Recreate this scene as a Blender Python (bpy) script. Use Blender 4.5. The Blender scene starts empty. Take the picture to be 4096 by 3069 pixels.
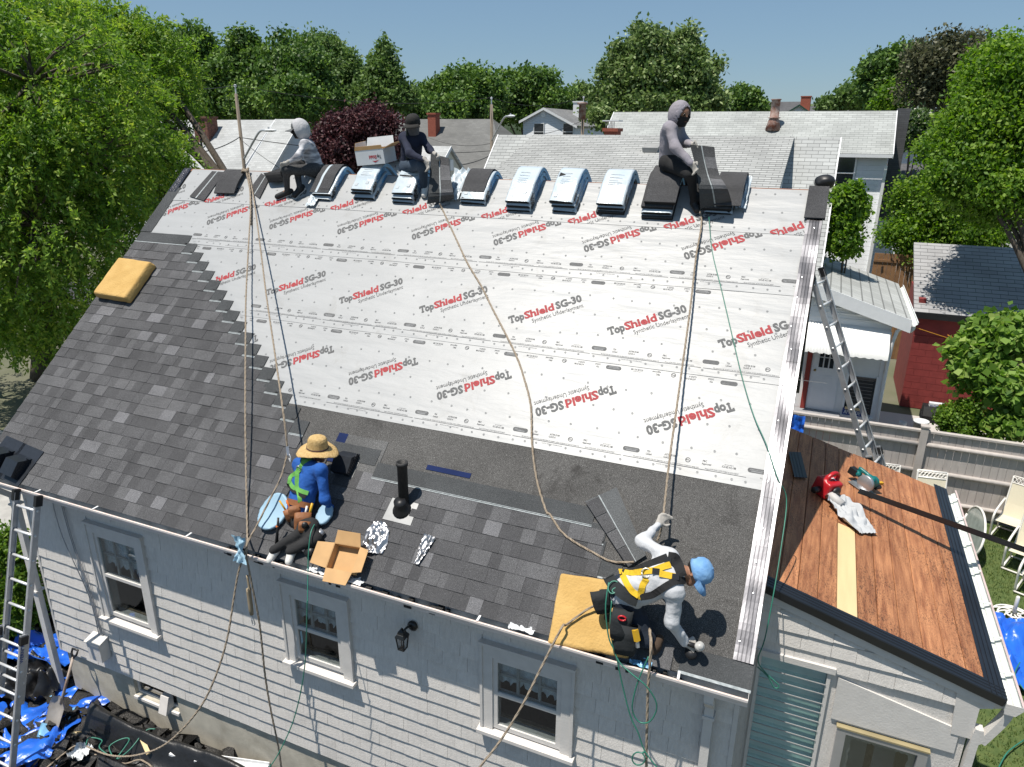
import bpy, math, random
import numpy as np
from mathutils import Vector, Matrix
random.seed(7); NR = np.random.RandomState(11)
scn = bpy.context.scene
# ------------------------------------------------------------------ camera
ZE = 3.55                                   # height of the eave above the ground
CAM = np.array([0.0764, -4.9339, 4.1421 + ZE]); FPX = 2873.92; CX, CY = 2048.0, 1534.5
YAW, PITCH, ROLL = [math.radians(a) for a in (-23.4048, 19.2854, 0.3697)]
_f = np.array([math.sin(YAW)*math.cos(PITCH), math.cos(YAW)*math.cos(PITCH), -math.sin(PITCH)])
_r = np.array([math.cos(YAW), -math.sin(YAW), 0.0]); _u = np.cross(_r, _f)
RT = _r*math.cos(ROLL) + _u*math.sin(ROLL); UP = -_r*math.sin(ROLL) + _u*math.cos(ROLL)
cd = bpy.data.cameras.new('camera'); cam = bpy.data.objects.new('camera', cd); scn.collection.objects.link(cam)
cd.sensor_fit = 'HORIZONTAL'; cd.sensor_width = 36.0; cd.lens = 36.0*FPX/4096.0; cd.clip_start = 0.1; cd.clip_end = 6000
cam.matrix_world = Matrix([[RT[i], UP[i], -_f[i], CAM[i]] for i in range(3)] + [[0, 0, 0, 1]])
scn.camera = cam
# ------------------------------------------------------------------ light
SUN = np.array([-0.215, -0.272, 0.94]); SUN = SUN/np.linalg.norm(SUN)
w = bpy.data.worlds.new('World'); scn.world = w; w.use_nodes = True
nt = w.node_tree; nt.nodes.clear()
sky = nt.nodes.new('ShaderNodeTexSky'); sky.sky_type = 'NISHITA'; sky.sun_disc = False
sky.sun_elevation = math.asin(SUN[2]); sky.sun_rotation = math.atan2(SUN[0], SUN[1]) % (2*math.pi)
sky.air_density = 1.0; sky.dust_density = 0.35; sky.ozone_density = 1.3; sky.altitude = 50
bg = nt.nodes.new('ShaderNodeBackground'); bg.inputs[1].default_value = 0.037
wo = nt.nodes.new('ShaderNodeOutputWorld')
wm = nt.nodes.new('ShaderNodeMix'); wm.data_type = 'RGBA'; wm.blend_type = 'MULTIPLY'; wm.inputs[0].default_value = 1.0; wm.inputs[7].default_value = (0.86, 0.97, 1.04, 1)
nt.links.new(sky.outputs[0], wm.inputs[6]); nt.links.new(wm.outputs[2], bg.inputs[0]); bg2 = nt.nodes.new('ShaderNodeBackground'); bg2.inputs[0].default_value = (0.44, 0.70, 1.0, 1); bg2.inputs[1].default_value = 0.215     # thin pale summer haze over the whole sky
ads = nt.nodes.new('ShaderNodeAddShader'); nt.links.new(bg.outputs[0], ads.inputs[0]); nt.links.new(bg2.outputs[0], ads.inputs[1]); nt.links.new(ads.outputs[0], wo.inputs[0])
sl = bpy.data.lights.new('sun', 'SUN'); sl.energy = 5.0; sl.angle = math.radians(0.53); sl.color = (1.0, 0.94, 0.85)
so = bpy.data.objects.new('sun', sl); scn.collection.objects.link(so)
so.rotation_euler = Vector(SUN).to_track_quat('Z', 'Y').to_euler(); so.location = (-8, -10, 30)
scn.view_settings.view_transform = 'Standard'; scn.view_settings.look = 'None'
scn.view_settings.gamma = 1.0; scn.view_settings.use_curve_mapping = False; scn.view_settings.exposure = 0.3
# ------------------------------------------------------------------ picture measurements -> points on real planes
RSL = math.atan2(3.534914, 4.002497); CS, SN = math.cos(RSL), math.sin(RSL); RL = 5.34
def ray(x, y): return RT*((x-CX)/FPX) - UP*((y-CY)/FPX) + _f
def onp(x, y, n, p0):
    n = np.asarray(n, float); r = ray(x, y); return CAM + r*(((np.asarray(p0, float)-CAM) @ n)/(r @ n))
def on_y(x, y, Y): return onp(x, y, (0, 1, 0), (0, Y, 0))
def on_z(x, y, z=0.0): return onp(x, y, (0, 0, 1), (0, 0, z))
def on_x(x, y, X): return onp(x, y, (1, 0, 0), (X, 0, 0))
def on_roof(x, y, h=0.0): return onp(x, y, (0, -SN, CS), (0, -SN*h, ZE+CS*h))
def RF(u, v, h=0.0): return np.array([u, v*CS - h*SN, ZE + v*SN + h*CS])       # main roof frame
PSL = math.atan2(0.539, 1.902); PC, PS = math.cos(PSL), math.sin(PSL); PZ = ZE+0.419
def PF(x, y, h=0.0): return np.array([x*PC + h*PS, y, PZ - x*PS + h*PC])        # porch roof frame, x along slope
def on_porch(x, y, h=0.0): return onp(x, y, (PS, 0, PC), PF(0, 0, h))
def ZM(x0, y0, s): return lambda a, b: (x0+a/s, y0+b/s)
# ------------------------------------------------------------------ materials
MATS = {}
def mat(name, col, rough=0.7, var=0.12, scale=6.0, bump=0.0, bscale=40.0, metal=0.0, spec=0.5, col2=None, detail=5.0, rand=0.0, stretch=None, contrast=(0.3, 0.7), coat=0.0):
    if name in MATS: return MATS[name]
    m = bpy.data.materials.new(name); m.use_nodes = True; MATS[name] = m
    t = m.node_tree; N = t.nodes; L = t.links; b = N['Principled BSDF']
    b.inputs['Roughness'].default_value = rough; b.inputs['Metallic'].default_value = metal
    b.inputs['Specular IOR Level'].default_value = spec
    if coat: b.inputs['Coat Weight'].default_value = coat
    geo = N.new('ShaderNodeNewGeometry'); vec = geo.outputs['Position']
    if stretch:
        mp = N.new('ShaderNodeMapping'); mp.inputs['Scale'].default_value = stretch[:3]
        if len(stretch) > 3: mp.inputs['Rotation'].default_value = stretch[3:6]
        L.new(vec, mp.inputs['Vector']); vec = mp.outputs['Vector']
    c = tuple(col)
    if col2 is None: c1 = tuple(max(0, x*(1-var)) for x in c); c2 = tuple(min(1, x*(1+var)) for x in c)
    else: c1, c2 = c, tuple(col2)
    nz = N.new('ShaderNodeTexNoise'); nz.inputs['Scale'].default_value = scale; nz.inputs['Detail'].default_value = detail
    L.new(vec, nz.inputs['Vector'])
    cr = N.new('ShaderNodeValToRGB'); cr.color_ramp.elements[0].position = contrast[0]; cr.color_ramp.elements[1].position = contrast[1]
    cr.color_ramp.elements[0].color = (*c1, 1); cr.color_ramp.elements[1].color = (*c2, 1)
    L.new(nz.outputs[0], cr.inputs[0]); out = cr.outputs[0]
    if rand:
        oi = N.new('ShaderNodeObjectInfo'); hs = N.new('ShaderNodeHueSaturation'); mr = N.new('ShaderNodeMapRange')
        mr.inputs[3].default_value = 1-rand; mr.inputs[4].default_value = 1+rand
        L.new(oi.outputs['Random'], mr.inputs[0]); L.new(mr.outputs[0], hs.inputs['Value']); L.new(out, hs.inputs['Color']); out = hs.outputs[0]
    L.new(out, b.inputs['Base Color'])
    if bump:
        n2 = N.new('ShaderNodeTexNoise'); n2.inputs['Scale'].default_value = bscale; n2.inputs['Detail'].default_value = 4
        L.new(vec, n2.inputs['Vector'])
        bp = N.new('ShaderNodeBump'); bp.inputs['Strength'].default_value = bump; bp.inputs['Distance'].default_value = 0.02
        L.new(n2.outputs[0], bp.inputs['Height']); L.new(bp.outputs[0], b.inputs['Normal'])
    return m
def granule(name, dark, light, pale, fleck=0.62, scale=330.0):
    """asphalt shingle granules: fine speckle of dark, mid and pale stone"""
    if name in MATS: return MATS[name]
    m = bpy.data.materials.new(name); m.use_nodes = True; MATS[name] = m
    t = m.node_tree; N = t.nodes; L = t.links; b = N['Principled BSDF']; b.inputs['Roughness'].default_value = 0.92; b.inputs['Specular IOR Level'].default_value = 0.2
    geo = N.new('ShaderNodeNewGeometry')
    a = N.new('ShaderNodeTexNoise'); a.inputs['Scale'].default_value = scale; a.inputs['Detail'].default_value = 1.5; L.new(geo.outputs['Position'], a.inputs['Vector'])
    cr = N.new('ShaderNodeValToRGB'); E = cr.color_ramp.elements
    E[0].position = 0.33; E[0].color = (*dark, 1); E[1].position = 0.56; E[1].color = (*light, 1); e = E.new(fleck+0.06); e.color = (*pale, 1)
    L.new(a.outputs[0], cr.inputs[0])
    g = N.new('ShaderNodeTexNoise'); g.inputs['Scale'].default_value = 2.3; g.inputs['Detail'].default_value = 5; L.new(geo.outputs['Position'], g.inputs['Vector'])
    mr = N.new('ShaderNodeMapRange'); mr.inputs[1].default_value = 0.3; mr.inputs[2].default_value = 0.7; mr.inputs[3].default_value = 0.84; mr.inputs[4].default_value = 1.14
    L.new(g.outputs[0], mr.inputs[0]); hs = N.new('ShaderNodeHueSaturation'); L.new(cr.outputs[0], hs.inputs['Color']); L.new(mr.outputs[0], hs.inputs['Value'])
    L.new(hs.outputs[0], b.inputs['Base Color'])
    bp = N.new('ShaderNodeBump'); bp.inputs['Strength'].default_value = 0.5; bp.inputs['Distance'].default_value = 0.003
    L.new(a.outputs[0], bp.inputs['Height']); L.new(bp.outputs[0], b.inputs['Normal'])
    return m
def glass(name, tint=(0.9, 0.95, 0.95), alpha=0.3, rough=0.02):
    if name in MATS: return MATS[name]
    m = bpy.data.materials.new(name); m.use_nodes = True; MATS[name] = m
    t = m.node_tree; N = t.nodes; L = t.links; N.remove(N['Principled BSDF']); o = N['Material Output']
    tr = N.new('ShaderNodeBsdfTransparent'); tr.inputs[0].default_value = (*tint, 1); gl = N.new('ShaderNodeBsdfGlossy'); gl.inputs['Roughness'].default_value = rough
    lw = N.new('ShaderNodeLayerWeight'); lw.inputs[0].default_value = 0.5; fr = N.new('ShaderNodeMath'); fr.operation = 'POWER'; fr.inputs[1].default_value = 4.0; L.new(lw.outputs['Facing'], fr.inputs[0]); ad = N.new('ShaderNodeMath'); ad.operation = 'ADD'; ad.use_clamp = True; ad.inputs[1].default_value = alpha
    L.new(fr.outputs[0], ad.inputs[0]); mx = N.new('ShaderNodeMixShader'); L.new(ad.outputs[0], mx.inputs[0]); L.new(tr.outputs[0], mx.inputs[1]); L.new(gl.outputs[0], mx.inputs[2]); L.new(mx.outputs[0], o.inputs[0])
    return m
def leafmat(name, cols, transl=0.35, rough=0.55):
    """foliage: colour picked per leaf from a stored random value"""
    if name in MATS: return MATS[name]
    m = bpy.data.materials.new(name); m.use_nodes = True; MATS[name] = m
    t = m.node_tree; N = t.nodes; L = t.links; b = N['Principled BSDF']; b.inputs['Roughness'].default_value = rough; b.inputs['Specular IOR Level'].default_value = 0.35
    at = N.new('ShaderNodeAttribute'); at.attribute_name = 'tone'; cr = N.new('ShaderNodeValToRGB'); E = cr.color_ramp.elements
    for i, c in enumerate(cols):
        e = E[i] if i < 2 else E.new(0.5)
        e.color = (*c, 1)
    for i in range(len(cols)): E[i].position = i/(len(cols)-1)
    for i, c in enumerate(cols): E[i].color = (*c, 1)
    L.new(at.outputs['Fac'], cr.inputs[0]); L.new(cr.outputs[0], b.inputs['Base Color'])
    tl = N.new('ShaderNodeBsdfTranslucent'); hs = N.new('ShaderNodeHueSaturation'); hs.inputs['Value'].default_value = 1.5; hs.inputs['Saturation'].default_value = 1.1
    L.new(cr.outputs[0], hs.inputs['Color']); L.new(hs.outputs[0], tl.inputs[0])
    mx = N.new('ShaderNodeMixShader'); mx.inputs[0].default_value = transl
    L.new(b.outputs[0], mx.inputs[1]); L.new(tl.outputs[0], mx.inputs[2]); L.new(mx.outputs[0], N['Material Output'].inputs[0])
    return m
# ------------------------------------------------------------------ mesh building
COL = scn.collection
def tag(o, label=None, cat=None, group=None, kind=None):
    if label: o['label'] = label
    if cat: o['category'] = cat
    if group: o['group'] = group
    if kind: o['kind'] = kind
    return o
def link(o, parent=None):
    COL.objects.link(o)
    if parent is not None:
        o.parent = parent; o.matrix_parent_inverse = world_of(parent).inverted()
    return o
def world_of(o):
    m = o.matrix_basis.copy()
    if o.parent is not None: m = world_of(o.parent) @ o.matrix_parent_inverse @ m
    return m
def empty(name, loc, label=None, cat=None, group=None):
    o = bpy.data.objects.new(name, None); o.location = loc; o.empty_display_size = 0.2; COL.objects.link(o)
    return tag(o, label, cat, group)
def copy_tree(o, parent=None):
    c = o.copy(); COL.objects.link(c)
    if parent is not None: c.parent = parent; c.matrix_parent_inverse = o.matrix_parent_inverse.copy()
    for ch in list(o.children): copy_tree(ch, c)
    return c
def mk(name, V, Fc, mats, parent=None, smooth=False, mi=None):
    me = bpy.data.meshes.new(name); me.from_pydata([tuple(map(float, v)) for v in V], [], [tuple(int(i) for i in f) for f in Fc])
    for m in (mats if isinstance(mats, (list, tuple)) else [mats]): me.materials.append(m)
    if mi is not None: me.polygons.foreach_set('material_index', np.asarray(mi, dtype=np.int32))
    if smooth: me.polygons.foreach_set('use_smooth', np.ones(len(me.polygons), dtype=bool))
    me.update(); o = bpy.data.objects.new(name, me); return link(o, parent)
def fastmesh(name, V, Q, mats, tone=None, smooth=False, mi=None):
    """numpy mesh: V (n,3), Q (m,3|4)"""
    me = bpy.data.meshes.new(name); n, k = Q.shape
    me.vertices.add(len(V)); me.vertices.foreach_set('co', np.asarray(V, dtype=np.float32).ravel())
    me.loops.add(n*k); me.loops.foreach_set('vertex_index', Q.astype(np.int32).ravel())
    me.polygons.add(n); me.polygons.foreach_set('loop_start', np.arange(0, n*k, k, dtype=np.int32))
    for m in (mats if isinstance(mats, (list, tuple)) else [mats]): me.materials.append(m)
    if mi is not None: me.polygons.foreach_set('material_index', np.asarray(mi, dtype=np.int32))
    if smooth: me.polygons.foreach_set('use_smooth', np.ones(n, dtype=bool))
    if tone is not None:
        a = me.attributes.new('tone', 'FLOAT', 'FACE'); a.data.foreach_set('value', np.asarray(tone, dtype=np.float32))
    me.update(calc_edges=True); me.validate(); return me
def norm(v): v = np.asarray(v, float); return v/max(1e-9, np.linalg.norm(v))
class MB:
    def __init__(s): s.v = []; s.f = []; s.m = []
    def add(s, V, Fc, m=0):
        b = len(s.v); s.v += [np.asarray(q, float) for q in V]; s.f += [tuple(b+i for i in f) for f in Fc]; s.m += [m]*len(Fc); return s
    def hexa(s, P, m=0):      # P: bottom 4 ccw, top 4 ccw
        return s.add(P, [(3, 2, 1, 0), (4, 5, 6, 7), (0, 1, 5, 4), (1, 2, 6, 5), (2, 3, 7, 6), (3, 0, 4, 7)], m)
    def box(s, a, b, m=0, fr=None):
        (x0, y0, z0), (x1, y1, z1) = a, b
        P = [(x0, y0, z0), (x1, y0, z0), (x1, y1, z0), (x0, y1, z0), (x0, y0, z1), (x1, y0, z1), (x1, y1, z1), (x0, y1, z1)]
        if fr: P = [fr(*q) for q in P]
        return s.hexa(P, m)
    def bar(s, a, b, w, t, m=0, up=(0, 0, 1)):   # rectangular bar from a to b, w across, t along up
        a = np.asarray(a, float); b = np.asarray(b, float); d = norm(b-a); x = np.cross(d, up)
        x = norm(x) if np.linalg.norm(x) > 1e-6 else norm(np.cross(d, (1, 0, 0))); z = np.cross(x, d)
        x = x*w/2; z = z*t/2
        return s.hexa([a-x-z, b-x-z, b+x-z, a+x-z, a-x+z, b-x+z, b+x+z, a+x+z][0:8] if False else [a-x-z, a+x-z, b+x-z, b-x-z, a-x+z, a+x+z, b+x+z, b-x+z], m)
    def prism(s, poly, ext, m=0):
        n = len(poly); P = [np.asarray(q, float) for q in poly]; e = np.asarray(ext, float)
        return s.add(P + [q+e for q in P], [tuple(range(n-1, -1, -1)), tuple(range(n, 2*n))] + [(i, (i+1) % n, n+(i+1) % n, n+i) for i in range(n)], m)
    def quad(s, a, b, c, d, m=0): return s.add([a, b, c, d], [(0, 1, 2, 3)], m)
    def tube(s, pts, r, n=6, m=0, cap=True):
        P = [np.asarray(q, float) for q in pts]; k = len(P); R = r if hasattr(r, '__len__') else [r]*k
        V = []; px = None
        for i in range(k):
            d = norm(P[min(i+1, k-1)] - P[max(i-1, 0)])
            if px is None:
                px = np.cross(d, (0, 0, 1.0)); px = np.cross(d, (1.0, 0, 0)) if np.linalg.norm(px) < 0.05 else px
            px = norm(px - d*(px @ d)); py = np.cross(d, px)
            for j in range(n):
                a = 2*math.pi*j/n; V.append(P[i] + R[i]*(math.cos(a)*px + math.sin(a)*py))
        Fc = [(i*n+j, i*n+(j+1) % n, (i+1)*n+(j+1) % n, (i+1)*n+j) for i in range(k-1) for j in range(n)]
        if cap: Fc += [tuple(range(n-1, -1, -1)), tuple((k-1)*n+j for j in range(n))]
        return s.add(V, Fc, m)
    def lathe(s, prof, c, n=16, m=0, ax=(0, 0, 1), xa=None, sx=1.0, sy=1.0):   # prof: (r, h)
        ax = norm(ax); xa = norm(np.cross(ax, (0.3, 0.9, 0.1)) if xa is None else np.asarray(xa, float)-ax*(np.asarray(xa, float) @ ax)); ya = np.cross(ax, xa); c = np.asarray(c, float)
        V = [c + ax*h + r*(sx*math.cos(2*math.pi*j/n)*xa + sy*math.sin(2*math.pi*j/n)*ya) for r, h in prof for j in range(n)]
        k = len(prof); Fc = [(i*n+j, i*n+(j+1) % n, (i+1)*n+(j+1) % n, (i+1)*n+j) for i in range(k-1) for j in range(n)]
        if prof[0][0] > 1e-4: Fc.append(tuple(range(n-1, -1, -1)))
        if prof[-1][0] > 1e-4: Fc.append(tuple((k-1)*n+j for j in range(n)))
        return s.add(V, Fc, m)
    def build(s, name, mats, parent=None, smooth=False):
        return mk(name, s.v, s.f, mats, parent, smooth, s.m if isinstance(mats, (list, tuple)) and len(mats) > 1 else None)
def smoothpath(P, n=6):
    P = [np.asarray(q, float) for q in P]; out = []
    for i in range(len(P)-1):
        a, b, c, d = P[max(i-1, 0)], P[i], P[i+1], P[min(i+2, len(P)-1)]
        for k in range(n):
            t = k/n; out.append(0.5*((2*b) + (c-a)*t + (2*a-5*b+4*c-d)*t*t + (3*b-a-3*c+d)*t**3))
    out.append(P[-1]); return out
# value noise, vectorised
_G = NR.rand(64, 64, 64)
def vnoise(x, y, z=0.0):
    x, y, z = np.broadcast_arrays(np.asarray(x, float), np.asarray(y, float), np.asarray(z, float))
    xi = np.floor(x).astype(int); yi = np.floor(y).astype(int); zi = np.floor(z).astype(int)
    fx = x-xi; fy = y-yi; fz = z-zi; fx = fx*fx*(3-2*fx); fy = fy*fy*(3-2*fy); fz = fz*fz*(3-2*fz); r = 0
    for dx in (0, 1):
        for dy in (0, 1):
            for dz in (0, 1):
                r = r + _G[(xi+dx) % 64, (yi+dy) % 64, (zi+dz) % 64]*(fx if dx else 1-fx)*(fy if dy else 1-fy)*(fz if dz else 1-fz)
    return r-0.5
# surface nets on a signed distance field
def sdf_mesh(fn, lo, hi, res):
    lo = np.asarray(lo, float); n = np.maximum(3, np.ceil((np.asarray(hi)-lo)/res).astype(int)+1)
    X, Y, Zc = np.meshgrid(*[lo[i]+res*np.arange(n[i]) for i in range(3)], indexing='ij')
    st = 4; ci = [np.arange(0, m_+st, st) for m_ in n]; cg = np.meshgrid(*[lo[i]+res*ci[i] for i in range(3)], indexing='ij'); DC = fn(*[q.ravel() for q in cg]).reshape(cg[0].shape)
    D = DC[np.ix_(*[np.minimum((np.arange(m_)+st//2)//st, len(c_)-1) for m_, c_ in zip(n, ci)])].copy(); near = np.abs(D) < res*st*1.9+.02
    D[near] = fn(X[near], Y[near], Zc[near]); ins = D < 0      # fine samples only close to the surface
    c = n-1; acc = np.zeros((*c, 3)); cnt = np.zeros(c)
    corners = [(i, j, k) for i in (0, 1) for j in (0, 1) for k in (0, 1)]
    g = lambda A, o: A[o[0]:o[0]+c[0], o[1]:o[1]+c[1], o[2]:o[2]+c[2]]
    for a in corners:
        for ax in range(3):
            if a[ax]: continue
            b = list(a); b[ax] = 1; da = g(D, a); db = g(D, b); cr = (da < 0) != (db < 0)
            t = np.where(cr, da/np.where(da == db, 1, da-db), 0)
            for q in range(3): acc[..., q] += np.where(cr, (a[q]+t if q == ax else a[q]), 0)
            cnt += cr
    act = cnt > 0; idx = -np.ones(c, int); idx[act] = np.arange(act.sum())
    V = lo + res*(np.argwhere(act) + acc[act]/cnt[act][:, None]); Q = []
    for ax in range(3):
        o1, o2 = [(1, 2), (2, 0), (0, 1)][ax]
        sl = [slice(0, n[i]-1) if i == ax else slice(1, n[i]-1) for i in range(3)]; s2 = [slice(1, n[i]) if i == ax else slice(1, n[i]-1) for i in range(3)]
        A = ins[tuple(sl)]; B = ins[tuple(s2)]; ch = A != B; P = np.argwhere(ch)
        P = P + np.array([0 if i == ax else 1 for i in range(3)]); d1 = np.eye(3, dtype=int)[o1]; d2 = np.eye(3, dtype=int)[o2]
        I = lambda p: idx[p[:, 0], p[:, 1], p[:, 2]]
        q = np.stack([I(P-d1-d2), I(P-d2), I(P), I(P-d1)], 1); flip = ~A[ch]; q[flip] = q[flip][:, ::-1]; Q.append(q)
    Q = np.concatenate(Q); Q = Q[(Q >= 0).all(1)]
    return V, Q
def sdf_obj(name, fn, lo, hi, res, mats, parent=None, mi=None, relax=1):
    V, Q = sdf_mesh(fn, lo, hi, res)
    for _ in range(relax):
        S = np.zeros_like(V); K = np.zeros(len(V))
        for i in range(4):
            np.add.at(S, Q[:, i], V[Q[:, (i+1) % 4]]+V[Q[:, (i+3) % 4]]); np.add.at(K, Q[:, i], 2)
        V = 0.5*V + 0.5*S/np.maximum(K, 1)[:, None]
    me = fastmesh(name, V, Q, mats, smooth=True, mi=None if mi is None else mi(V[Q].mean(1)))
    return link(bpy.data.objects.new(name, me), parent)
def cone_d(X, a, b, ra, rb):
    a = np.asarray(a, float); b = np.asarray(b, float); d = b-a; t = np.clip(((X-a) @ d)/max(1e-9, d @ d), 0, 1)
    return np.linalg.norm(X - a - t[:, None]*d, axis=1) - (ra + (rb-ra)*t)
def smin(a, b, k): h = np.clip(0.5+0.5*(b-a)/k, 0, 1); return b*(1-h)+a*h - k*h*(1-h)
def ribbon(path, wv, th=0.004):   # strip following path, half width vectors wv per point
    V = []; k = len(path)
    for p, wq in zip(path, wv): V += [np.asarray(p)-wq, np.asarray(p)+wq]
    return V, [(2*i, 2*i+1, 2*i+3, 2*i+2) for i in range(k-1)]
TXT = {}
def text_mesh(name, body, size=1.0, offset=0.0, mat_=None, width=None, align='LEFT'):
    """flat lettering as a mesh; scaled to the given width, lower-left at the origin"""
    key = (body, size, offset)
    if key in TXT: co, Fc = TXT[key]; co = co.copy(); co[:, 0] *= (width/co[:, 0].max() if width else 1.0); return co, list(Fc)
    cu = bpy.data.curves.new('lettering', 'FONT'); cu.body = body; cu.size = size; cu.offset = offset; cu.resolution_u = 2; cu.align_x = 'LEFT'
    o = bpy.data.objects.new('lettering', cu); COL.objects.link(o); dg = bpy.context.evaluated_depsgraph_get(); dg.update()
    me = bpy.data.meshes.new_from_object(o.evaluated_get(dg)); bpy.data.objects.remove(o); bpy.data.curves.remove(cu)
    n = len(me.vertices); co = np.zeros(n*3); me.vertices.foreach_get('co', co); co = co.reshape(-1, 3); Fc = [tuple(p.vertices) for p in me.polygons]; bpy.data.meshes.remove(me)
    co[:, 0] -= co[:, 0].min(); TXT[key] = (co.copy(), list(Fc))
    if width: co[:, 0] *= width/co[:, 0].max()
    return co, Fc
# ================================================================== ground
m_grass = mat('lawn_soil', (0.05, 0.085, 0.02), 0.95, col2=(0.10, 0.13, 0.035), scale=9, bump=0.6, bscale=60)
m_gr2 = mat('town_ground', (0.075, 0.09, 0.04), 0.95, col2=(0.17, 0.155, 0.12), scale=0.35, bump=0.4, bscale=30)
o = mk('ground', [(-900, -60, -0.02), (900, -60, -0.02), (900, 2500, -0.02), (-900, 2500, -0.02)], [(0, 1, 2, 3)], m_gr2); tag(o, kind='structure')
o = mk('lawn', [(1.2, 1.5, -0.008), (14, 1.5, -0.008), (14, 11.25, -0.008), (1.2, 11.25, -0.008)], [(0, 1, 2, 3)], m_grass); tag(o, kind='structure')
m_asph = mat('asphalt_drive', (0.045, 0.045, 0.047), 0.9, var=0.3, scale=60, bump=0.3, bscale=200)
m_conc = mat('concrete_walk', (0.36, 0.35, 0.33), 0.9, var=0.18, scale=3, bump=0.3, bscale=80)
o = mk('pavement', [(-40, -20, -0.012), (0.4, -20, -0.012), (0.4, 0.6, -0.012), (-40, 0.6, -0.012)], [(0, 1, 2, 3)], m_asph); tag(o, kind='structure')
o = mk('path', [(-40, 0.8, -0.006), (-10.2, 0.8, -0.006), (-10.2, 6, -0.006), (-40, 6, -0.006)], [(0, 1, 2, 3)], m_conc); tag(o, kind='structure')
o = mk('road', [(-60, 11.5, -0.004), (-8, 22.0, -0.004), (-8, 28, -0.004), (-60, 17.5, -0.004)], [(0, 1, 2, 3)], m_asph); tag(o, kind='structure')
m_gravel = mat('gravel_bed', (0.42, 0.39, 0.36), 0.95, col2=(0.62, 0.58, 0.55), scale=90, bump=0.9, bscale=90)
o = mk('gravel_yard', [(1.4, 11.4, 0.0), (12, 11.4, 0.0), (12, 17.5, 0.0), (1.4, 17.5, 0.0)], [(0, 1, 2, 3)], m_gravel); tag(o, kind='structure')

# ================================================================== main house
house = empty('house', (-4.6, 4.0, 0), 'grey shingled house being re-roofed, white underlayment on its slope', 'house')
m_sid = mat('painted_wood_shingle', (0.63, 0.60, 0.565), 0.72, var=0.07, scale=14, bump=0.35, bscale=70, rand=0.03, stretch=(3, 3, 0.7))
m_trim = mat('painted_trim', (0.57, 0.55, 0.525), 0.6, var=0.05, scale=10, bump=0.12, bscale=60)
m_sill = mat('painted_sill', (0.60, 0.57, 0.54), 0.6, var=0.05, scale=10)
m_found = mat('foundation_cement', (0.47, 0.435, 0.36), 0.95, var=0.13, scale=5, bump=0.3, bscale=120)
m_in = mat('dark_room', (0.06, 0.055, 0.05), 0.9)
m_deck = mat('roof_deck_boards', (0.25, 0.17, 0.10), 0.9, var=0.3, scale=8)
WY = 0.20; XL, XR = -9.06, -0.08; ZB = ZE-2.80; ZT = ZE-0.10
WIN = [  # inner opening x0,x1,ztop,zbot ; outer trim x0,x1,ztop,zbot(sill top)
    (-7.79, -7.09, ZE-0.615, ZE-1.79, -7.93, -6.95, ZE-0.48, ZE-1.85),
    (-4.73, -4.13, ZE-0.63, ZE-1.43, -4.88, -3.985, ZE-0.485, ZE-1.50),
    (-2.30, -1.63, ZE-0.635, ZE-1.45, -2.445, -1.49, ZE-0.488, ZE-1.487)]
BAS = (-7.72, -6.92, ZE-2.82, ZE-3.12)
# wall core with openings
mb = MB(); xs = [XL]
for wv in WIN: xs += [wv[0], wv[1]]
xs.append(XR); y0, y1 = WY+0.014, WY+0.13
for i in range(len(xs)-1):
    if i % 2 == 0: mb.box((xs[i], y0, ZB), (xs[i+1], y1, ZT))
    else:
        wv = WIN[i//2]; mb.box((xs[i], y0, ZB), (xs[i+1], y1, wv[3])); mb.box((xs[i], y0, wv[2]), (xs[i+1], y1, ZT))
wall = mb.build('front_wall', m_sid, house)
mb = MB()
mb.prism([(XR-0.12, y1, ZB), (XR-0.12, 7.8, ZB), (XR-0.12, 7.8, ZT), (XR-0.12, 4.0, ZE+3.40), (XR-0.12, y1, ZT)], (0.12, 0, 0)); mb.build('gable_wall', m_sid, house)
mb = MB(); mb.prism([(XL, y1, ZB), (XL, 7.8, ZB), (XL, 7.8, ZT), (XL, 4.0, ZE+3.40), (XL, y1, ZT)], (0.12, 0, 0)); mb.build('gable_wall', m_sid, house)
mb = MB(); mb.box((XL, 7.8, ZB), (XR, 7.92, ZT)); mb.build('rear_wall', m_sid, house)
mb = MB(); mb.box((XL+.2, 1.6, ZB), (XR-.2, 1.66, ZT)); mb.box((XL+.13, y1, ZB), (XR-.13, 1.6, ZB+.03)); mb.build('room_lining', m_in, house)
# foundation with basement window opening
mb = MB(); fy0, fy1 = WY+0.035, WY+0.3
mb.box((XL+.05, fy0, -0.3), (BAS[0], fy1, ZB-.002)); mb.box((BAS[1], fy0, -0.3), (XR-.03, fy1, ZB-.002)); mb.box((BAS[0], fy0, -0.3), (BAS[1], fy1, BAS[3]))
mb.build('foundation', m_found, house)
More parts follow.
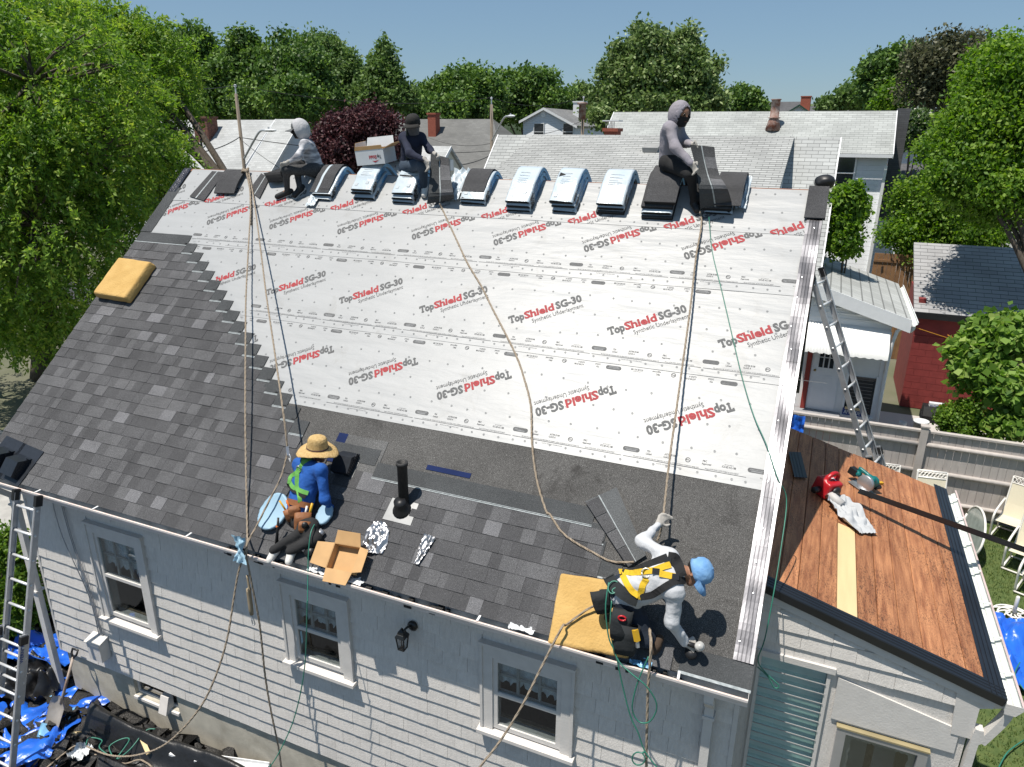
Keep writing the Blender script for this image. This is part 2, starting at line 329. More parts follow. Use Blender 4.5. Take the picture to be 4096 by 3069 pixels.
# ---- siding shingles, row by row
rows = int((ZT-ZB)/0.172)+1; sid = []; rg = random.Random(3)
for k in range(rows):
    zb = ZB+0.172*k; zt = min(zb+0.20, ZT); ivs = [(XL+0.02, XR-0.02)]
    for wv in WIN:
        if zb+0.172 > wv[7]-0.06 and zb < wv[6]+0.01:
            nx = []
            for a, b in ivs:
                if wv[5] <= a or wv[4] >= b: nx.append((a, b)); continue
                if wv[4] > a: nx.append((a, wv[4]-.001))
                if wv[5] < b: nx.append((wv[5]+.001, b))
            ivs = nx
    if zt-zb < 0.06: continue
    for a, b in ivs:
        x = a
        while x < b-0.002:
            wd = rg.choice((0.16, 0.20, 0.24, 0.28, 0.34)); 
            if b-x-wd < 0.10: wd = b-x
            sid.append((x, wd, zb+rg.uniform(-.0015, .0015), zt)); x += wd
def sidmesh(mb, x, wd, zb, zt, j):
    n = 3; t = 0.022+0.0015*j; V = []
    for i in range(n+1):
        xx = x+wd*i/n if i not in (0, n) else x+(0.0012 if i == 0 else wd-0.0012)
        dz = 0.002*math.sin(17*x+5.1*i+j*2); V += [(xx, WY+.012-t, zb+dz), (xx, WY+.012, zb+dz), (xx, WY+.012-0.004, zt)]
    Fc = []
    for i in range(n): q = 3*i; Fc += [(q, q+3, q+5, q+2), (q+1, q+4, q+3, q)]
    Fc += [(0, 2, 1), (3*n, 3*n+1, 3*n+2)]; mb.add(V, Fc)
cand = sorted(range(len(sid)), key=lambda i: -sid[i][1]/np.linalg.norm(np.array((sid[i][0], WY, sid[i][2]))-CAM)**2*(1 if sid[i][0] > -8.9 else 0.2))
big = set(cand[:300]); rest = MB()
for i, (x, wd, zb, zt) in enumerate(sid):
    if i in big: q = MB(); sidmesh(q, x, wd, zb, zt, i % 3); q.build('siding_shingle', m_sid, wall)
    else: sidmesh(rest, x, wd, zb, zt, i % 3)
tag(rest.build('siding_shingles', m_sid, wall), kind='stuff')
for xx in (XL, XR): mb = MB(); mb.box((xx-.02, WY-.012, ZB), (xx+.02, WY+.1, ZT)); mb.build('corner_board', m_trim, house)
# ---- windows
m_glass = glass('window_glass', (0.80, 0.84, 0.85), 0.10); m_cur = mat('white_curtain', (0.86, 0.88, 0.90), 0.9, var=0.12, scale=30); m_wood = mat('interior_wood', (0.26, 0.19, 0.12), 0.7, var=0.3, scale=12)
m_dk = mat('interior_dark', (0.10, 0.10, 0.10), 0.8, var=0.5, scale=6); m_scr = mat('window_screen', (0.035, 0.035, 0.036), 0.8, var=0.3, scale=4)
def window(parent, wv, Y, wide=True):
    x0, x1, zt, zb, X0, X1, Zt, Zs = wv
    W = mk('window', [(0, 0, 0)], [], m_trim, parent)  # replaced below
    bpy.data.objects.remove(W)
    mb = MB(); yo = Y-0.035
    mb.box((X0, yo, Zs), (x0-.02, Y+.03, Zt)); mb.box((x1+.02, yo, Zs), (X1, Y+.03, Zt)); mb.box((x0-.02, yo, zt+.02), (x1+.02, Y+.03, Zt))
    mb.box((X0-.012, yo-.022, Zt), (X1+.012, Y+.03, Zt+.03)); mb.box((X0-.006, yo-.012, Zs), (X0+.022, Y, Zt-.001)); mb.box((X1-.022, yo-.012, Zs), (X1+.006, Y, Zt-.001))
    W = mb.build('window', m_trim, parent)
    mb = MB(); mb.hexa([(X0-.03, yo-.055, Zs-.05), (X1+.03, yo-.055, Zs-.05), (X1+.03, Y+.05, Zs-.045), (X0-.03, Y+.05, Zs-.045), (X0-.03, yo-.055, Zs-.012), (X1+.03, yo-.055, Zs-.012), (X1+.03, Y+.05, Zs+.004), (X0-.03, Y+.05, Zs+.004)]); mb.build('sill', m_sill, W)
    zm = (zt+zb)/2; f = 0.03; mb = MB()                               # frame (storm window) and sashes
    a, b = Y-0.02, Y+0.02
    mb.box((x0-.02, a, zb-.02), (x0+f, b, zt+.02)); mb.box((x1-f, a, zb-.02), (x1+.02, b, zt+.02)); mb.box((x0+f, a, zt-f), (x1-f, b, zt+.02)); mb.box((x0+f, a, zb-.02), (x1-f, b, zb+f)); mb.box((x0+f, a, zm-.02), (x1-f, b-.004, zm+.02))
    mb.build('frame', m_trim, W)
    mb = MB(); nx = 3; yy = Y+0.04
    for i in range(1, nx): xx = x0+(x1-x0)*i/nx; mb.box((xx-.014, yy-.01, zm+.02), (xx+.014, yy+.012, zt))
    mb.box((x0, yy-.008, (zm+zt)/2-.012), (x1, yy+.010, (zm+zt)/2+.012)); mb.box((x0, yy-.009, zm-.03), (x1, yy+.011, zm+.019)); mb.build('muntin', m_trim, W)
    for (c, d) in ((zb+f, zm-.02), (zm+.02, zt-f)):
        mb = MB(); mb.box((x0+f, Y-.002, c), (x1-f, Y+.002, d)); mb.build('pane', m_glass, W)
    mb = MB(); mb.box((x0+f, Y+.012, zb+f), (x1-f, Y+.014, zm-.02)); 
    n = 26; V = []; Fc = []
    for i in range(n+1):
        xx = x0+(x1-x0)*i/n; dy = 0.02*math.sin(i*2.1)+.008*math.sin(i*5.3); V += [(xx, Y+.075+dy*.7, zt), (xx, Y+.08+dy, zt-(zt-zb)*(0.40+0.03*math.sin(i*1.7)))]
    Fc = [(2*i, 2*i+1, 2*i+3, 2*i+2) for i in range(n)]; mk('curtain', V, Fc, m_cur, W, True)
    mb = MB(); mb.box((x0-.05, Y+.12, zb-.1), (x1+.05, Y+.16, zb+.02)); mb.build('inner_sill', m_wood, W)
    return W
for wv in WIN: window(house, wv, WY)
# basement window
mb = MB(); x0, x1, zt, zb = BAS
mb.box((x0, fy0+.05, zb), (x0+.03, fy0+.10, zt)); mb.box((x1-.03, fy0+.05, zb), (x1, fy0+.10, zt)); mb.box((x0+.03, fy0+.05, zb), (x1-.03, fy0+.1, zb+.03)); mb.box((x0+.03, fy0+.05, zt-.02), (x1-.03, fy0+.1, zt))
B = mb.build('basement_window', m_trim, house)
mb = MB(); mb.box((x0+.03, fy0+.07, zb+.03), (x1-.03, fy0+.075, zt-.02)); mb.build('pane', glass('basement_glass', (0.25, 0.28, 0.32), 0.25), B)
mb = MB(); mb.hexa([(x0-.01, fy0-.03, zb-.05), (x1+.01, fy0-.03, zb-.05), (x1+.01, fy0+.05, zb-.05), (x0-.01, fy0+.05, zb-.05), (x0-.01, fy0-.03, zb-.012), (x1+.01, fy0-.03, zb-.012), (x1+.01, fy0+.05, zb), (x0-.01, fy0+.05, zb)]); mb.build('sill', m_sill, B)
mb = MB(); vx = x0+.52; mb.hexa([(vx, fy0-.10, zb-.04), (vx+.14, fy0-.10, zb-.04), (vx+.14, fy0+.05, zb-.04), (vx, fy0+.05, zb-.04), (vx, fy0-.02, zb+.19), (vx+.14, fy0-.02, zb+.19), (vx+.14, fy0+.05, zb+.19), (vx, fy0+.05, zb+.19)]); mb.build('dryer_vent', m_sill, B)
# ---- soffit, fascia, gutter
GX0, GX1 = -9.62, 0.0
mb = MB(); mb.box((GX0, 0.012, ZE-.135), (-.02, .06, ZE-.02)); mb.box((GX0, .06, ZE-.135), (-.02, WY+.01, ZE-.115)); mb.build('fascia', m_trim, house)
m_gut = mat('gutter_paint', (0.60, 0.545, 0.52), 0.5, col2=(0.72, 0.68, 0.66), scale=5, stretch=(1, 20, 20)); m_guti = mat('gutter_inside', (0.30, 0.32, 0.335), 0.6, var=0.25, scale=7); m_lip = mat('gutter_lip', (0.70, 0.52, 0.46), 0.6, col2=(0.74, 0.66, 0.61), scale=7, stretch=(1, 10, 10))
def gutter(name, P0, P1, out, w=0.12, h=0.105, parent=None, mats=None):
    """open K-profile trough from P0 to P1, 'out' points away from the roof"""
    P0 = np.asarray(P0, float); P1 = np.asarray(P1, float); out = norm(out); up = np.array([0, 0, 1.0])
    prof = [(0, 0), (0, -h), (.62*w, -h), (.66*w, -h*.72), (.92*w, -h*.45), (w, -h*.2), (w, 0), (w-.018, .0), (w-.018, -.006), (w-.006, -.008), (w-.008, -h*.22), (.88*w, -h*.47), (.62*w, -h*.7), (.58*w, -h+.004), (.004, -h+.004), (.004, 0)]
    V = [P+out*a+up*b for P in (P0, P1) for a, b in prof]; n = len(prof)
    Fc = [(i, (i+1) % n, n+(i+1) % n, n+i) for i in range(n)]; mi = [0 if i < 6 else (2 if i < 9 else 1) for i in range(n)]
    mi[-1] = 1
    return mk(name, V, Fc, mats, parent, False, mi)
gut = gutter('gutter', (GX0, 0.010, ZE-.012), (GX1, 0.010, ZE-.012), (0, -1, 0), w=.128, parent=house, mats=[m_gut, m_guti, m_lip])
for xx in (GX1, GX0):
    mb = MB(); mb.prism([(xx, .01, ZE-.012), (xx, .01, ZE-.115), (xx, -.07, ZE-.115), (xx, -.078, ZE-.085), (xx, -.118, ZE-.03), (xx, -.118, ZE-.012)], (.003 if xx > -1 else -.003, 0, 0)); mb.build('end_cap', m_gut, gut)
m_hang = mat('hanger_white', (0.8, 0.8, 0.8), 0.4)
for xx in (-0.55, -2.35, -5.85, -7.3, -8.3):
    mb = MB(); mb.bar((xx, .02, ZE-.006), (xx+.01, -.112, ZE-.004), .02, .004); mb.build('hanger', m_hang, gut)
m_deb = granule('gutter_debris', (0.012, 0.012, 0.012), (0.03, 0.03, 0.03), (0.10, 0.095, 0.09), 0.6, 160)
mb = MB(); rg = random.Random(5)
for i in range(70):
    xx = rg.choice((rg.uniform(-4.2, -2.7), rg.uniform(-5.4, -4.6), rg.uniform(-1.9, -.5))); s_ = rg.uniform(.02, .07)
    mb.box((xx, -.085+rg.uniform(0, .05), ZE-.112), (xx+s_, -.085+rg.uniform(.055, .09), ZE-.112+rg.uniform(.02, .07)))
tag(mb.build('gutter_litter', m_deb, gut), kind='stuff')
# downspouts
def downspout(xx, ztop, zend, yw, parent, w=.075, d=.055, off=0.09):
    mb = MB(); pts = [(xx, -.04, ztop), (xx, -.04, ztop-.08), (xx, yw-d, ztop-.27), (xx, yw-d, zend)]
    for i in range(3): mb.bar(pts[i], pts[i+1], w if i != 1 else w*.98, d if i != 1 else d*.97, up=(0, 1, 0.02))
    o = mb.build('downspout', m_trim, parent)
    for zz in (ztop-.38, (ztop+zend)/2):
        mb = MB(); mb.box((xx-w/2-.012, yw-2*d+.012, zz-.012), (xx+w/2+.012, yw+.004, zz+.012)); mb.build('strap', m_trim, o)
downspout(-0.29, ZE-.11, 0.2, WY-.01, house); downspout(-9.20, ZE-.11, 0.02, WY+.02, house, .10, .07)
# wires and meter box on wall
m_cable = mat('grey_cable', (0.30, 0.30, 0.31), 0.6); m_blk = mat('black_plastic', (0.012, 0.012, 0.013), 0.45)
for j, (xa, xb) in enumerate(((-8.46, -8.12), (-8.30, -8.08), (-8.27, -8.05))):
    mb = MB(); mb.tube(smoothpath([(xa, WY-.03, ZE-.2), (xa+.05, WY-.035, ZE-.8), (xb-.03, WY-.035, ZE-1.6), (xb, WY-.03, ZE-2.24)], 5), .006, 5); mb.build('cable', m_cable, house)
mb = MB(); mb.hexa([(-8.23, WY-.15, ZE-2.56), (-7.99, WY-.15, ZE-2.56), (-7.99, WY-.01, ZE-2.56), (-8.23, WY-.01, ZE-2.56), (-8.23, WY-.15, ZE-2.28), (-7.99, WY-.15, ZE-2.28), (-7.99, WY-.01, ZE-2.23), (-8.23, WY-.01, ZE-2.23)]); mb.hexa([(-8.25, WY-.17, ZE-2.30), (-7.97, WY-.17, ZE-2.30), (-7.97, WY-.01, ZE-2.245), (-8.25, WY-.01, ZE-2.245), (-8.25, WY-.17, ZE-2.275), (-7.97, WY-.17, ZE-2.275), (-7.97, WY-.01, ZE-2.22), (-8.25, WY-.01, ZE-2.22)])
mb.build('meter_box', m_trim, house)

# ================================================================== roof
m_base = granule('base_sheet', (0.036, 0.035, 0.034), (0.080, 0.078, 0.075), (0.24, 0.235, 0.23), 0.60, 260)
m_bdk = mat('back_roof', (0.05, 0.05, 0.052), 0.9)
mb = MB(); mb.hexa([RF(-9.54, -.02, -.05), RF(-.01, -.02, -.05), RF(-.01, RL, -.05), RF(-9.54, RL, -.05), RF(-9.54, -.02, 0), RF(-.01, -.02, 0), RF(-.01, RL, 0), RF(-9.54, RL, 0)])
roof = mb.build('roof', m_base, house)
def RB(u, v, h): q = RF(u, v, h); return np.array([q[0], 8.005-q[1], q[2]])
mb = MB(); mb.hexa([RB(-.01, -.3, -.05), RB(-9.54, -.3, -.05), RB(-9.54, RL-.01, -.05), RB(-.01, RL-.01, -.05), RB(-.01, -.3, 0), RB(-9.54, -.3, 0), RB(-9.54, RL-.01, 0), RB(-.01, RL-.01, 0)]); mb.build('rear_roof', m_base, house)
m_redwd = mat('ridge_board', (0.20, 0.085, 0.045), 0.8, var=0.3, scale=6)
mb = MB(); mb.hexa([RF(-9.5, RL-.03, .001), RF(-.03, RL-.03, .001), RF(-.03, RL+.02, .001), RF(-9.5, RL+.02, .001), RF(-9.5, RL-.03, .012), RF(-.03, RL-.03, .012), RF(-.03, RL+.02, .012), RF(-9.5, RL+.02, .012)]); mb.build('ridge_board', m_redwd, house)
# ---- shingles
TONE = [granule('shingle_tone_a', (0.036, 0.036, 0.038), (0.064, 0.064, 0.067), (0.154, 0.154, 0.160), .62), granule('shingle_tone_b', (0.040, 0.040, 0.041), (0.072, 0.072, 0.076), (0.200, 0.200, 0.208), .61),
        granule('shingle_tone_c', (0.049, 0.049, 0.052), (0.092, 0.092, 0.096), (0.246, 0.246, 0.253), .60), granule('shingle_tone_d', (0.071, 0.071, 0.075), (0.133, 0.133, 0.140), (0.322, 0.322, 0.338), .60)]
m_head = granule('headlap', (0.030, 0.032, 0.034), (0.062, 0.066, 0.069), (0.15, 0.155, 0.16), .63); m_nail = mat('nail_line', (0.22, 0.25, 0.26), 0.8, col2=(0.42, 0.45, 0.46), scale=30)
EXPO = 0.1485
def uR(k):
    if k <= 6: return (-0.62, -0.80, -1.0, -1.2, -1.40, -1.42, -1.435)[k]
    if k == 7: return -4.62
    return -5.06-0.2028*(k-8)
def vb(k): return -0.03+EXPO*k
tabs = []; rg = random.Random(21); NK = 26
for k in range(NK):
    u = -9.55; prev = -1; e = uR(k)
    raised = rg.random() < .5
    while u < e-0.001:
        wd = rg.choice((0.10, 0.14, 0.17, 0.20, 0.24, 0.30) if raised else (0.08, 0.11, 0.14, 0.17, .22))
        if e-u-wd < 0.07: wd = e-u
        if raised: tn = rg.choices((0, 1, 2, 3), (3, 6, 5, 1))[0]
        else: tn = rg.choices((0, 1, 2), (5, 4, 2))[0]
        tabs.append((u, wd, k, tn, raised)); u += wd; raised = not raised if rg.random() < .8 else raised
def tabgeo(wd, raised, dz=0.0):
    h1 = 0.0135 if raised else 0.0105; n = 0.205; i = .0005
    V = [(i, 0, -.001), (wd-i, 0, -.001), (wd-i, n, .0), (i, n, .0), (i, 0, h1), (wd-i, 0, h1), (wd-i, n, .004 if raised else .002), (i, n, .004 if raised else .002)]
    return V, [(4, 5, 6, 7), (0, 1, 5, 4), (1, 2, 6, 5), (3, 0, 4, 7)]
RM = Matrix([[1, 0, 0, 0], [0, CS, -SN, 0], [0, SN, CS, 0], [0, 0, 0, 1]])
cand = sorted(range(len(tabs)), key=lambda i: -tabs[i][1]/np.linalg.norm(RF(tabs[i][0], vb(tabs[i][2]))-CAM)**2)
big = set(cand[:300]); rest = MB(); meshes = {}
for i, (u, wd, k, tn, ra) in enumerate(tabs):
    h0 = 0.0045 + 0.0005*(i % 3)
    if i in big:
        key = (round(wd, 3), tn, ra)
        if key not in meshes:
            me = bpy.data.meshes.new('shingle_tab'); V, Fc = tabgeo(wd, ra); me.from_pydata(V, [], Fc); me.materials.append(TONE[tn]); meshes[key] = me
        o = bpy.data.objects.new('shingle_tab', meshes[key]); o.matrix_basis = Matrix.Translation(RF(u, vb(k), h0)) @ RM; link(o, roof)
    else:
        V, Fc = tabgeo(wd, ra); rest.add([RF(u+x, vb(k)+y, h0+z) for x, y, z in V], Fc, tn)
tag(rest.build('shingle_tabs', TONE, roof), kind='stuff')
def strip(name, u0, u1, v0, v1, h0, h1, m, parent, nail=None):
    mb = MB(); mb.hexa([RF(u0, v0, h0), RF(u1, v0, h0), RF(u1, v1, h0), RF(u0, v1, h0), RF(u0, v0, h1), RF(u1, v0, h1), RF(u1, v1, h1), RF(u0, v1, h1)])
    if nail:
        for a, b in nail: mb.quad(RF(u0, a, h1+.0008), RF(u1, a, h1+.0008), RF(u1, b, h1+.0008), RF(u0, b, h1+.0008), 1)
    return mb.build(name, [m, m_nail], parent)
for k in range(8, 25): v = vb(k)+EXPO-.004; strip('headlap_end', uR(k+1)-.05, uR(k), v, vb(k)+.349, .0045, .0115, m_head, roof, [(v+.008, v+.016), (v+.022, v+.028)])
v = vb(25)+EXPO-.004; strip('headlap_course', -9.55, uR(25), v, v+.2, .0045, .0115, m_head, roof, [(v+.008, v+.018)])
v = vb(6)+EXPO-.004; strip('headlap_course', -4.0, -1.57, v, v+.195, .0045, .0115, m_head, roof, [(v+.006, v+.014), (v+.021, v+.026)])
strip('headlap_course', -4.62, -4.02, vb(7)+EXPO-.004, vb(7)+.33, .0045, .0115, m_head, roof)
for k in (3, 4, 5): strip('headlap_end', -1.62, uR(k)+.0, vb(k)+EXPO-.004, vb(k)+.345, .004, .0095, m_head, roof, [(vb(k)+EXPO+.005, vb(k)+EXPO+.02)])
strip('starter_strip', -0.56, .012, -.03, .19, .003, .008, m_head, roof, [(-.028, -.006)])
strip('starter_strip', -9.56, -9.34, 4.03, 4.94, .016, .021, m_head, roof)
strip('patch_sheet', -4.5, -3.98, .93, 1.45, .0035, .006, granule('patch_granules', (0.05, 0.05, 0.05), (0.10, 0.10, 0.10), (0.26, 0.26, 0.26), .58), roof)
m_blu = mat('blue_film', (0.006, 0.016, 0.07), 0.8, spec=0.2)
strip('release_film', -3.43, -2.92, 1.235, 1.29, .004, .0062, m_blu, roof); strip('release_film', -4.62, -4.5, 1.10, 1.45, .0065, .0085, m_blu, roof)
# ================================================================== underlayment sheets and their print
m_und = mat('underlayment', (0.305, 0.312, 0.316), 0.45, col2=(0.338, 0.345, 0.349), scale=2.2, bump=0.20, bscale=7, stretch=(0.55, 2.6, 2.6), detail=7)
m_ink = mat('grey_ink', (0.085, 0.087, 0.09), 0.7, var=0.2, scale=40); m_red = mat('red_ink', (0.30, 0.022, 0.028), 0.7, var=0.2, scale=40); m_pale = mat('pale_ink', (0.20, 0.205, 0.21), 0.7, var=0.1, scale=40)
def smudges(m, c, lo, hi, fac, sc):   # scuffs and footmarks
    t = m.node_tree; N = t.nodes; L = t.links; b = N['Principled BSDF']; src = b.inputs['Base Color'].links[0].from_socket; g = N.new('ShaderNodeNewGeometry'); n1 = N.new('ShaderNodeTexNoise'); n1.inputs['Scale'].default_value = sc; n1.inputs['Detail'].default_value = 8; n1.inputs['Roughness'].default_value = .7; n1.inputs['Distortion'].default_value = .6; L.new(g.outputs['Position'], n1.inputs['Vector'])
    r1 = N.new('ShaderNodeMapRange'); r1.inputs[1].default_value = lo; r1.inputs[2].default_value = hi; r1.inputs[4].default_value = fac; L.new(n1.outputs[0], r1.inputs[0]); mx = N.new('ShaderNodeMix'); mx.data_type = 'RGBA'; L.new(r1.outputs[0], mx.inputs[0]); L.new(src, mx.inputs[6]); mx.inputs[7].default_value = (*c, 1); L.new(mx.outputs[2], b.inputs['Base Color'])
smudges(m_und, (.20, .195, .18), .56, .78, .55, 2.6); smudges(m_sid, (.36, .345, .32), .55, .8, .5, 1.8); smudges(m_base, (.03, .028, .027), .58, .70, .7, 2.4); smudges(m_found, (.25, .22, .17), .5, .75, .6, 2.0)
def shm(u, v): return np.clip((u+5.06+(v-1.5)*1.366+.10)/.12, 0, 1)*np.ones_like(v)*(v < 4.0)+1.0*(v >= 4.0)    # sheets lie dead flat under the laid shingles
def wrinkle(u, v):
    h = 0.009*np.abs(vnoise(u*.9+v*.7, v*7.0, 3.1)) + 0.004*vnoise(u*2.3, v*17+u*1.5, 9.2) + 0.010*np.maximum(0, vnoise(u*.5, v*2.2, 5.5)-.15)
    return h*shm(u, v)
SHEETS = [(1.69, 2.86, .002), (2.79, 3.94, .006), (3.87, 4.74, .010), (4.68, 5.345, .014)]
SHO = []
for (v0, v1, h0) in SHEETS:
    nu, nv = 300, max(20, int((v1-v0)*34)); U = np.linspace(-9.36, -.05, nu); Vv = np.linspace(v0, v1, nv); UU, VV = np.meshgrid(U, Vv, indexing='ij')
    edge = 0.012*vnoise(UU*.8, VV*0, v0)*(VV < v0+.02)
    H = h0*shm(UU, VV)+.0005 + wrinkle(UU, VV) + 0.006*np.maximum(0, vnoise(UU*1.2, v0*7, 2.0))*np.exp(-((VV-v0)/.03)**2); VE = VV+edge
    P = np.stack([UU, VE*CS-H*SN, ZE+VE*SN+H*CS], -1).reshape(-1, 3); I = np.arange(nu*nv).reshape(nu, nv)
    Q = np.stack([I[:-1, :-1].ravel(), I[1:, :-1].ravel(), I[1:, 1:].ravel(), I[:-1, 1:].ravel()], 1)
    o = link(bpy.data.objects.new('underlayment_sheet', fastmesh('underlayment_sheet', P, Q, m_und, smooth=True)), house); SHO.append(o)
def printed(name, parts, u, v, ang, h0, parent, clip=(0, 9)):
    """parts: list of (coords (n,2+), faces, material, dx, dy); laid on the sheet following its wrinkles"""
    V = []; Fc = []; mi = []; mats = []
    c, s_ = math.cos(ang), math.sin(ang)
    for co, fs, m, dx, dy in parts:
        b = len(V); 
        if m not in mats: mats.append(m)
        x = co[:, 0]+dx; y = co[:, 1]+dy; uu = u+c*x-s_*y; vv = v+s_*x+c*y; hh = h0+wrinkle(uu, vv)+.003
        V += list(np.stack([uu, vv*CS-hh*SN, ZE+vv*SN+hh*CS], 1))
        for f in fs:
            q = list(f); um = uu[q].mean(); vm = vv[q].mean()
            if -9.34 < um < -.12 and clip[0] < vm < clip[1] and (vm > 4.0 or um > -5.06-(vm-1.5)*1.366-.06): Fc.append(tuple(b+i for i in f)); mi.append(mats.index(m))
    if not Fc: return None
    return mk(name, V, Fc, mats, parent, False, mi)
def slab(co, fs, boxes):   # add slab serifs to a word
    co = list(co); fs = list(fs)
    for x0, y0, x1, y1 in boxes: b = len(co); co += [np.array((x0, y0, 0)), np.array((x1, y0, 0)), np.array((x1, y1, 0)), np.array((x0, y1, 0))]; fs.append((b, b+1, b+2, b+3))
    return np.array(co), fs
CAPH = 0.098
def word(t, w, size=None, off=0.0): return text_mesh('w', t, size or CAPH/0.70, off, None, w)
LT = word('Top', .182, off=.0068); LT = slab(*LT, [(-.004, .066, .014, .098), (.058, .066, .076, .098), (.018, 0, .054, .014)])
LS = word('Shield', .352, off=.0055); LS = slab(*LS, [(.062, .085, .082, .10), (.115, 0, .15, .012), (.062, 0, .085, .012)])
LG = word('SG-30', .305, off=.0065)
LU = word('Synthetic Underlayment', .60, CAPH*.56/.70, 0.0004)
LOGO = [(LT[0], LT[1], m_ink, 0, 0), (LS[0], LS[1], m_red, .183, 0), (LG[0], LG[1], m_ink, .556, 0), (LU[0], LU[1], m_ink, .255, -.085)]
ring = [(np.array([(.0045*math.cos(a), .0045*math.sin(a), 0) for a in np.linspace(0, 6.283, 7)[:-1]]), [tuple(range(6))], m_ink, .543, .08)]
A28 = math.radians(28.4)
def logo(i, u, v, flip): printed('printed_logo', LOGO+ring, u, v, A28 + (math.pi if flip else 0), SHEETS[i][2], SHO[i], (SHEETS[i][0]+.004, 5.32))
for k in range(-4, 5):
    if k <= 3: logo(1, -4.281+1.1715*k, 3.183-.045, False)
for k in range(-4, 4): logo(0, -4.054+1.1715*k-.02, 2.491+.045, True)
for k in range(-5, 4): logo(2, -4.123+1.1715*k-.02, 4.688+.045, True)
for k in range(-5, 4): logo(3, -1.81+1.1715*(k-2), 4.54, False)
def rrect(w, h, r=.02, n=4):
    P = []
    for cx_, cy_, a0 in ((w-r, h-r, 0), (r, h-r, 90), (r, r, 180), (w-r, r, 270)):
        for i in range(n+1): a = math.radians(a0+90*i/n); P.append((cx_+r*math.cos(a), cy_+r*math.sin(a), 0))
    return np.array(P), [tuple(range(len(P)))]
def ringm(r0, r1, n=12, c=(0, 0)):
    P = []
    for i in range(n): a = 2*math.pi*i/n; P += [(c[0]+r0*math.cos(a), c[1]+r0*math.sin(a), 0), (c[0]+r1*math.cos(a), c[1]+r1*math.sin(a), 0)]
    return np.array(P), [(2*i, 2*i+1, (2*i+3) % (2*n), (2*i+2) % (2*n)) for i in range(n)]
pill = rrect(.165, .046, .022); ptxt = word('MIAMI-DADE COUNTY', .125, .017, .0006); pin = rrect(.10, .010, .004)
def two(a, b, wa, wb, s=.026): A = word(a, wa, s, .0003); B = word(b, wb, s, .0003); return A, B
T1 = two('TDI', 'Listed', .032, .055); T2 = two('ASTM E108', 'CLASS A', .105, .075); T3 = two('FBC', 'Approved', .04, .085); T4 = word('ICC-ES AC-188', .125, .028, .0004); T5 = word('MEETS THE REQUIREMENTS OF', .08, .011)
ETL = ringm(.019, .025, 14, (.03, .02)); ET = word('ETL', .032, .018, .0004); RL1 = word('Be aware that slip resistance may vary dependent on weather, surface conditions or footwear being used.', .62, .0165); RL2 = word('Meets ASTM D226, ASTM D4869 & ASTM D8257', .30, .0165); RL3 = word('PLASTIC CAP NAILS / ROOFING NAILS', .22, .017)
line = (np.array([(0, 0, 0), (1.15, 0, 0), (1.15, .0045, 0), (0, .0045, 0)]), [(0, 1, 2, 3)])
SEG = [(*pill, m_ink, 0, 0), (ptxt[0], ptxt[1], m_pale, .02, .022), (*pin, m_pale, .032, .007)]
for dx, (a, b), in ((.235, T1), (.405, T2), (.765, T3)): SEG += [(a[0], a[1], m_ink, dx, .024), (b[0], b[1], m_ink, dx-.004, -.004)]
SEG += [(*ETL, m_ink, .60, -.004), (ET[0], ET[1], m_ink, .614, .010), (T4[0], T4[1], m_ink, .945, 0), (T5[0], T5[1], m_ink, .965, .028)]
SEG += [(*line, m_ink, .02, -.058), (RL1[0], RL1[1], m_ink, .12, -.046), (RL2[0], RL2[1], m_ink, .80, -.046), (RL3[0], RL3[1], m_pale, .35, -.083)]
for i, (u0, v0, fl) in enumerate(((-4.99+.0, 4.03, 0), (-4.50, 3.845, 1), (-5.60, 2.935, 0), (-4.05, 2.765, 1), (-4.99, 1.84, 0))):
    si = (2, 1, 1, 0, 0)[i]
    for k in range(-4, 5):
        uu = u0+1.1715*k
        if uu < -9.3 or uu > -.3 or (i > 1 and uu < -7.2): continue
        printed('printed_markings', SEG, uu, v0, math.pi if fl else 0, SHEETS[si][2], SHO[si])
for i in range(4):
    v0, v1, h0 = SHEETS[i]; P = []
    for du in np.arange(-9.2, -.2, .146): P.append((du+.02*math.sin(du*9), v0+.055+.008*math.sin(du*5)))
    for r_ in range(1, 4):
        for du in np.arange(-9.2+.11*(r_ % 2), -.2, .235): P.append((du+.03*math.sin(du*7+r_), v0+.055+r_*.26+.02*math.sin(du*3+r_)))
    parts = []
    for a, b in P:
        if b > v1-.04: continue
        c1 = ringm(.009, .0125, 8, (a, b)); c2 = ringm(.001, .005, 6, (a, b)); parts += [(*c1, m_pale, 0, 0), (*c2, m_pale, 0, 0)]
    tag(printed('cap_nail_marks', parts, 0, 0, 0, h0, SHO[i]), kind='stuff')
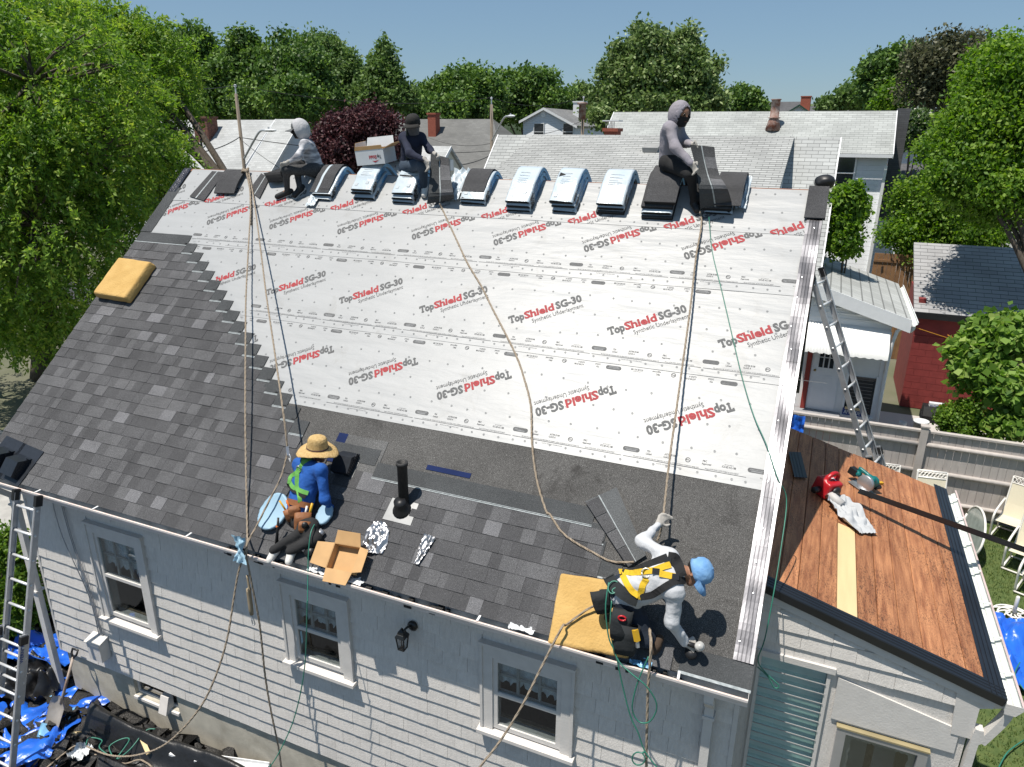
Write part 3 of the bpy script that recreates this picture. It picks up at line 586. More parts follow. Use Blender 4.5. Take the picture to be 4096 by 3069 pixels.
# ================================================================== metal edges
m_alu = mat('mill_aluminium', (0.105, 0.105, 0.115), 0.33, var=0.4, scale=2.5, metal=1.0, bump=0.03, bscale=6); m_ndent = mat('nail_head', (0.75, 0.75, 0.76), 0.3, metal=0.9)
def drip(name, u0, u1, segs, parent, m, hb=0.018, ribs=4):
    for (va, vz, hh) in segs:
        mb = MB(); V = []; n = 24; prof = [(u0, .0)]
        for i in range(ribs):
            c = u0+(u1-u0)*(i+1)/(ribs+1); prof += [(c-.004, .001), (c-.0015, .005), (c+.0015, .005), (c+.004, .001)]
        prof += [(u1, .004), (u1+.004, -.01), (u1+.004, -.075), (u1-.01, -.075)]
        for j in range(n+1):
            v = va+(vz-va)*j/n
            for (u, h) in prof: V.append(RF(u, v, hh+h+.0022*math.sin(v*7.3+u*20)+.0015*math.sin(v*17)))
        k = len(prof); Fc = [(j*k+i, j*k+i+1, (j+1)*k+i+1, (j+1)*k+i) for j in range(n) for i in range(k-1)]
        o = mk(name, V, Fc, m, parent, False)
        rr = random.Random(int(va*10)); q = MB()
        v = va+.15
        while v < vz-.1: q.lathe([(.0, .004), (.007, .003), (.008, 0)], RF(u0+rr.uniform(.02, .09), v, hh+.003), 6, 0, ax=RF(0, 0, 1)-RF(0, 0, 0)); v += rr.uniform(.2, .45)
        tag(q.build('nail_heads', m_ndent, o), kind='stuff')
drip('drip_edge', -.158, .0, ((.19, 1.66, .020), (1.62, 3.10, .023), (3.06, 4.93, .026)), house, m_alu)
drip('drip_edge', -9.56, -9.40, ((4.85, 5.36, .020),), house, m_alu)
# bent shingle over the ridge end
m_shn = granule('loose_shingle', (0.030, 0.030, 0.032), (0.058, 0.058, 0.061), (0.15, 0.15, 0.155), .62)
m_shb = mat('shingle_back', (0.012, 0.012, 0.013), 0.85, var=0.3, scale=40, bump=0.3, bscale=200)
V = []; n = 10; pth = [RF(0, 4.90, .045), RF(0, 5.2, .05), RF(0, 5.33, .055), np.array([0, 4.05, ZE+3.57]), np.array([0, 4.25, ZE+3.36]), np.array([0, 4.45, ZE+3.18])]
pth = smoothpath(pth, 3); mb = MB()
for s_ in (0,):
    Vt = [np.array([x, q[1], q[2]])+np.array([0, -.3*t, t]) for q in pth for x, t in ((-.19, .012), (.02, .012), (-.19, 0), (.02, 0))]
    Fc = []
    for i in range(len(pth)-1): b = 4*i; Fc += [(b, b+1, b+5, b+4), (b+2, b+6, b+7, b+3), (b, b+4, b+6, b+2), (b+1, b+3, b+7, b+5)]
    Fc += [(0, 2, 3, 1)]; mb.add(Vt, Fc)
mb.build('ridge_cap_shingle', m_shn, house)
# ---- vents on the roof
m_pipe = mat('cast_iron', (0.020, 0.020, 0.020), 0.6, var=0.3, scale=30, bump=0.2, bscale=90); m_fl = mat('flashing_metal', (0.16, 0.165, 0.17), 0.4, metal=0.8, var=0.1, scale=10)
pb = RF(-3.51, .80, 0); nrm = RF(0, 0, 1)-RF(0, 0, 0)
mb = MB(); mb.lathe([(.052, -.05), (.052, .46), (.061, .465), (.061, .50), (.045, .50), (.045, .42), (.0, .40)], pb, 18); vp = mb.build('vent_pipe', m_pipe, house, True)
mb = MB(); mb.lathe([(.108, .0), (.104, .014), (.080, .05), (.064, .10), (.060, .14)], RF(-3.51, .765, 0), 18, 0, ax=norm(nrm*.8+np.array([0, 0, .6]))); mb.build('collar', m_blk, vp, True)
mb = MB(); mb.hexa([RF(-3.68, .62, .018), RF(-3.35, .62, .018), RF(-3.36, .98, .006), RF(-3.66, .98, .006), RF(-3.68, .62, .021), RF(-3.35, .62, .021), RF(-3.36, .98, .009), RF(-3.66, .98, .009)]); mb.build('flashing', m_fl, vp)
m_bv = mat('vent_black', (0.013, 0.016, 0.022), 0.38, var=0.2, scale=20)
def box_vent(name, fr, parent, s=1.0, base=.0):
    mb = MB(); f = lambda x, y, z: fr(x*s, y*s, z*s+base)
    mb.hexa([f(-.12, -.13, .0), f(.12, -.13, .0), f(.12, .13, .0), f(-.12, .13, .0), f(-.12, -.13, .10), f(.12, -.13, .10), f(.12, .10, .13), f(-.12, .10, .13)])
    o = mb.build(name, m_bv, parent); return o
def bv(u, v, h0=0.0, rot=0.0, parent=None, name='box_vent', plate=True, s=1.0, lab=None):
    c, s2 = math.cos(rot), math.sin(rot)
    fr = lambda x, y, z: RF(u+c*x-s2*y, v+s2*x+c*y, h0+z)
    mb = MB(); P = [(-.11, -.15), (.11, -.15), (.11, .12), (-.11, .12)]
    lo = [fr(x*s, y*s, .004) for x, y in P]; hi = [fr(-.11*s, -.15*s, .085*s), fr(.11*s, -.15*s, .085*s), fr(.11*s, .02*s, .125*s), fr(-.11*s, .02*s, .125*s)]
    mb.add(lo+hi, [(3, 2, 1, 0), (4, 5, 6, 7), (0, 1, 5, 4), (1, 2, 6, 5), (2, 3, 7, 6), (3, 0, 4, 7)])
    if plate:
        mb.hexa([fr(-.19*s, -.2*s, -.002), fr(.19*s, -.2*s, -.002), fr(.19*s, .24*s, -.002), fr(-.19*s, .24*s, -.002), fr(-.19*s, -.2*s, .003), fr(.19*s, -.2*s, .003), fr(.19*s, .24*s, .003), fr(-.19*s, .24*s, .003)])
    o = mb.build(name, m_bv, parent)
    for i in range(9):
        q = MB(); y = -.13*s+i*.027*s; q.hexa([fr(.111*s, y, .02*s), fr(.118*s, y, .02*s), fr(.118*s, y+.010*s, .02*s), fr(.111*s, y+.010*s, .02*s), fr(.111*s, y, .075*s), fr(.118*s, y, .075*s), fr(.118*s, y+.010*s, .075*s), fr(.111*s, y+.010*s, .075*s)]); q.build('louver', m_bv, o)
    return o
bv(-4.36, 1.13, .006, 0, house, plate=False); mb = MB(); mb.hexa([RF(-4.5, .97, .012), RF(-4.22, .97, .012), RF(-4.22, 1.3, .007), RF(-4.5, 1.3, .007), RF(-4.5, .97, .014), RF(-4.22, .97, .014), RF(-4.22, 1.3, .009), RF(-4.5, 1.3, .009)]); mb.build('flashing', m_fl, house)
for i, (u, v) in enumerate(((-8.86, .18), (-9.23, .22))):
    o = bv(u, v, .022, -.10, None, 'box_vent', True, 1.12)
    tag(o, ('black metal box vent lying loose at the left eave, beside the ladder top', 'black metal box vent cut by the left picture edge, behind another vent')[i], 'roof vent', 'loose box vents at the left eave')

# ================================================================== porch with bare board roof
m_board = mat('cedar_boards', (0.22, 0.076, 0.033), 0.62, col2=(0.55, 0.25, 0.115), scale=6, bump=0.6, bscale=60, rand=0.14, stretch=(4.5, 0.4, 4.5), detail=10, contrast=(.25, .72))
def tar_flecks(m):      # dark scuffs of old tar paper left on the boards
    t = m.node_tree; N = t.nodes; L = t.links; b = N['Principled BSDF']; src = b.inputs['Base Color'].links[0].from_socket; g = N.new('ShaderNodeNewGeometry'); mp = N.new('ShaderNodeMapping'); mp.inputs['Scale'].default_value = (26, 9, 26); L.new(g.outputs['Position'], mp.inputs['Vector'])
    n1 = N.new('ShaderNodeTexNoise'); n1.inputs['Scale'].default_value = 3.0; n1.inputs['Detail'].default_value = 4; n1.inputs['Distortion'].default_value = 1.2; L.new(mp.outputs[0], n1.inputs['Vector']); r1 = N.new('ShaderNodeMapRange'); r1.inputs[1].default_value = .53; r1.inputs[2].default_value = .60; L.new(n1.outputs[0], r1.inputs[0])
    n2 = N.new('ShaderNodeTexNoise'); n2.inputs['Scale'].default_value = 1.6; n2.inputs['Detail'].default_value = 3; L.new(g.outputs['Position'], n2.inputs['Vector']); r2 = N.new('ShaderNodeMapRange'); r2.inputs[1].default_value = .35; r2.inputs[2].default_value = .62; r2.inputs[4].default_value = .7; L.new(n2.outputs[0], r2.inputs[0]); mu = N.new('ShaderNodeMath'); mu.operation = 'MULTIPLY'; L.new(r1.outputs[0], mu.inputs[0]); L.new(r2.outputs[0], mu.inputs[1])
    mx = N.new('ShaderNodeMix'); mx.data_type = 'RGBA'; L.new(mu.outputs[0], mx.inputs[0]); L.new(src, mx.inputs[6]); mx.inputs[7].default_value = (.028, .016, .011, 1); L.new(mx.outputs[2], b.inputs['Base Color'])
tar_flecks(m_board)
m_pine = mat('new_pine_board', (0.66, 0.50, 0.27), 0.65, var=0.08, scale=4, stretch=(3, .3, 3), rand=0.0)
PXE = 1.975; ya, yz = .95, 4.72
bw = [0.0]; rg = random.Random(4)
bounds = [-.06, .10, .272, .447, .618, .80, .972, 1.155, 1.343, 1.525, 1.69, 1.83]
mb = MB(); mb.box((0.0, .93, -.06), (PXE-.02, yz-.01, -.03), 0, PF); proof = mb.build('porch_roof', m_deck, house)
def bevel_board(x0, x1, y0, y1, h0, h1, m, name, parent):
    mb = MB(); b = .005
    mb.hexa([PF(x0, y0, h0), PF(x1, y0, h0), PF(x1, y1, h0), PF(x0, y1, h0), PF(x0, y0, h1-b), PF(x1, y0, h1-b), PF(x1, y1, h1-b), PF(x0, y1, h1-b)])
    mb.add([PF(x0, y0, h1-b), PF(x1, y0, h1-b), PF(x1, y1, h1-b), PF(x0, y1, h1-b), PF(x0+b, y0+b, h1), PF(x1-b, y0+b, h1), PF(x1-b, y1-b, h1), PF(x0+b, y1-b, h1)], [(4, 5, 6, 7), (0, 1, 5, 4), (1, 2, 6, 5), (2, 3, 7, 6), (3, 0, 4, 7)])
    return mb.build(name, m, parent)
for i in range(len(bounds)-1):
    h = rg.uniform(-.004, .004)
    if i == 4:
        bevel_board(bounds[i]+.003, bounds[i+1]-.003, ya, 2.62, -.03, h, m_pine, 'roof_board', proof); bevel_board(bounds[i]+.003, bounds[i+1]-.003, 2.626, yz, -.03, h-.003, m_board, 'roof_board', proof)
    else: bevel_board(bounds[i]+.003, bounds[i+1]-.003, ya, yz, -.03, h, m_board, 'roof_board', proof)
m_blkm = mat('black_drip_metal', (0.010, 0.011, 0.014), 0.28, var=0.2, scale=4, metal=0.0, spec=0.6)
def pdrip(a, b, inward, name='drip_edge'):   # a,b (x,y) on porch plane; inward vector
    a = np.array(a); b = np.array(b); i_ = np.array(inward); mb = MB(); g = [(0, .006), (.035, .006), (.037, .011), (.041, .011), (.043, .006), (.075, .006), (.077, .011), (.081, .011), (.083, .006), (.115, .006), (.117, .011), (.121, .011), (.123, .006), (.155, .005), (.155, .002)]
    V = []; n = 16
    for j in range(n+1):
        p = a+(b-a)*j/n
        for d, h in [(-.004, -.075), (-.004, -.004)]+g: q = p+i_*d; V.append(PF(q[0], q[1], h+.001*math.sin(j*2.1)))
    k = len(g)+2; return mk(name, V, [(j*k+i, j*k+i+1, (j+1)*k+i+1, (j+1)*k+i) for j in range(n) for i in range(k-1)], m_blkm, house)
pdrip((.0, .86), (PXE, .86), (0, 1)); o = pdrip((PXE, .86), (PXE, 4.80), (-1, 0))
mb = MB(); mb.hexa([PF(0.02, .885, -.16), PF(PXE-.03, .885, -.16), PF(PXE-.03, .905, -.16), PF(.02, .905, -.16), PF(0.02, .885, -.07), PF(PXE-.03, .885, -.07), PF(PXE-.03, .905, -.07), PF(.02, .905, -.07)]); mb.build('rake_board', m_trim, house)
PW = .93; PXR = 1.72   # porch front wall plane, right end
def pz(x, h=-.07): return PZ - (x/PC)*PS + h   # underside height of porch roof at x
fl = .80
JX0, JX1, JZ1, JZ0 = .02, .635, ZE-.335, .95
DX0, DX1, DZ1 = .78, 1.46, ZE-.87
mb = MB()
def pwall(x0, x1, z0, z1a, z1b): mb.prism([(x0, PW, z0), (x1, PW, z0), (x1, PW, z1b), (x0, PW, z1a)], (0, .10, 0))
pwall(XR+.004, JX0, ZB, pz(XR), pz(JX0)); pwall(JX0, JX1, JZ1, pz(JX0), pz(JX1)); pwall(JX0, JX1, ZB-.6, JZ0, JZ0); pwall(JX1, DX0, ZB-.6, pz(JX1), pz(DX0)); pwall(DX0, DX1, DZ1, pz(DX0), pz(DX1)); pwall(DX1, PXR, 0, pz(DX1), pz(PXR))
pw_ = mb.build('porch_wall', m_sid, house)
mb = MB(); mb.prism([(PXR, PW+.10, 0), (PXR, 4.70, 0), (PXR, 4.70, pz(PXR)), (PXR, PW+.10, pz(PXR))], (-.1, 0, 0)); mb.build('porch_side_wall', m_sid, house)
mb = MB(); mb.box((.0, PW, -.2), (PXR-.1, 4.7, ZB-.62)); mb.build('porch_floor', m_in, house)
mb = MB(); mb.box((-.07, 3.0, .2), (PXR-.1, 3.05, ZE-.3)); mb.build('porch_lining', m_dk, house)
# porch siding shingles above the openings
rg = random.Random(9)
for k in range(5):
    zb = ZE-.33+.155*k; x = -.05
    while x < 1.66:
        wd = rg.choice((.2, .25, .3, .36)); x1 = min(x+wd, 1.68); zt = min(zb+.18, pz(x1)-.06)
        if zt-zb > .03 and not (x1 > JX1 and zb < ZE-.40): q = MB(); t = .03; q.add([(x+.001, PW-t, zb+rg.uniform(-.004, .004)), (x1-.001, PW-t, zb+rg.uniform(-.004, .004)), (x1-.001, PW-.008, zt), (x+.001, PW-.008, zt), (x+.001, PW, zb), (x1-.001, PW, zb)], [(0, 1, 2, 3), (4, 5, 1, 0), (0, 3, 4), (1, 5, 2)]); q.build('siding_shingle', m_sid, pw_)
        x = x1+.0005
q = MB(); q.prism([(JX1+.06, PW-.022, DZ1+.05), (1.66, PW-.022, DZ1+.05), (1.66, PW-.022, DZ1+.30), (JX1+.06, PW-.022, DZ1+.50)], (0, .02, 0)); q.build('header_board', m_trim, house)
# jalousie window
m_jal = glass('jalousie_glass', (0.86, 0.92, 0.90), 0.05, 0.15); m_alf = mat('anodised_frame', (0.42, 0.42, 0.43), 0.45, metal=0.5, var=0.08)
mb = MB(); mb.box((JX0-.0, PW-.03, JZ0), (JX0+.03, PW+.05, JZ1)); mb.box((JX1-.03, PW-.03, JZ0), (JX1+.0, PW+.05, JZ1)); mb.box((JX0-.01, PW-.05, JZ1), (JX1+.03, PW+.05, JZ1+.06)); mb.box((JX0+.03, PW-.03, JZ0), (JX1-.03, PW+.05, JZ0+.03))
jal = mb.build('jalousie_window', m_trim, house)
z = JZ1-.05
while z > JZ0+.1:
    q = MB(); q.hexa([(JX0+.032, PW-.035, z-.085), (JX1-.032, PW-.035, z-.085), (JX1-.032, PW-.030, z-.088), (JX0+.032, PW-.030, z-.088), (JX0+.032, PW+.018, z+.020), (JX1-.032, PW+.018, z+.020), (JX1-.032, PW+.023, z+.017), (JX0+.032, PW+.023, z+.017)]); q.build('louver', m_jal, jal)
    q = MB(); q.box((JX0+.03, PW-.04, z-.091), (JX1-.03, PW-.033, z-.083)); q.build('louver_rail', m_alf, jal); z -= .105
mb = MB(); mb.box((JX0+.03, PW+.09, JZ0), (JX1-.03, PW+.095, JZ1)); mb.build('blind', mat('jalousie_blind', (0.70, 0.73, 0.72), 0.8, var=0.2, scale=3), jal)
# storm door
mb = MB(); f = .055
mb.box((DX0-.02, PW-.05, .5), (DX0+f, PW+.04, DZ1)); mb.box((DX1-f, PW-.05, .5), (DX1+.02, PW+.04, DZ1)); mb.box((DX0+f, PW-.05, DZ1-f), (DX1-f, PW+.04, DZ1)); mb.box((DX0-.03, PW-.06, DZ1), (DX1+.03, PW+.04, DZ1+.016), 1); door = mb.build('storm_door', [m_alf, mat('brass_trim', (0.30, 0.25, 0.14), 0.6)], house)
mb = MB(); mb.box((DX0+f, PW-.01, .5), (DX1-f, PW-.005, DZ1-f)); mb.build('pane', m_glass, door)
for side in (0, 1, 2):
    V = []; n = 13
    for i in range(n*4+1):
        t = i/(n*4); s_ = .012*abs(math.sin(t*n*math.pi))
        if side == 2: x = DX0+f+(DX1-DX0-2*f)*t; V += [(x, PW+.0, DZ1-f), (x, PW+.0, DZ1-f-.06-s_)]
        else:
            z = DZ1-f-t*1.6; x0 = DX0+f if side == 0 else DX1-f; sg = 1 if side == 0 else -1; V += [(x0, PW+.004, z), (x0+sg*(.05+s_), PW+.004, z)]
    mk('scallop_trim', V, [(2*i, 2*i+1, 2*i+3, 2*i+2) for i in range(n*4)], m_alf, door)
mb = MB(); mb.box((DX0+.06, PW+.55, .5), (DX1-.35, PW+.58, DZ1-.25)); mb.box((DX1-.30, PW+.45, .5), (DX1-.12, PW+.48, DZ1-.35)); mb.build('inner_door', mat('inner_door_paint', (0.33, 0.36, 0.38), 0.6, var=0.2, scale=3), door)
# porch gutter, bracket post and downspout
m_gw = mat('white_gutter', (0.66, 0.69, 0.66), 0.45, var=0.08, scale=6); m_gl = mat('gutter_lip_faded', (0.50, 0.40, 0.38), 0.6, var=.1)
pg0 = PF(PXE, 0, -.02); pgut = gutter('porch_gutter', (pg0[0]+.005, .84, pg0[2]), (pg0[0]+.005, 4.86, pg0[2]), (1, 0, 0), w=.125, h=.09, parent=house, mats=[m_gw, m_gw, m_gl])
mb = MB(); mb.prism([(pg0[0], .838, pg0[2]), (pg0[0], .838, pg0[2]-.10), (pg0[0]+.08, .838, pg0[2]-.10), (pg0[0]+.125, .838, pg0[2]-.03), (pg0[0]+.125, .838, pg0[2])], (0, -.004, 0)); mb.build('end_cap', m_trim, pgut)
for yy in (1.25, 1.75, 2.3, 2.9, 3.5, 4.1, 4.6): mb = MB(); mb.bar((pg0[0]+.0, yy, pg0[2]-.002), (pg0[0]+.118, yy, pg0[2]-.001), .03, .006); mb.build('hanger', m_gw, pgut)
mb = MB(); pts = smoothpath([(pg0[0]+.06, .92, pg0[2]-.08), (pg0[0]+.03, .92, pg0[2]-.22), (PXR+.10, .92, pg0[2]-.48), (PXR+.05, .92, pg0[2]-.58), (PXR+.045, .92, .1)], 5)
for i in range(len(pts)-1): mb.bar(pts[i], pts[i+1], .06, .085, up=(0, 1, 0.01))
mb.build('downspout', m_trim, house)
mb = MB(); mb.prism([(1.60, .90, ZE-.62), (1.75, .90, ZE-.62), (1.75, .90, ZE-.30), (1.90, .90, ZE-.24), (1.90, .90, ZE-.17), (1.56, .90, ZE-.08)], (0, .025, 0)); mb.build('cornice_return', m_trim, house)
# ================================================================== neighbouring houses
def tabmat(name, col, axis='x', slope=40.0, joint=0.45, w=0.305, e=0.127, var=0.10):
    """three-tab shingles seen from afar: brick pattern on (along eave, height)"""
    if name in MATS: return MATS[name]
    m = bpy.data.materials.new(name); m.use_nodes = True; MATS[name] = m
    t = m.node_tree; N = t.nodes; L = t.links; b = N['Principled BSDF']; b.inputs['Roughness'].default_value = 0.9; b.inputs['Specular IOR Level'].default_value = 0.2
    g = N.new('ShaderNodeNewGeometry'); sp = N.new('ShaderNodeSeparateXYZ'); L.new(g.outputs['Position'], sp.inputs[0]); cb = N.new('ShaderNodeCombineXYZ')
    L.new(sp.outputs[0 if axis == 'x' else 1], cb.inputs[0]); L.new(sp.outputs[2], cb.inputs[1])
    br = N.new('ShaderNodeTexBrick'); br.inputs['Scale'].default_value = 1.0; br.inputs['Brick Width'].default_value = w; br.inputs['Row Height'].default_value = e*math.sin(math.radians(slope))
    br.inputs['Mortar Size'].default_value = 0.006; br.inputs['Mortar Smooth'].default_value = 0.2; br.inputs['Bias'].default_value = 0.0; br.offset = 0.5
    br.inputs['Color1'].default_value = (*[c*(1-var) for c in col], 1); br.inputs['Color2'].default_value = (*[c*(1+var) for c in col], 1); br.inputs['Mortar'].default_value = (*[c*joint for c in col], 1)
    L.new(cb.outputs[0], br.inputs['Vector'])
    nz = N.new('ShaderNodeTexNoise'); nz.inputs['Scale'].default_value = 0.8; nz.inputs['Detail'].default_value = 6; L.new(g.outputs['Position'], nz.inputs['Vector'])
    mr = N.new('ShaderNodeMapRange'); mr.inputs[1].default_value = 0.3; mr.inputs[2].default_value = 0.7; mr.inputs[3].default_value = 0.86; mr.inputs[4].default_value = 1.1; L.new(nz.outputs[0], mr.inputs[0])
    hs = N.new('ShaderNodeHueSaturation'); L.new(br.outputs['Color'], hs.inputs['Color']); L.new(mr.outputs[0], hs.inputs['Value']); L.new(hs.outputs[0], b.inputs['Base Color'])
    return m
def clap(name, col, e=0.2, depth=0.5):
    """horizontal lap siding: shade lines come from a stepped bump"""
    if name in MATS: return MATS[name]
    m = bpy.data.materials.new(name); m.use_nodes = True; MATS[name] = m
    t = m.node_tree; N = t.nodes; L = t.links; b = N['Principled BSDF']; b.inputs['Roughness'].default_value = 0.55; b.inputs['Base Color'].default_value = (*col, 1)
    g = N.new('ShaderNodeNewGeometry'); sp = N.new('ShaderNodeSeparateXYZ'); L.new(g.outputs['Position'], sp.inputs[0])
    dv = N.new('ShaderNodeMath'); dv.operation = 'DIVIDE'; dv.inputs[1].default_value = e; L.new(sp.outputs[2], dv.inputs[0]); fr = N.new('ShaderNodeMath'); fr.operation = 'FRACT'; L.new(dv.outputs[0], fr.inputs[0])
    pw = N.new('ShaderNodeMath'); pw.operation = 'POWER'; pw.inputs[1].default_value = 6; 
    iv = N.new('ShaderNodeMath'); iv.operation = 'SUBTRACT'; iv.inputs[0].default_value = 1.0; L.new(fr.outputs[0], iv.inputs[1])
    bp = N.new('ShaderNodeBump'); bp.inputs['Strength'].default_value = depth; bp.inputs['Distance'].default_value = 0.05; L.new(iv.outputs[0], bp.inputs['Height']); L.new(bp.outputs[0], b.inputs['Normal'])
    return m
m_wsid = clap('white_clapboard', (0.66, 0.68, 0.70), .17, .8); m_ysid = clap('cream_clapboard', (0.60, 0.57, 0.47), .17, .7); m_wt = mat('white_trim', (0.72, 0.73, 0.74), 0.5, var=0.04)
m_brick = mat('chimney_brick', (0.22, 0.055, 0.035), 0.9, col2=(0.33, 0.10, 0.06), scale=25, bump=0.4, bscale=40)
m_brd = mat('old_brick', (0.05, 0.03, 0.025), 0.9, col2=(0.24, 0.10, 0.07), scale=16, bump=0.4, bscale=40)
m_wglass = mat('dark_window', (0.03, 0.035, 0.04), 0.1, spec=0.8)
def roofslab(name, pts, m, parent, th=.09):
    """pts: quad on the upper surface (ccw from above)"""
    n = norm(np.cross(np.asarray(pts[1])-pts[0], np.asarray(pts[-1])-pts[0])); n = n if n[2] > 0 else -n
    mb = MB(); mb.prism([np.asarray(q, float)-n*th for q in pts], n*th); return mb.build(name, m, parent)
def wbox(name, a, b, m, parent): mb = MB(); mb.box(a, b); return mb.build(name, m, parent)
def far_window(c, w, h, parent, axis='y', sgn=-1, shutters=None):
    x, y, z = c; mb = MB(); t = .03*sgn; f = .055
    if axis == 'y':
        B = lambda x0, x1, z0, z1, d0, d1, m=0: mb.box((x+x0, min(y+d0, y+d1), z+z0), (x+x1, max(y+d0, y+d1), z+z1), m)
    else:
        B = lambda x0, x1, z0, z1, d0, d1, m=0: mb.box((min(x+d0, x+d1), y+x0, z+z0), (max(x+d0, x+d1), y+x1, z+z1), m)
    B(-w/2-f, -w/2, -h/2-f, h/2+f, .0, 2*t); B(w/2, w/2+f, -h/2-f, h/2+f, 0, 2*t); B(-w/2, w/2, h/2, h/2+f, 0, 2*t); B(-w/2, w/2, -h/2-f, -h/2, 0, 2.4*t); B(-w/2, w/2, -.02, .02, 0, 1.6*t)
    o = mb.build('window', m_wt, parent); mb = MB(); B(-w/2, w/2, -h/2, h/2, 0, .7*t); mb.build('pane', m_wglass, o); return o
def chimney(c, w, d, z0, z1, m, parent, cap=True):
    mb = MB(); mb.box((c[0]-w/2, c[1]-d/2, z0), (c[0]+w/2, c[1]+d/2, z1)); o = mb.build('chimney', m, parent)
    if cap: wbox('cap', (c[0]-w/2-.05, c[1]-d/2-.05, z1), (c[0]+w/2+.05, c[1]+d/2+.05, z1+.10), m, o)
    return o
def gable_x(name, label, x0, x1, Yr, zr, slope, df, db, mroof, mwall, cat='house', ov=.25, z0=0.0, ends=True):
    """house with ridge along X: front run df, back run db"""
    H = empty(name, ((x0+x1)/2, Yr, z0), label, cat); t = math.tan(math.radians(slope))
    roofslab('roof', [(x0, Yr-df, zr-df*t), (x1, Yr-df, zr-df*t), (x1, Yr, zr), (x0, Yr, zr)], mroof, H)
    roofslab('roof', [(x1, Yr+db, zr-db*t), (x0, Yr+db, zr-db*t), (x0, Yr+.01, zr), (x1, Yr+.01, zr)], mroof, H)
    a, b = Yr-df+ov, Yr+db-ov; za, zb = zr-(df-ov)*t-.09/math.cos(math.radians(slope)), zr-(db-ov)*t-.09/math.cos(math.radians(slope))
    mb = MB(); mb.box((x0+ov*.5, a, z0), (x1-ov*.5, a+.15, za)); mb.build('front_wall', mwall, H); mb = MB(); mb.box((x0+ov*.5, b-.15, z0), (x1-ov*.5, b, zb)); mb.build('rear_wall', mwall, H)
    for xx, e in ((x0+ov*.5, .15), (x1-ov*.5-.15, .15)):
        mb = MB(); mb.prism([(xx, a+.15, z0), (xx, b-.15, z0), (xx, b-.15, zb), (xx, Yr, zr-.13), (xx, a+.15, za)], (e, 0, 0)); mb.build('gable_wall', mwall, H)
    for xx in (x0-.03, x1):   # rake boards
        mb = MB(); mb.prism([(xx, Yr-df, zr-df*t-.16), (xx, Yr, zr-.16), (xx, Yr, zr+.012), (xx, Yr-df, zr-df*t+.012)], (.03, 0, 0)); mb.build('rake_board', m_wt, H)
    mb = MB(); mb.box((x0, Yr-df-.10, zr-df*t-.13), (x1, Yr-df, zr-df*t-.02)); mb.build('gutter', m_wt, H)
    return H
def gable_y(name, label, xc, Y0, Y1, zr, slope, hw, mroof, mwall, cat='house', ov=.25, z0=0.0, hw2=None):
    """house with ridge running away from the camera"""
    hw2 = hw2 or hw; t = math.tan(math.radians(slope)); H = empty(name, (xc, (Y0+Y1)/2, z0), label, cat)
    roofslab('roof', [(xc-hw, Y0, zr-hw*t), (xc, Y0, zr), (xc, Y1, zr), (xc-hw, Y1, zr-hw*t)], mroof, H); roofslab('roof', [(xc+.01, Y0, zr), (xc+hw2, Y0, zr-hw2*t), (xc+hw2, Y1, zr-hw2*t), (xc+.01, Y1, zr)], mroof, H)
    k = .09/math.cos(math.radians(slope))
    for yy in (Y0+ov, Y1-ov-.15):
        mb = MB(); mb.prism([(xc-hw+ov, yy, z0), (xc+hw2-ov, yy, z0), (xc+hw2-ov, yy, zr-(hw2-ov)*t-k), (xc, yy, zr-.13), (xc-hw+ov, yy, zr-(hw-ov)*t-k)], (0, .15, 0)); mb.build('gable_wall', mwall, H)
    for xx, w_ in ((xc-hw+ov, hw), (xc+hw2-ov-.15, hw2)): mb = MB(); mb.box((xx, Y0+ov+.15, z0), (xx+.15, Y1-ov-.15, zr-(w_-ov)*t-k)); mb.build('side_wall', mwall, H)
    for sx, w_ in ((-1, hw), (1, hw2)):
        mb = MB(); mb.prism([(xc, Y0-.03, zr-.17), (xc, Y0-.03, zr+.012), (xc+sx*w_, Y0-.03, zr-w_*t+.012), (xc+sx*w_, Y0-.03, zr-w_*t-.17)], (0, .03, 0)); mb.build('rake_board', m_wt, H)
    return H
r_pale = tabmat('pale_three_tab', (0.36, 0.37, 0.365), 'x', 45, .35); r_pale2 = tabmat('pale_three_tab_dormer', (0.355, 0.362, 0.355), 'x', 21, .28); r_far = tabmat('pale_three_tab_far', (0.37, 0.385, 0.375), 'x', 36, .5)
r_left = tabmat('pale_roof_left', (0.40, 0.41, 0.41), 'x', 42, .7); r_mid = tabmat('grey_roof_mid', (0.155, 0.155, 0.15), 'x', 38, .75); r_dk = tabmat('dark_roof', (0.10, 0.10, 0.105), 'x', 38, .7); r_pY = tabmat('pale_roof_y', (0.36, 0.37, 0.36), 'y', 35, .5); r_mY = tabmat('grey_roof_y', (0.20, 0.20, 0.20), 'y', 30, .7)
# --- neighbour directly behind (pale roof with shed dormer)
A = on_y(1994, 541, 17.0); B = on_y(3367, 549, 17.0); zr = (A[2]+B[2])/2; XA, XB = A[0], 0.03
nb = gable_x('neighbour_house', 'pale grey roofed house with wide shed dormer just behind the ridge', XA, XB, 17.0, zr, 44, 4.0, 4.0, r_pale, m_wsid)
d0 = on_y(2131, 544, 16.95)[0]; d1 = on_y(3172, 560, 16.5)[0]; t21 = math.tan(math.radians(19)); yf = 13.2; zd = zr+.02
roofslab('dormer_roof', [(d0, yf, zd-(17-yf)*t21), (d1, yf, zd-(17-yf)*t21), (d1, 16.95, zd), (d0, 16.95, zd)], r_pale2, nb)
t44 = math.tan(math.radians(44))
for xx in (d0+.08, d1-.16): mb = MB(); mb.prism([(xx, 16.7, zr-.3*t44-.02), (xx, yf+.2, zr-(17-yf-.2)*t44), (xx, yf+.2, zd-(17-yf-.2)*t21-.1), (xx, 16.7, zd-.3*t21-.1)], (.08, 0, 0)); mb.build('dormer_cheek', m_wsid, nb)
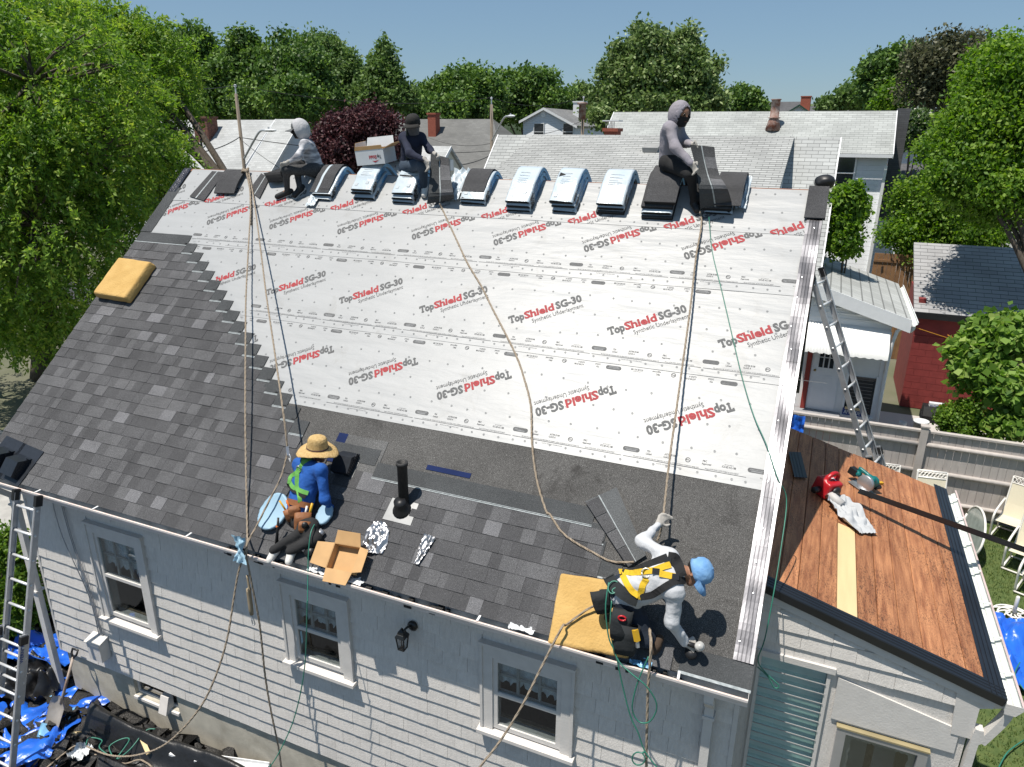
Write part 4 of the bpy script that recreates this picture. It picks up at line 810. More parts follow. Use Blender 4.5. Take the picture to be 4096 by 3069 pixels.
wbox('dormer_wall', (d0+.08, yf+.2, 4.0), (d1-.08, yf+.3, zd-(17-yf-.2)*t21-.1), m_wsid, nb)
p = on_y(2610, 568, 15.9); zz = zd-(17-15.9)*t21
mb = MB(); mb.hexa([(p[0]-.2, 15.65, zz-.06), (p[0]+.2, 15.65, zz-.06), (p[0]+.2, 16.05, zz+.03), (p[0]-.2, 16.05, zz+.03), (p[0]-.22, 15.62, zz+.06), (p[0]+.22, 15.62, zz+.06), (p[0]+.22, 16.08, zz+.17), (p[0]-.22, 16.08, zz+.17)]); mb.build('roof_vent', mat('grey_vent', (.28, .28, .27), .6), nb)
p0 = on_y(2425, 545, 18.4); p1 = on_y(2476, 515, 18.4)
ch = chimney(((p0[0]+p1[0])/2, 18.4), p1[0]-p0[0], .5, zr-1.2, zr+.12, m_brick, nb)
for i in range(7): wbox('cage_bar', (p0[0]+.02+i*.045, 18.2, zr+.22), (p0[0]+.035+i*.045, 18.215, zr+.42), mat('cage_metal', (.4, .4, .4), .5), ch)
wbox('cage_lid', (p0[0]-.06, 18.1, zr+.42), (p1[0]+.06, 18.6, zr+.45), m_wt, ch)
# --- second pale roof beyond
A = on_y(2457, 452, 27.0); B = on_y(3588, 440, 27.0); zr = (A[2]+B[2])/2
fh = gable_x('pale_roof_house', 'white two storey house with long pale roof and rusty flue', A[0], B[0], 27.0, zr, 36, 2.05, 4.5, r_far, m_wsid)
m_rust = mat('rusty_metal', (0.16, 0.045, 0.02), 0.8, col2=(0.36, 0.30, 0.27), scale=5, bump=0.2)
p = onp(3092, 512, (0, -math.sin(math.radians(36)), math.cos(math.radians(36))), (0, 27, zr))
mb = MB(); mb.lathe([(.30, -.1), (.20, .28), (.165, .34), (.23, .35), (.23, .38), (.165, .39), (.165, 1.0), (.19, 1.0), (.19, 1.04), (.0, 1.04)], p, 14); mb.build('flue', m_rust, fh, True)
wy = 27-2.05+.25; q = on_y(3369, 692, wy); far_window((q[0], wy, q[2]), .75, 1.15, fh)
a = on_y(3548, 640, wy); mb = MB(); mb.bar((a[0], wy-.06, a[2]-.2), (a[0]-.02, wy-.06, .2), .10, .08, up=(0, 1, 0)); mb.build('downspout', m_wt, fh)
# dark gable return beside it
a = on_y(3622, 446, 29.0); b = on_y(3600, 445, 29.0)
hg = gable_x('dark_shingle_house', 'dark grey shingled roof end beyond the pale roof and leafy tree', b[0]-1.0, b[0]+2.6, 33.0, on_y(3650, 665, 33)[2]+.1, 30, 3.0, 3.0, r_dk, m_wsid)
mb = MB(); mb.hexa([(B[0]+.06, 27.6, 4.5), (B[0]+.5, 27.6, 4.5), (B[0]+.5, 28.2, 4.5), (B[0]+.06, 28.2, 4.5), (B[0]+.06, 27.6, zr+.1), (B[0]+.5, 27.6, zr+.1), (B[0]+.5, 28.2, zr+.1), (B[0]+.06, 28.2, zr+.1)]); mb.build('shingled_wing', r_dk, fh)
# --- white gable with green trim
ap = on_y(3660, 566, 37.0); hf = gable_y('green_trim_house', 'white clapboard gable with dark green rakes behind the leafy tree', ap[0], 37.0, 46.0, ap[2], 27, 1.9, r_pY, m_wsid)
m_gt = mat('green_trim', (0.012, 0.05, 0.035), 0.6)
for ch_ in hf.children:
    if ch_.name.startswith('rake_board'): ch_.data.materials[0] = m_gt
# --- left pale house, two sections
A = on_y(640, 478, 27.0); B = on_y(1098, 480, 27.0); zr = B[2]
ha = gable_x('left_pale_house', 'pale grey roofed house with sooty brick chimney, left of the wooden pole', A[0], B[0], 27.0, zr, 41, 3.7, 3.7, r_left, m_wsid)
q = onp(843, 552, (0, -math.sin(math.radians(41)), math.cos(math.radians(41))), (0, 27, zr)); q2 = on_y(800, 466, q[1])
chimney((q[0]-.35, q[1]+.1), .95, .75, q[2]-.8, q2[2]-.10, m_brd, ha)
q = onp(808, 595, (0, -math.sin(math.radians(41)), math.cos(math.radians(41))), (0, 27, zr)); mb = MB(); mb.lathe([(.06, -.1), (.06, .5), (0, .5)], q, 8); mb.build('vent_pipe', m_pipe, ha)
q = on_y(1120, 480, 26.2); A2 = on_y(1104, 482, 26.2); B2 = on_y(1205, 477, 26.2)
hb2 = gable_x('gable_end_house', 'pale roofed house showing its blue-white gable end behind the seated hooded person', A2[0], B2[0], 26.2, B2[2], 43, 5.2, 4.3, r_left, m_wsid, ov=.18)
far_window((B2[0]-.09, 24.2, 4.75), .8, 1.1, hb2, 'x', 1)
# --- hip roof house, centre
A = on_y(1610, 477, 38.0); B = on_y(1972, 477, 38.0); zr = A[2]; t = math.tan(math.radians(36)); dF = 4.6; ex = 3.4; ze_ = zr-dF*t
hc = empty('hip_roof_house', ((A[0]+B[0])/2, 38, 0), 'dark grey hip roofed house with red brick chimney beside the street lamp', 'house')
roofslab('roof', [(A[0]-ex, 38-dF, ze_), (B[0]+ex*.9, 38-dF, ze_), (B[0], 38, zr), (A[0], 38, zr)], r_mid, hc)
mb = MB(); mb.prism([(B[0]+ex*.9, 38-dF, ze_), (B[0]+ex*.9, 38+dF, ze_), (B[0]+.01, 38.0, zr)], (0, 0, -.1)); mb.build('hip_end', r_mid, hc)
mb = MB(); mb.prism([(A[0]-ex, 38+dF, ze_), (A[0]-ex, 38-dF, ze_), (A[0]-.01, 38.0, zr)], (0, 0, -.1)); mb.build('hip_end', r_mid, hc)
mb = MB(); mb.prism([(A[0]-ex, 38+dF, ze_), (A[0], 38.01, zr), (B[0], 38.01, zr), (B[0]+ex*.9, 38+dF, ze_)], (0, 0, -.1)); mb.build('rear_roof', r_mid, hc)
wbox('wall', (A[0]-ex+.4, 38-dF+.4, 0), (B[0]+ex*.9-.4, 38+dF-.4, ze_-.1), m_ysid, hc); wbox('gutter', (A[0]-ex, 38-dF-.1, ze_-.16), (B[0]+ex*.9, 38-dF, ze_-.02), m_wt, hc)
q = onp(1742, 534, (0, -math.sin(math.radians(36)), math.cos(math.radians(36))), (0, 38, zr)); q2 = on_y(1740, 459, q[1]); chimney((q[0]-.1, q[1]), .55, .55, q[2]-.6, q2[2], m_brick, hc)
# --- little cream gable building
ap = on_y(1796, 585, 26.0); hd = gable_x('cream_outbuilding', 'small cream gabled building behind the standing shingle at the ridge', ap[0]-3.0, ap[0]+.1, 26.0, ap[2], 38, 2.6, 2.8, r_left, m_ysid)
far_window((ap[0], 25.1, ap[2]-2.6), .7, 1.0, hd, 'x', 1); wbox('attic_vent', (ap[0]-.01, 26.05, ap[2]-1.1), (ap[0]+.03, 26.35, ap[2]-.6), m_wt, hd)
# --- white gable house, centre right
ap = on_y(2174, 431, 50.0); le = on_y(2076, 485, 50.0); sl_ = math.degrees(math.atan2(ap[2]-le[2], ap[0]-le[0])); re = on_y(2308, 503, 50.0)
he = gable_y('white_gable_house', 'white clapboard gable house with two windows and white chimney', ap[0], 50.0, 62.0, ap[2], sl_, ap[0]-le[0], r_mY, m_wsid, hw2=re[0]-ap[0])
for px in (2156, 2273): q = on_y(px, 528, 50.25); far_window((q[0], 50.25, q[2]), .78, 1.2, he)
q = on_y(2320, 445, 55); chimney((q[0], 55), .9, .9, 5, on_y(2320, 411, 55)[2], m_wt, he); q = on_y(2172, 455, 50.2); wbox('attic_vent', (q[0]-.2, 50.2, q[2]-.25), (q[0]+.2, 50.25, q[2]+.25), m_wt, he)
# --- far houses on the right skyline
for (pa, pb, py, Y, lab, sl2, mr_) in ((3068, 3236, 408, 120, 'distant grey roof on the skyline right of the leaning shingle', 30, r_dk), (3230, 3490, 416, 105, 'distant long dark roof with white eaves on the skyline', 22, r_dk)):
    a = on_y(pa, py, Y); b = on_y(pb, py, Y); hx = gable_x('skyline_house', lab, a[0], b[0], Y, a[2], sl2, 4.0, 5.0, mr_, m_wsid)
    if pa > 3200: q = on_y(3340, 405, Y); chimney((q[0], Y), 1.1, 1.1, a[2]-1, a[2]+.55, m_brd, hx)
ap = on_y(3198, 418, 80); hx = gable_y('skyline_gable', 'small white gable with green trim peeping over the long pale roof', ap[0], 80.0, 88.0, ap[2], 33, 3.0, r_pY, m_wsid); chimney((on_y(3224, 400, 84)[0], 84), 1.0, 1.0, ap[2]-1.5, on_y(3224, 389, 84)[2], m_brick, hx)
for ch_ in hx.children:
    if ch_.name.startswith('rake_board'): ch_.data.materials[0] = m_gt
# --- awning cottage behind the fence
AY = 12.9; L0 = on_y(3290, 1146, AY-.2); R0 = on_y(3649, 1283, AY-.2); slp = math.atan2(L0[2]-R0[2], R0[0]-L0[0])
aw = empty('awning_cottage', (1.0, 14.5, 0), 'small white cottage with scalloped metal awning over its door behind the fence', 'cottage')
back = 17.2
roofslab('roof', [(L0[0]-.6, AY-.2, L0[2]+.6*math.tan(slp)), (R0[0], AY-.2, R0[2]), (R0[0], back, R0[2]), (L0[0]-.6, back, L0[2]+.6*math.tan(slp))], r_pY, aw, .07)
mb = MB(); mb.prism([(L0[0]-.6, AY-.23, L0[2]+.6*math.tan(slp)-.30), (R0[0], AY-.23, R0[2]-.28), (R0[0], AY-.23, R0[2]+.01), (L0[0]-.6, AY-.23, L0[2]+.6*math.tan(slp)+.01)], (0, .03, 0)); mb.build('rake_board', m_wt, aw)
wr = R0[0]-.35
m_lap = mat('white_vinyl', (0.70, 0.71, 0.71), 0.45, var=0.03)
def lap_wall(x0, x1, z0, z1f, Y, parent, e=.12, name='wall_board'):
    z = z0
    while z < max(z1f(x0), z1f(x1)):
        top = z+e; xs_ = x0; xe_ = x1
        if z1f(x1) < top:   # clip against sloping soffit
            while xe_ > x0+.05 and z1f(xe_) < min(top, z+.02): xe_ -= .05
        if xe_-xs_ < .08: break
        ta, tb = min(top, z1f(xs_)), min(top, z1f(xe_)); tb = max(tb, z+.005)
        q = MB(); q.add([(xs_, Y-.022, z), (xe_, Y-.022, z), (xe_, Y-.004, tb), (xs_, Y-.004, ta), (xs_, Y, z), (xe_, Y, z)], [(0, 1, 2, 3), (4, 5, 1, 0), (0, 3, 4), (1, 5, 2)]); q.build(name, m_lap, parent); z += e
sof = lambda x: L0[2]+.0-(x-L0[0])*math.tan(slp)-.30
mb = MB(); mb.prism([(L0[0]-.6, AY, .3), (wr, AY, .3), (wr, AY, sof(wr)+.2), (L0[0]-.6, AY, sof(L0[0]-.6)+.2)], (0, .12, 0)); aww = mb.build('front_wall', m_lap, aw)
lap_wall(L0[0]-.3, wr, R0[2]-.62, sof, AY, aww); lap_wall(on_y(3345, 1600, AY)[0], wr, .3, lambda x: 1.32, AY, aww)
wbox('side_wall', (wr-.12, AY+.12, .2), (wr, back-.2, R0[2]-.2), m_lap, aw); wbox('corner_post', (wr-.09, AY-.03, .3), (wr+.02, AY, R0[2]-.35), m_wt, aw)
gutter('gutter', (R0[0], AY-.25, R0[2]-.02), (R0[0], back, R0[2]-.02), (1, 0, 0), w=.13, h=.1, parent=aw, mats=[m_wt, m_gw, m_wt])
mb = MB(); pts = smoothpath([(R0[0]+.05, AY-.2, R0[2]-.1), (R0[0]+.02, AY-.15, R0[2]-.25), (wr+.06, AY-.08, R0[2]-.55), (wr+.05, AY-.06, .1)], 5); mb.tube(pts, .04, 8); mb.build('downspout', m_wt, aw, True)
# awning
V = []; a0 = on_y(3236, 1300, AY); a1 = on_y(3577, 1322, AY); n = 60; x0_ = a0[0]-.25; x1_ = wr-.02
for i in range(n+1):
    x = x0_+(x1_-x0_)*i/n; rz = .016*math.cos(i*math.pi*.9*1.1); za = a1[2]+.02; dr = -.42-.03*abs(math.sin(i*.62))
    V += [(x, AY-.01, za+rz), (x, AY-.62, za-.36+rz), (x, AY-.66, za+dr-.12+rz*.3)]
mk('awning', V, [(3*i+j, 3*i+3+j, 3*i+4+j, 3*i+1+j) for i in range(n) for j in (0, 1)], mat('awning_white', (0.74, 0.74, 0.72), 0.45, var=0.05, scale=8), aw, True)
# door
dl = on_y(3236, 1600, AY)[0]-.06; dr_ = on_y(3340, 1600, AY)[0]; dz = on_y(3300, 1640, AY)[2]; dt = dz+2.0
mb = MB(); mb.box((dl, AY-.04, dz), (dr_, AY, dt)); dm = mat('white_door', (0.66, 0.67, 0.69), 0.4, var=0.03); dr_o = mb.build('door', dm, aw)
wd_ = dr_-dl
for i in range(3):
    for j in range(3): x0 = dl+.14+i*(wd_-.28)/3; z0 = dt-.95+j*.26; wbox('pane', (x0+.015, AY-.048, z0+.012), (x0+(wd_-.28)/3-.015, AY-.041, z0+.25), m_wglass, dr_o)
for i in range(2): x0 = dl+.12+i*(wd_-.24)/2; wbox('panel', (x0+.04, AY-.05, dz+.18), (x0+(wd_-.24)/2-.04, AY-.041, dz+.85), dm, dr_o)
mb = MB(); mb.lathe([(.0, .0), (.03, .0), (.03, .02), (.0, .05)], (dl+.09, AY-.04, dz+.98), 8, 0, ax=(0, -1, 0)); mb.build('handle', mat('brass', (.35, .25, .1), .35, metal=.8), dr_o)
m_rp = mat('red_paint', (0.24, 0.03, 0.022), 0.6, var=0.1)
wbox('step', (dl-.3, AY-.75, .12), (dr_+.12, AY-.002, dz-.05), m_rp, aw); wbox('step_tread', (dl-.32, AY-.78, dz-.048), (dr_+.14, AY-.04, dz-.01), mat('grey_tread', (.25, .25, .26), .7), aw); wbox('door_jamb', (dl-.12, AY-.08, dz), (dl-.01, AY+.0, dt), m_rp, aw)
w0 = on_y(3400, 1480, AY)[0]; mb = MB(); mb.box((w0, AY-.03, 1.45), (wr-.12, AY-.002, 2.35)); wn = mb.build('picture_window', m_wglass, aw)
for k in range(9): wbox('blind_slat', (w0+.05, AY-.037, 1.60+k*.085), (wr-.17, AY-.031, 1.615+k*.085), mat('blind_grey', (.14, .13, .12), .7), wn)
for a_, b_ in (((w0-.05, AY-.05, 1.40), (w0, AY-.001, 2.40)), ((wr-.12, AY-.05, 1.40), (wr-.07, AY-.001, 2.40)), ((w0-.06, AY-.12, 1.33), (wr-.06, AY-.001, 1.40))): wbox('frame', a_, b_, m_wt, wn)
# street name sign on its sill
sg = empty('street_sign', (w0+.35, AY-.10, 1.41), 'blue street name sign reading APHNIDE BLVD leaning on the cottage window sill', 'sign')
sx0, sx1 = w0-.02, wr-.22; mb = MB(); mb.hexa([(sx0, AY-.10, 1.405), (sx1, AY-.10, 1.405), (sx1, AY-.09, 1.405), (sx0, AY-.09, 1.405), (sx0, AY-.065, 1.56), (sx1, AY-.065, 1.56), (sx1, AY-.055, 1.56), (sx0, AY-.055, 1.56)]); mb.build('plate', mat('sign_blue', (0.02, 0.05, 0.22), 0.4), sg)
m_lt = mat('sign_white', (0.75, 0.77, 0.8), 0.5)
def put_text(body, w, size, off, O, ex, ey, m, parent, name='lettering'):
    co, fs = text_mesh('t', body, size, off, None, w); O = np.asarray(O, float); ex = norm(ex); ey = norm(ey); return mk(name, [O+ex*c[0]+ey*c[1] for c in co], fs, m, parent)
put_text('APHNIDE', (sx1-sx0)*.70, .12, .003, (sx0+.03, AY-.100, 1.435), (1, 0, 0), (0, .035, .155), m_lt, sg); put_text('BLVD', (sx1-sx0)*.17, .05, .001, (sx0+(sx1-sx0)*.79, AY-.087, 1.50), (1, 0, 0), (0, .035, .155), m_lt, sg)
wbox('planter_board', (w0+.02, AY-.16, 1.56), (wr-.25, AY-.13, 1.62), m_pine, aw); 
# --- red block shed
SY = 18.2; e0 = on_y(3654, 1240, SY); e1x = 6.4; ze_ = e0[2]; tt = math.tan(math.radians(24)); sr = 3.4
sh = empty('red_shed', (4.5, 19.5, 0), 'dark red painted block shed with pale shingle roof behind the vines', 'shed')
roofslab('roof', [(e0[0], SY-.2, ze_), (e0[0]+7.5, SY-.2, ze_), (e0[0]+7.5, SY-.2+sr, ze_+sr*tt), (e0[0], SY-.2+sr, ze_+sr*tt)], tabmat('pale_shed_roof', (0.33, 0.33, 0.335), 'x', 24, .3, .40, .2), sh)
m_rb = mat('red_block_paint', (0.17, 0.022, 0.020), 0.75, col2=(0.24, 0.034, 0.03), scale=4, bump=.2)
mb = MB(); mb.box((e0[0]+.12, SY+.03, 0), (e0[0]+7.4, SY+.2, ze_-.05)); shw = mb.build('front_wall', m_rb, sh); wbox('side_wall', (e0[0]+.12, SY+.2, 0), (e0[0]+.3, SY+3.0, ze_+.3), m_rb, sh)
for r_ in range(11):
    x = e0[0]+.12-(.2 if r_ % 2 else 0)
    for c_ in range(9):
        a_ = max(x, e0[0]+.12); b_ = x+.395
        if .2*r_+.195 < ze_-.05 and b_-a_ > .05: q = MB(); q.box((a_, SY, .2*r_), (b_, SY+.03, .2*r_+.193)); q.build('block', m_rb, shw)
        x += .40
wbox('fascia', (e0[0], SY-.22, ze_-.19), (e0[0]+7.5, SY-.2, ze_-.02), m_blk, sh)
# --- white block wall and board fence beyond
a = on_z(3960, 1090, 0); wb = on_y(3975, 905, a[1])
o = wbox('white_garden_wall', (wb[0], a[1], 0), (wb[0]+9, a[1]+.2, wb[2]), mat('whitewashed_block', (0.66, 0.65, 0.62), 0.85, var=0.10, scale=2, bump=.2), None); tag(o, 'whitewashed block wall beyond the leafy tree at the right edge', 'wall')
a = on_y(3500, 1012, 23.5); b = on_y(3600, 1075, 23.5); bf = empty('board_fence', (a[0]+.8, 23.5, 0), 'brown upright board fence beyond the awning cottage roof', 'fence')
for i in range(14): wbox('board', (a[0]+i*.15, 23.5, 0), (a[0]+i*.15+.143, 23.53, a[2]), mat('brown_boards', (0.24, 0.13, 0.06), 0.8, rand=.15, var=.2), bf)
wbox('rail', (a[0], 23.47, a[2]-.3), (a[0]+2.1, 23.499, a[2]-.22), MATS['brown_boards'], bf)
# --- hills
V = []; n = 60; pr = []
for i in range(n+1):
    az = math.radians(-62+80*i/n); d = 900; h = 10+22*(0.5+vnoise(i*.23, 3.3))+7*vnoise(i*1.1, 8.8); x = CAM[0]+d*math.sin(az); y = CAM[1]+d*math.cos(az); V += [(x, y, -2), (x, y, float(h)), (x*1.25, y*1.25, float(h)*.9)]
o = mk('hills', V, [(3*i+j, 3*i+3+j, 3*i+4+j, 3*i+1+j) for i in range(n) for j in (0, 1)], mat('wooded_hills', (0.035, 0.06, 0.03), 0.95, col2=(0.06, 0.09, 0.045), scale=.05), None, True); tag(o, kind='structure')
# ================================================================== poles, lamps and wires
m_pole = mat('weathered_pole', (0.20, 0.165, 0.13), 0.9, var=0.25, scale=4, stretch=(4, 4, .4), bump=.3); m_gal = mat('galvanised', (0.52, 0.54, 0.56), 0.4, metal=0.5, var=.05)
def pole(name, label, px, pyt, Y, r=.14, lamp=None, z0=0.0):
    q = on_y(px, pyt, Y); P = empty(name, (q[0], Y, 0), label, 'utility pole'); mb = MB(); mb.tube([(q[0], Y, z0), (q[0], Y, q[2])], [r*1.15, r*.8], 10); mb.build('shaft', m_pole, P, True)
    mb = MB(); mb.lathe([(.03, 0), (.03, .25), (.06, .27), (.06, .36), (0, .38)], (q[0], Y, q[2]), 8); mb.build('insulator', m_wt, P)
    if lamp:
        (lx, ly), dY = lamp; e = on_y(lx, ly, Y+dY); a = np.array((q[0], Y, e[2]-1.25)); mb = MB(); pts = smoothpath([a, a+(e-a)*np.array([.45, .45, .62]), a+(e-a)*np.array([.75, .75, .97]), e+np.array([0, 0, -.02])], 5); mb.tube(pts, .045, 8); arm = mb.build('lamp_arm', m_gal, P, True)
        d = norm((e-a)*np.array([1, 1, 0])); mb = MB(); mb.lathe([(.02, -.12), (.10, -.05), (.155, .15), (.15, .42), (.09, .62), (.0, .66)], e, 10, 0, ax=d, xa=(0, 0, 1), sx=.42, sy=1.0); mb.build('lamp_head', mat('lamp_housing', (.62, .64, .66), .4), arm, True)
        mb = MB(); mb.lathe([(.04, 0), (.04, .07), (0, .08)], e+d*.15+np.array([0, 0, .05]), 8); mb.build('photocell', m_gal, arm)
    return q
P1 = pole('utility_pole', 'weathered wooden pole with street lamp rising behind the rope anchor', 944, 375, 21.0, .085, ((1068, 522), -.8))
P2 = pole('utility_pole', 'wooden pole with curved street lamp right of the brick chimney', 1966, 418, 33.0, .10, ((2038, 465), -2.0))
P3 = pole('utility_pole', 'dark wooden pole with rusty transformer in front of the white gable house', 2334, 412, 40.0, .11)
q = on_y(2330, 437, 39.7); mb = MB(); mb.lathe([(.0, -.6), (.22, -.6), (.22, .25), (.33, .27), (.33, .36), (.0, .4)], q, 10); o = mb.build('transformer', m_rust, bpy.data.objects.get('utility_pole.002'), True)
P4 = pole('utility_pole', 'distant thin pole left of the far green tree', 2881, 388, 95.0, .2)
m_wire = mat('black_wire', (0.015, 0.015, 0.016), 0.6)
def wire(label, a, b, sag=.5, r=.012, n=14):
    a = np.asarray(a, float); b = np.asarray(b, float); mb = MB(); mb.tube([a+(b-a)*i/n+np.array([0, 0, -4*sag*(i/n)*(1-i/n)]) for i in range(n+1)], r, 4); return tag(mb.build('power_line', m_wire), label, 'power line', 'overhead wires')
wire('top wire between the wooden pole and the pole by the chimney', P1+np.array([0, 0, .35]), P2+np.array([0, 0, .35]), .5); wire('top wire from the wooden pole into the left trees', P1+np.array([0, 0, .35]), on_y(560, 325, 14.0), .2); wire('top wire from the lamp pole towards the dark transformer pole', P2+np.array([0, 0, .35]), P3+np.array([0, 0, .4]), .5)
wire('wire sagging across the pale gable roof towards the purple tree', P1+np.array([0, 0, -1.8]), P2+np.array([0, 0, -2.4]), .35, .016); wire('heavy wire from the wooden pole over the left pale roof', P1+np.array([0, 0, -1.75]), on_y(640, 600, 16.0), .35, .02); wire('wire running from the lamp pole behind the standing shingle', P2+np.array([0, 0, -2.6]), on_y(1640, 640, 22.0), .4, .02)
wire('service wire from the wooden pole down to the gable end house', P1+np.array([0, 0, -1.9]), (B2[0]+.1, 25.6, 5.4), .15); wire('wire from the transformer pole to the lamp pole crossing the white gable', P3+np.array([0, 0, -1.0]), P2+np.array([0, 0, -1.6]), .4); wire('thin service wire above the hip roof', P2+np.array([0, 0, -2.0]), on_y(1700, 545, 34.0), .3)
wire('far wire on the skyline beside the thin pole', P4+np.array([0, 0, -.5]), on_y(3070, 425, 95), .4, .03); wire('second far wire on the skyline beside the thin pole', P4+np.array([0, 0, -1.3]), on_y(3075, 428, 95), .4, .03)
# ================================================================== trees and shrubs
m_bark = mat('bark', (0.055, 0.042, 0.032), 0.95, col2=(0.12, 0.10, 0.08), scale=9, bump=0.6, bscale=25, stretch=(3, 3, .6)); m_barkp = mat('pale_bark', (0.22, 0.19, 0.16), 0.95, var=.3, scale=6, bump=.4)
def crown_pts(R, blobs, n, shell=.5):
    full = []
    for b in blobs:      # every mass carries smaller lobes so the outline stays uneven
        c0 = np.asarray(b[0], float); r0_ = np.asarray(b[1], float); full.append((c0, r0_*.72))
        for _ in range(7):
            dd = R.normal(size=3); dd[2] = abs(dd[2])*.9-.25; dd /= np.linalg.norm(dd); k_ = R.uniform(.18, .36); full.append((c0+dd*r0_*R.uniform(.5, .74), r0_*k_))
    blobs = full
    vol = np.array([b[1][0]*b[1][1]*b[1][2] for b in blobs])**(2/3); ix = R.choice(len(blobs), n, p=vol/vol.sum())
    d = R.normal(size=(n, 3)); d /= np.linalg.norm(d, axis=1)[:, None]; r = shell+(1.04-shell)*R.rand(n)**.6
    c = np.array([b[0] for b in blobs])[ix]; s_ = np.array([b[1] for b in blobs])[ix]
    lump = 1+.30*vnoise(d[:, 0]*2.3+ix*3.1, d[:, 1]*2.3, d[:, 2]*2.3)*2
    return c+d*s_*(r*np.clip(lump, .7, 1.12))[:, None], d
def leaves(R, blobs, ncl, per, L, Wd, spread=.3, droop=0.0, shell=.5, upb=.5, fan=False):
    C, d = crown_pts(R, blobs, ncl, shell); n = ncl*per; ci = np.repeat(np.arange(ncl), per)
    if fan:      # feathery sprays: leaves set along a drooping twig
        tw = d*0.6+R.normal(size=(ncl, 3))*.5; tw[:, 2] -= droop; tw /= np.linalg.norm(tw, axis=1)[:, None]
        t = (np.tile(np.arange(per), ncl)/per)[:, None]; P = C[ci]+tw[ci]*t*spread*2.0; P[:, 2] -= (t[:, 0]**2)*spread*droop; P += R.normal(size=(n, 3))*spread*.10
        ax = tw[ci]*.6+R.normal(size=(n, 3))*.55
    else:
        P = C[ci]+R.normal(size=(n, 3))*spread; ax = R.normal(size=(n, 3)); ax[:, 2] -= droop
    ax /= np.linalg.norm(ax, axis=1)[:, None]
    nm = R.normal(size=(n, 3))*.8+d[ci]*.35; nm[:, 2] += upb; sd = np.cross(ax, nm); sd /= np.maximum(1e-6, np.linalg.norm(sd, axis=1))[:, None]; up = np.cross(sd, ax)
    s_ = (R.uniform(.7, 1.3, n))[:, None]; l = ax*L*s_; w_ = sd*Wd*.5*s_
    V = np.stack([P, P+l*.45+w_+up*Wd*.12, P+l, P+l*.45-w_+up*Wd*.12], 1).reshape(-1, 3); Q = np.arange(n*4).reshape(n, 4)
    tone = np.clip(.5+.22*R.normal(size=ncl)[ci]+.16*R.normal(size=n), 0, 1)
    return V, Q, tone, C
def limbs(R, base, top, blobs, C, r0, nb=40, bark=None, parent=None, lean=0):
    mb = MB(); base = np.asarray(base, float); top = np.asarray(top, float); mid = (base+top)/2+np.array([R.normal()*.15, R.normal()*.15, 0])
    mb.tube(smoothpath([base, mid, top], 4), list(np.linspace(r0, r0*.62, 9)), 9)
    forks = []
    for b in blobs:
        c = np.asarray(b[0], float); m1 = top+(c-top)*.5+np.array([0, 0, .25*np.linalg.norm(c-top)*.3]); mb.tube(smoothpath([top, m1, c], 4), list(np.linspace(r0*.5, r0*.12, 9)), 6); forks += [m1, c, (m1+c)/2]
    F_ = np.array(forks)
    for i in R.choice(len(C), min(nb, len(C)), replace=False):
        c = C[i]; f = F_[np.argmin(np.linalg.norm(F_-c, axis=1))]; m1 = (f+c)/2+R.normal(size=3)*.12; mb.tube([f, m1, c], [r0*.16, r0*.10, r0*.03], 4)
    return mb.build('trunk', bark or m_bark, parent, True)
def tree(name, label, base, top, blobs, ncl, per, L, Wd, lm, r0=.22, cat='tree', group=None, seed=1, bark=None, nb=40, **kw):
    R = np.random.RandomState(seed); T = empty(name, base, label, cat, group); V, Q, tone, C = leaves(R, blobs, ncl, per, L, Wd, **kw)
    o = link(bpy.data.objects.new('crown', fastmesh('crown', V, Q, lm, tone)), T)
    limbs(R, base, top, blobs, C, r0, nb, bark, T); return T
lf_loc = leafmat('locust_leaf', [(0.055, 0.113, 0.017), (0.114, 0.218, 0.029), (0.208, 0.331, 0.047), (0.336, 0.420, 0.071)], .42); lf_map = leafmat('maple_leaf', [(0.036, 0.076, 0.019), (0.065, 0.133, 0.027), (0.120, 0.209, 0.041), (0.186, 0.288, 0.059)], .25)
lf_pop = leafmat('poplar_leaf', [(0.045, 0.089, 0.024), (0.084, 0.149, 0.039), (0.129, 0.208, 0.055), (0.182, 0.267, 0.077)], .3); lf_plum = leafmat('plum_leaf', [(0.022, 0.009, 0.013), (0.053, 0.019, 0.025), (0.094, 0.035, 0.040), (0.150, 0.069, 0.069)], .2)
lf_sil = leafmat('silver_maple_leaf', [(0.044, 0.083, 0.023), (0.090, 0.153, 0.040), (0.160, 0.237, 0.064), (0.378, 0.451, 0.213)], .25); lf_bri = leafmat('bright_leaf', [(0.042, 0.102, 0.012), (0.090, 0.186, 0.018), (0.156, 0.270, 0.030), (0.252, 0.372, 0.060)], .45)
lf_vin = leafmat('vine_leaf', [(0.066, 0.144, 0.022), (0.132, 0.240, 0.036), (0.204, 0.324, 0.060), (0.336, 0.432, 0.120)], .4); lf_brn = leafmat('thin_leaf', [(0.045, 0.05, 0.025), (0.075, 0.085, 0.04), (0.11, 0.115, 0.06), (0.15, 0.15, 0.09)], .25); lf_arb = leafmat('arborvitae_leaf', [(0.05, 0.11, 0.012), (0.09, 0.18, 0.02), (0.15, 0.25, 0.03), (0.2, 0.3, 0.04)], .35)
def blob(px, py, Y, rx, rz, ry=None): return (on_y(px, py, Y), (rx, ry or rx, rz))
def pxm(Y, px=2048): return (np.linalg.norm(on_y(px, 529, Y)-CAM)*math.cos(0))/FPX   # metres per photo pixel there
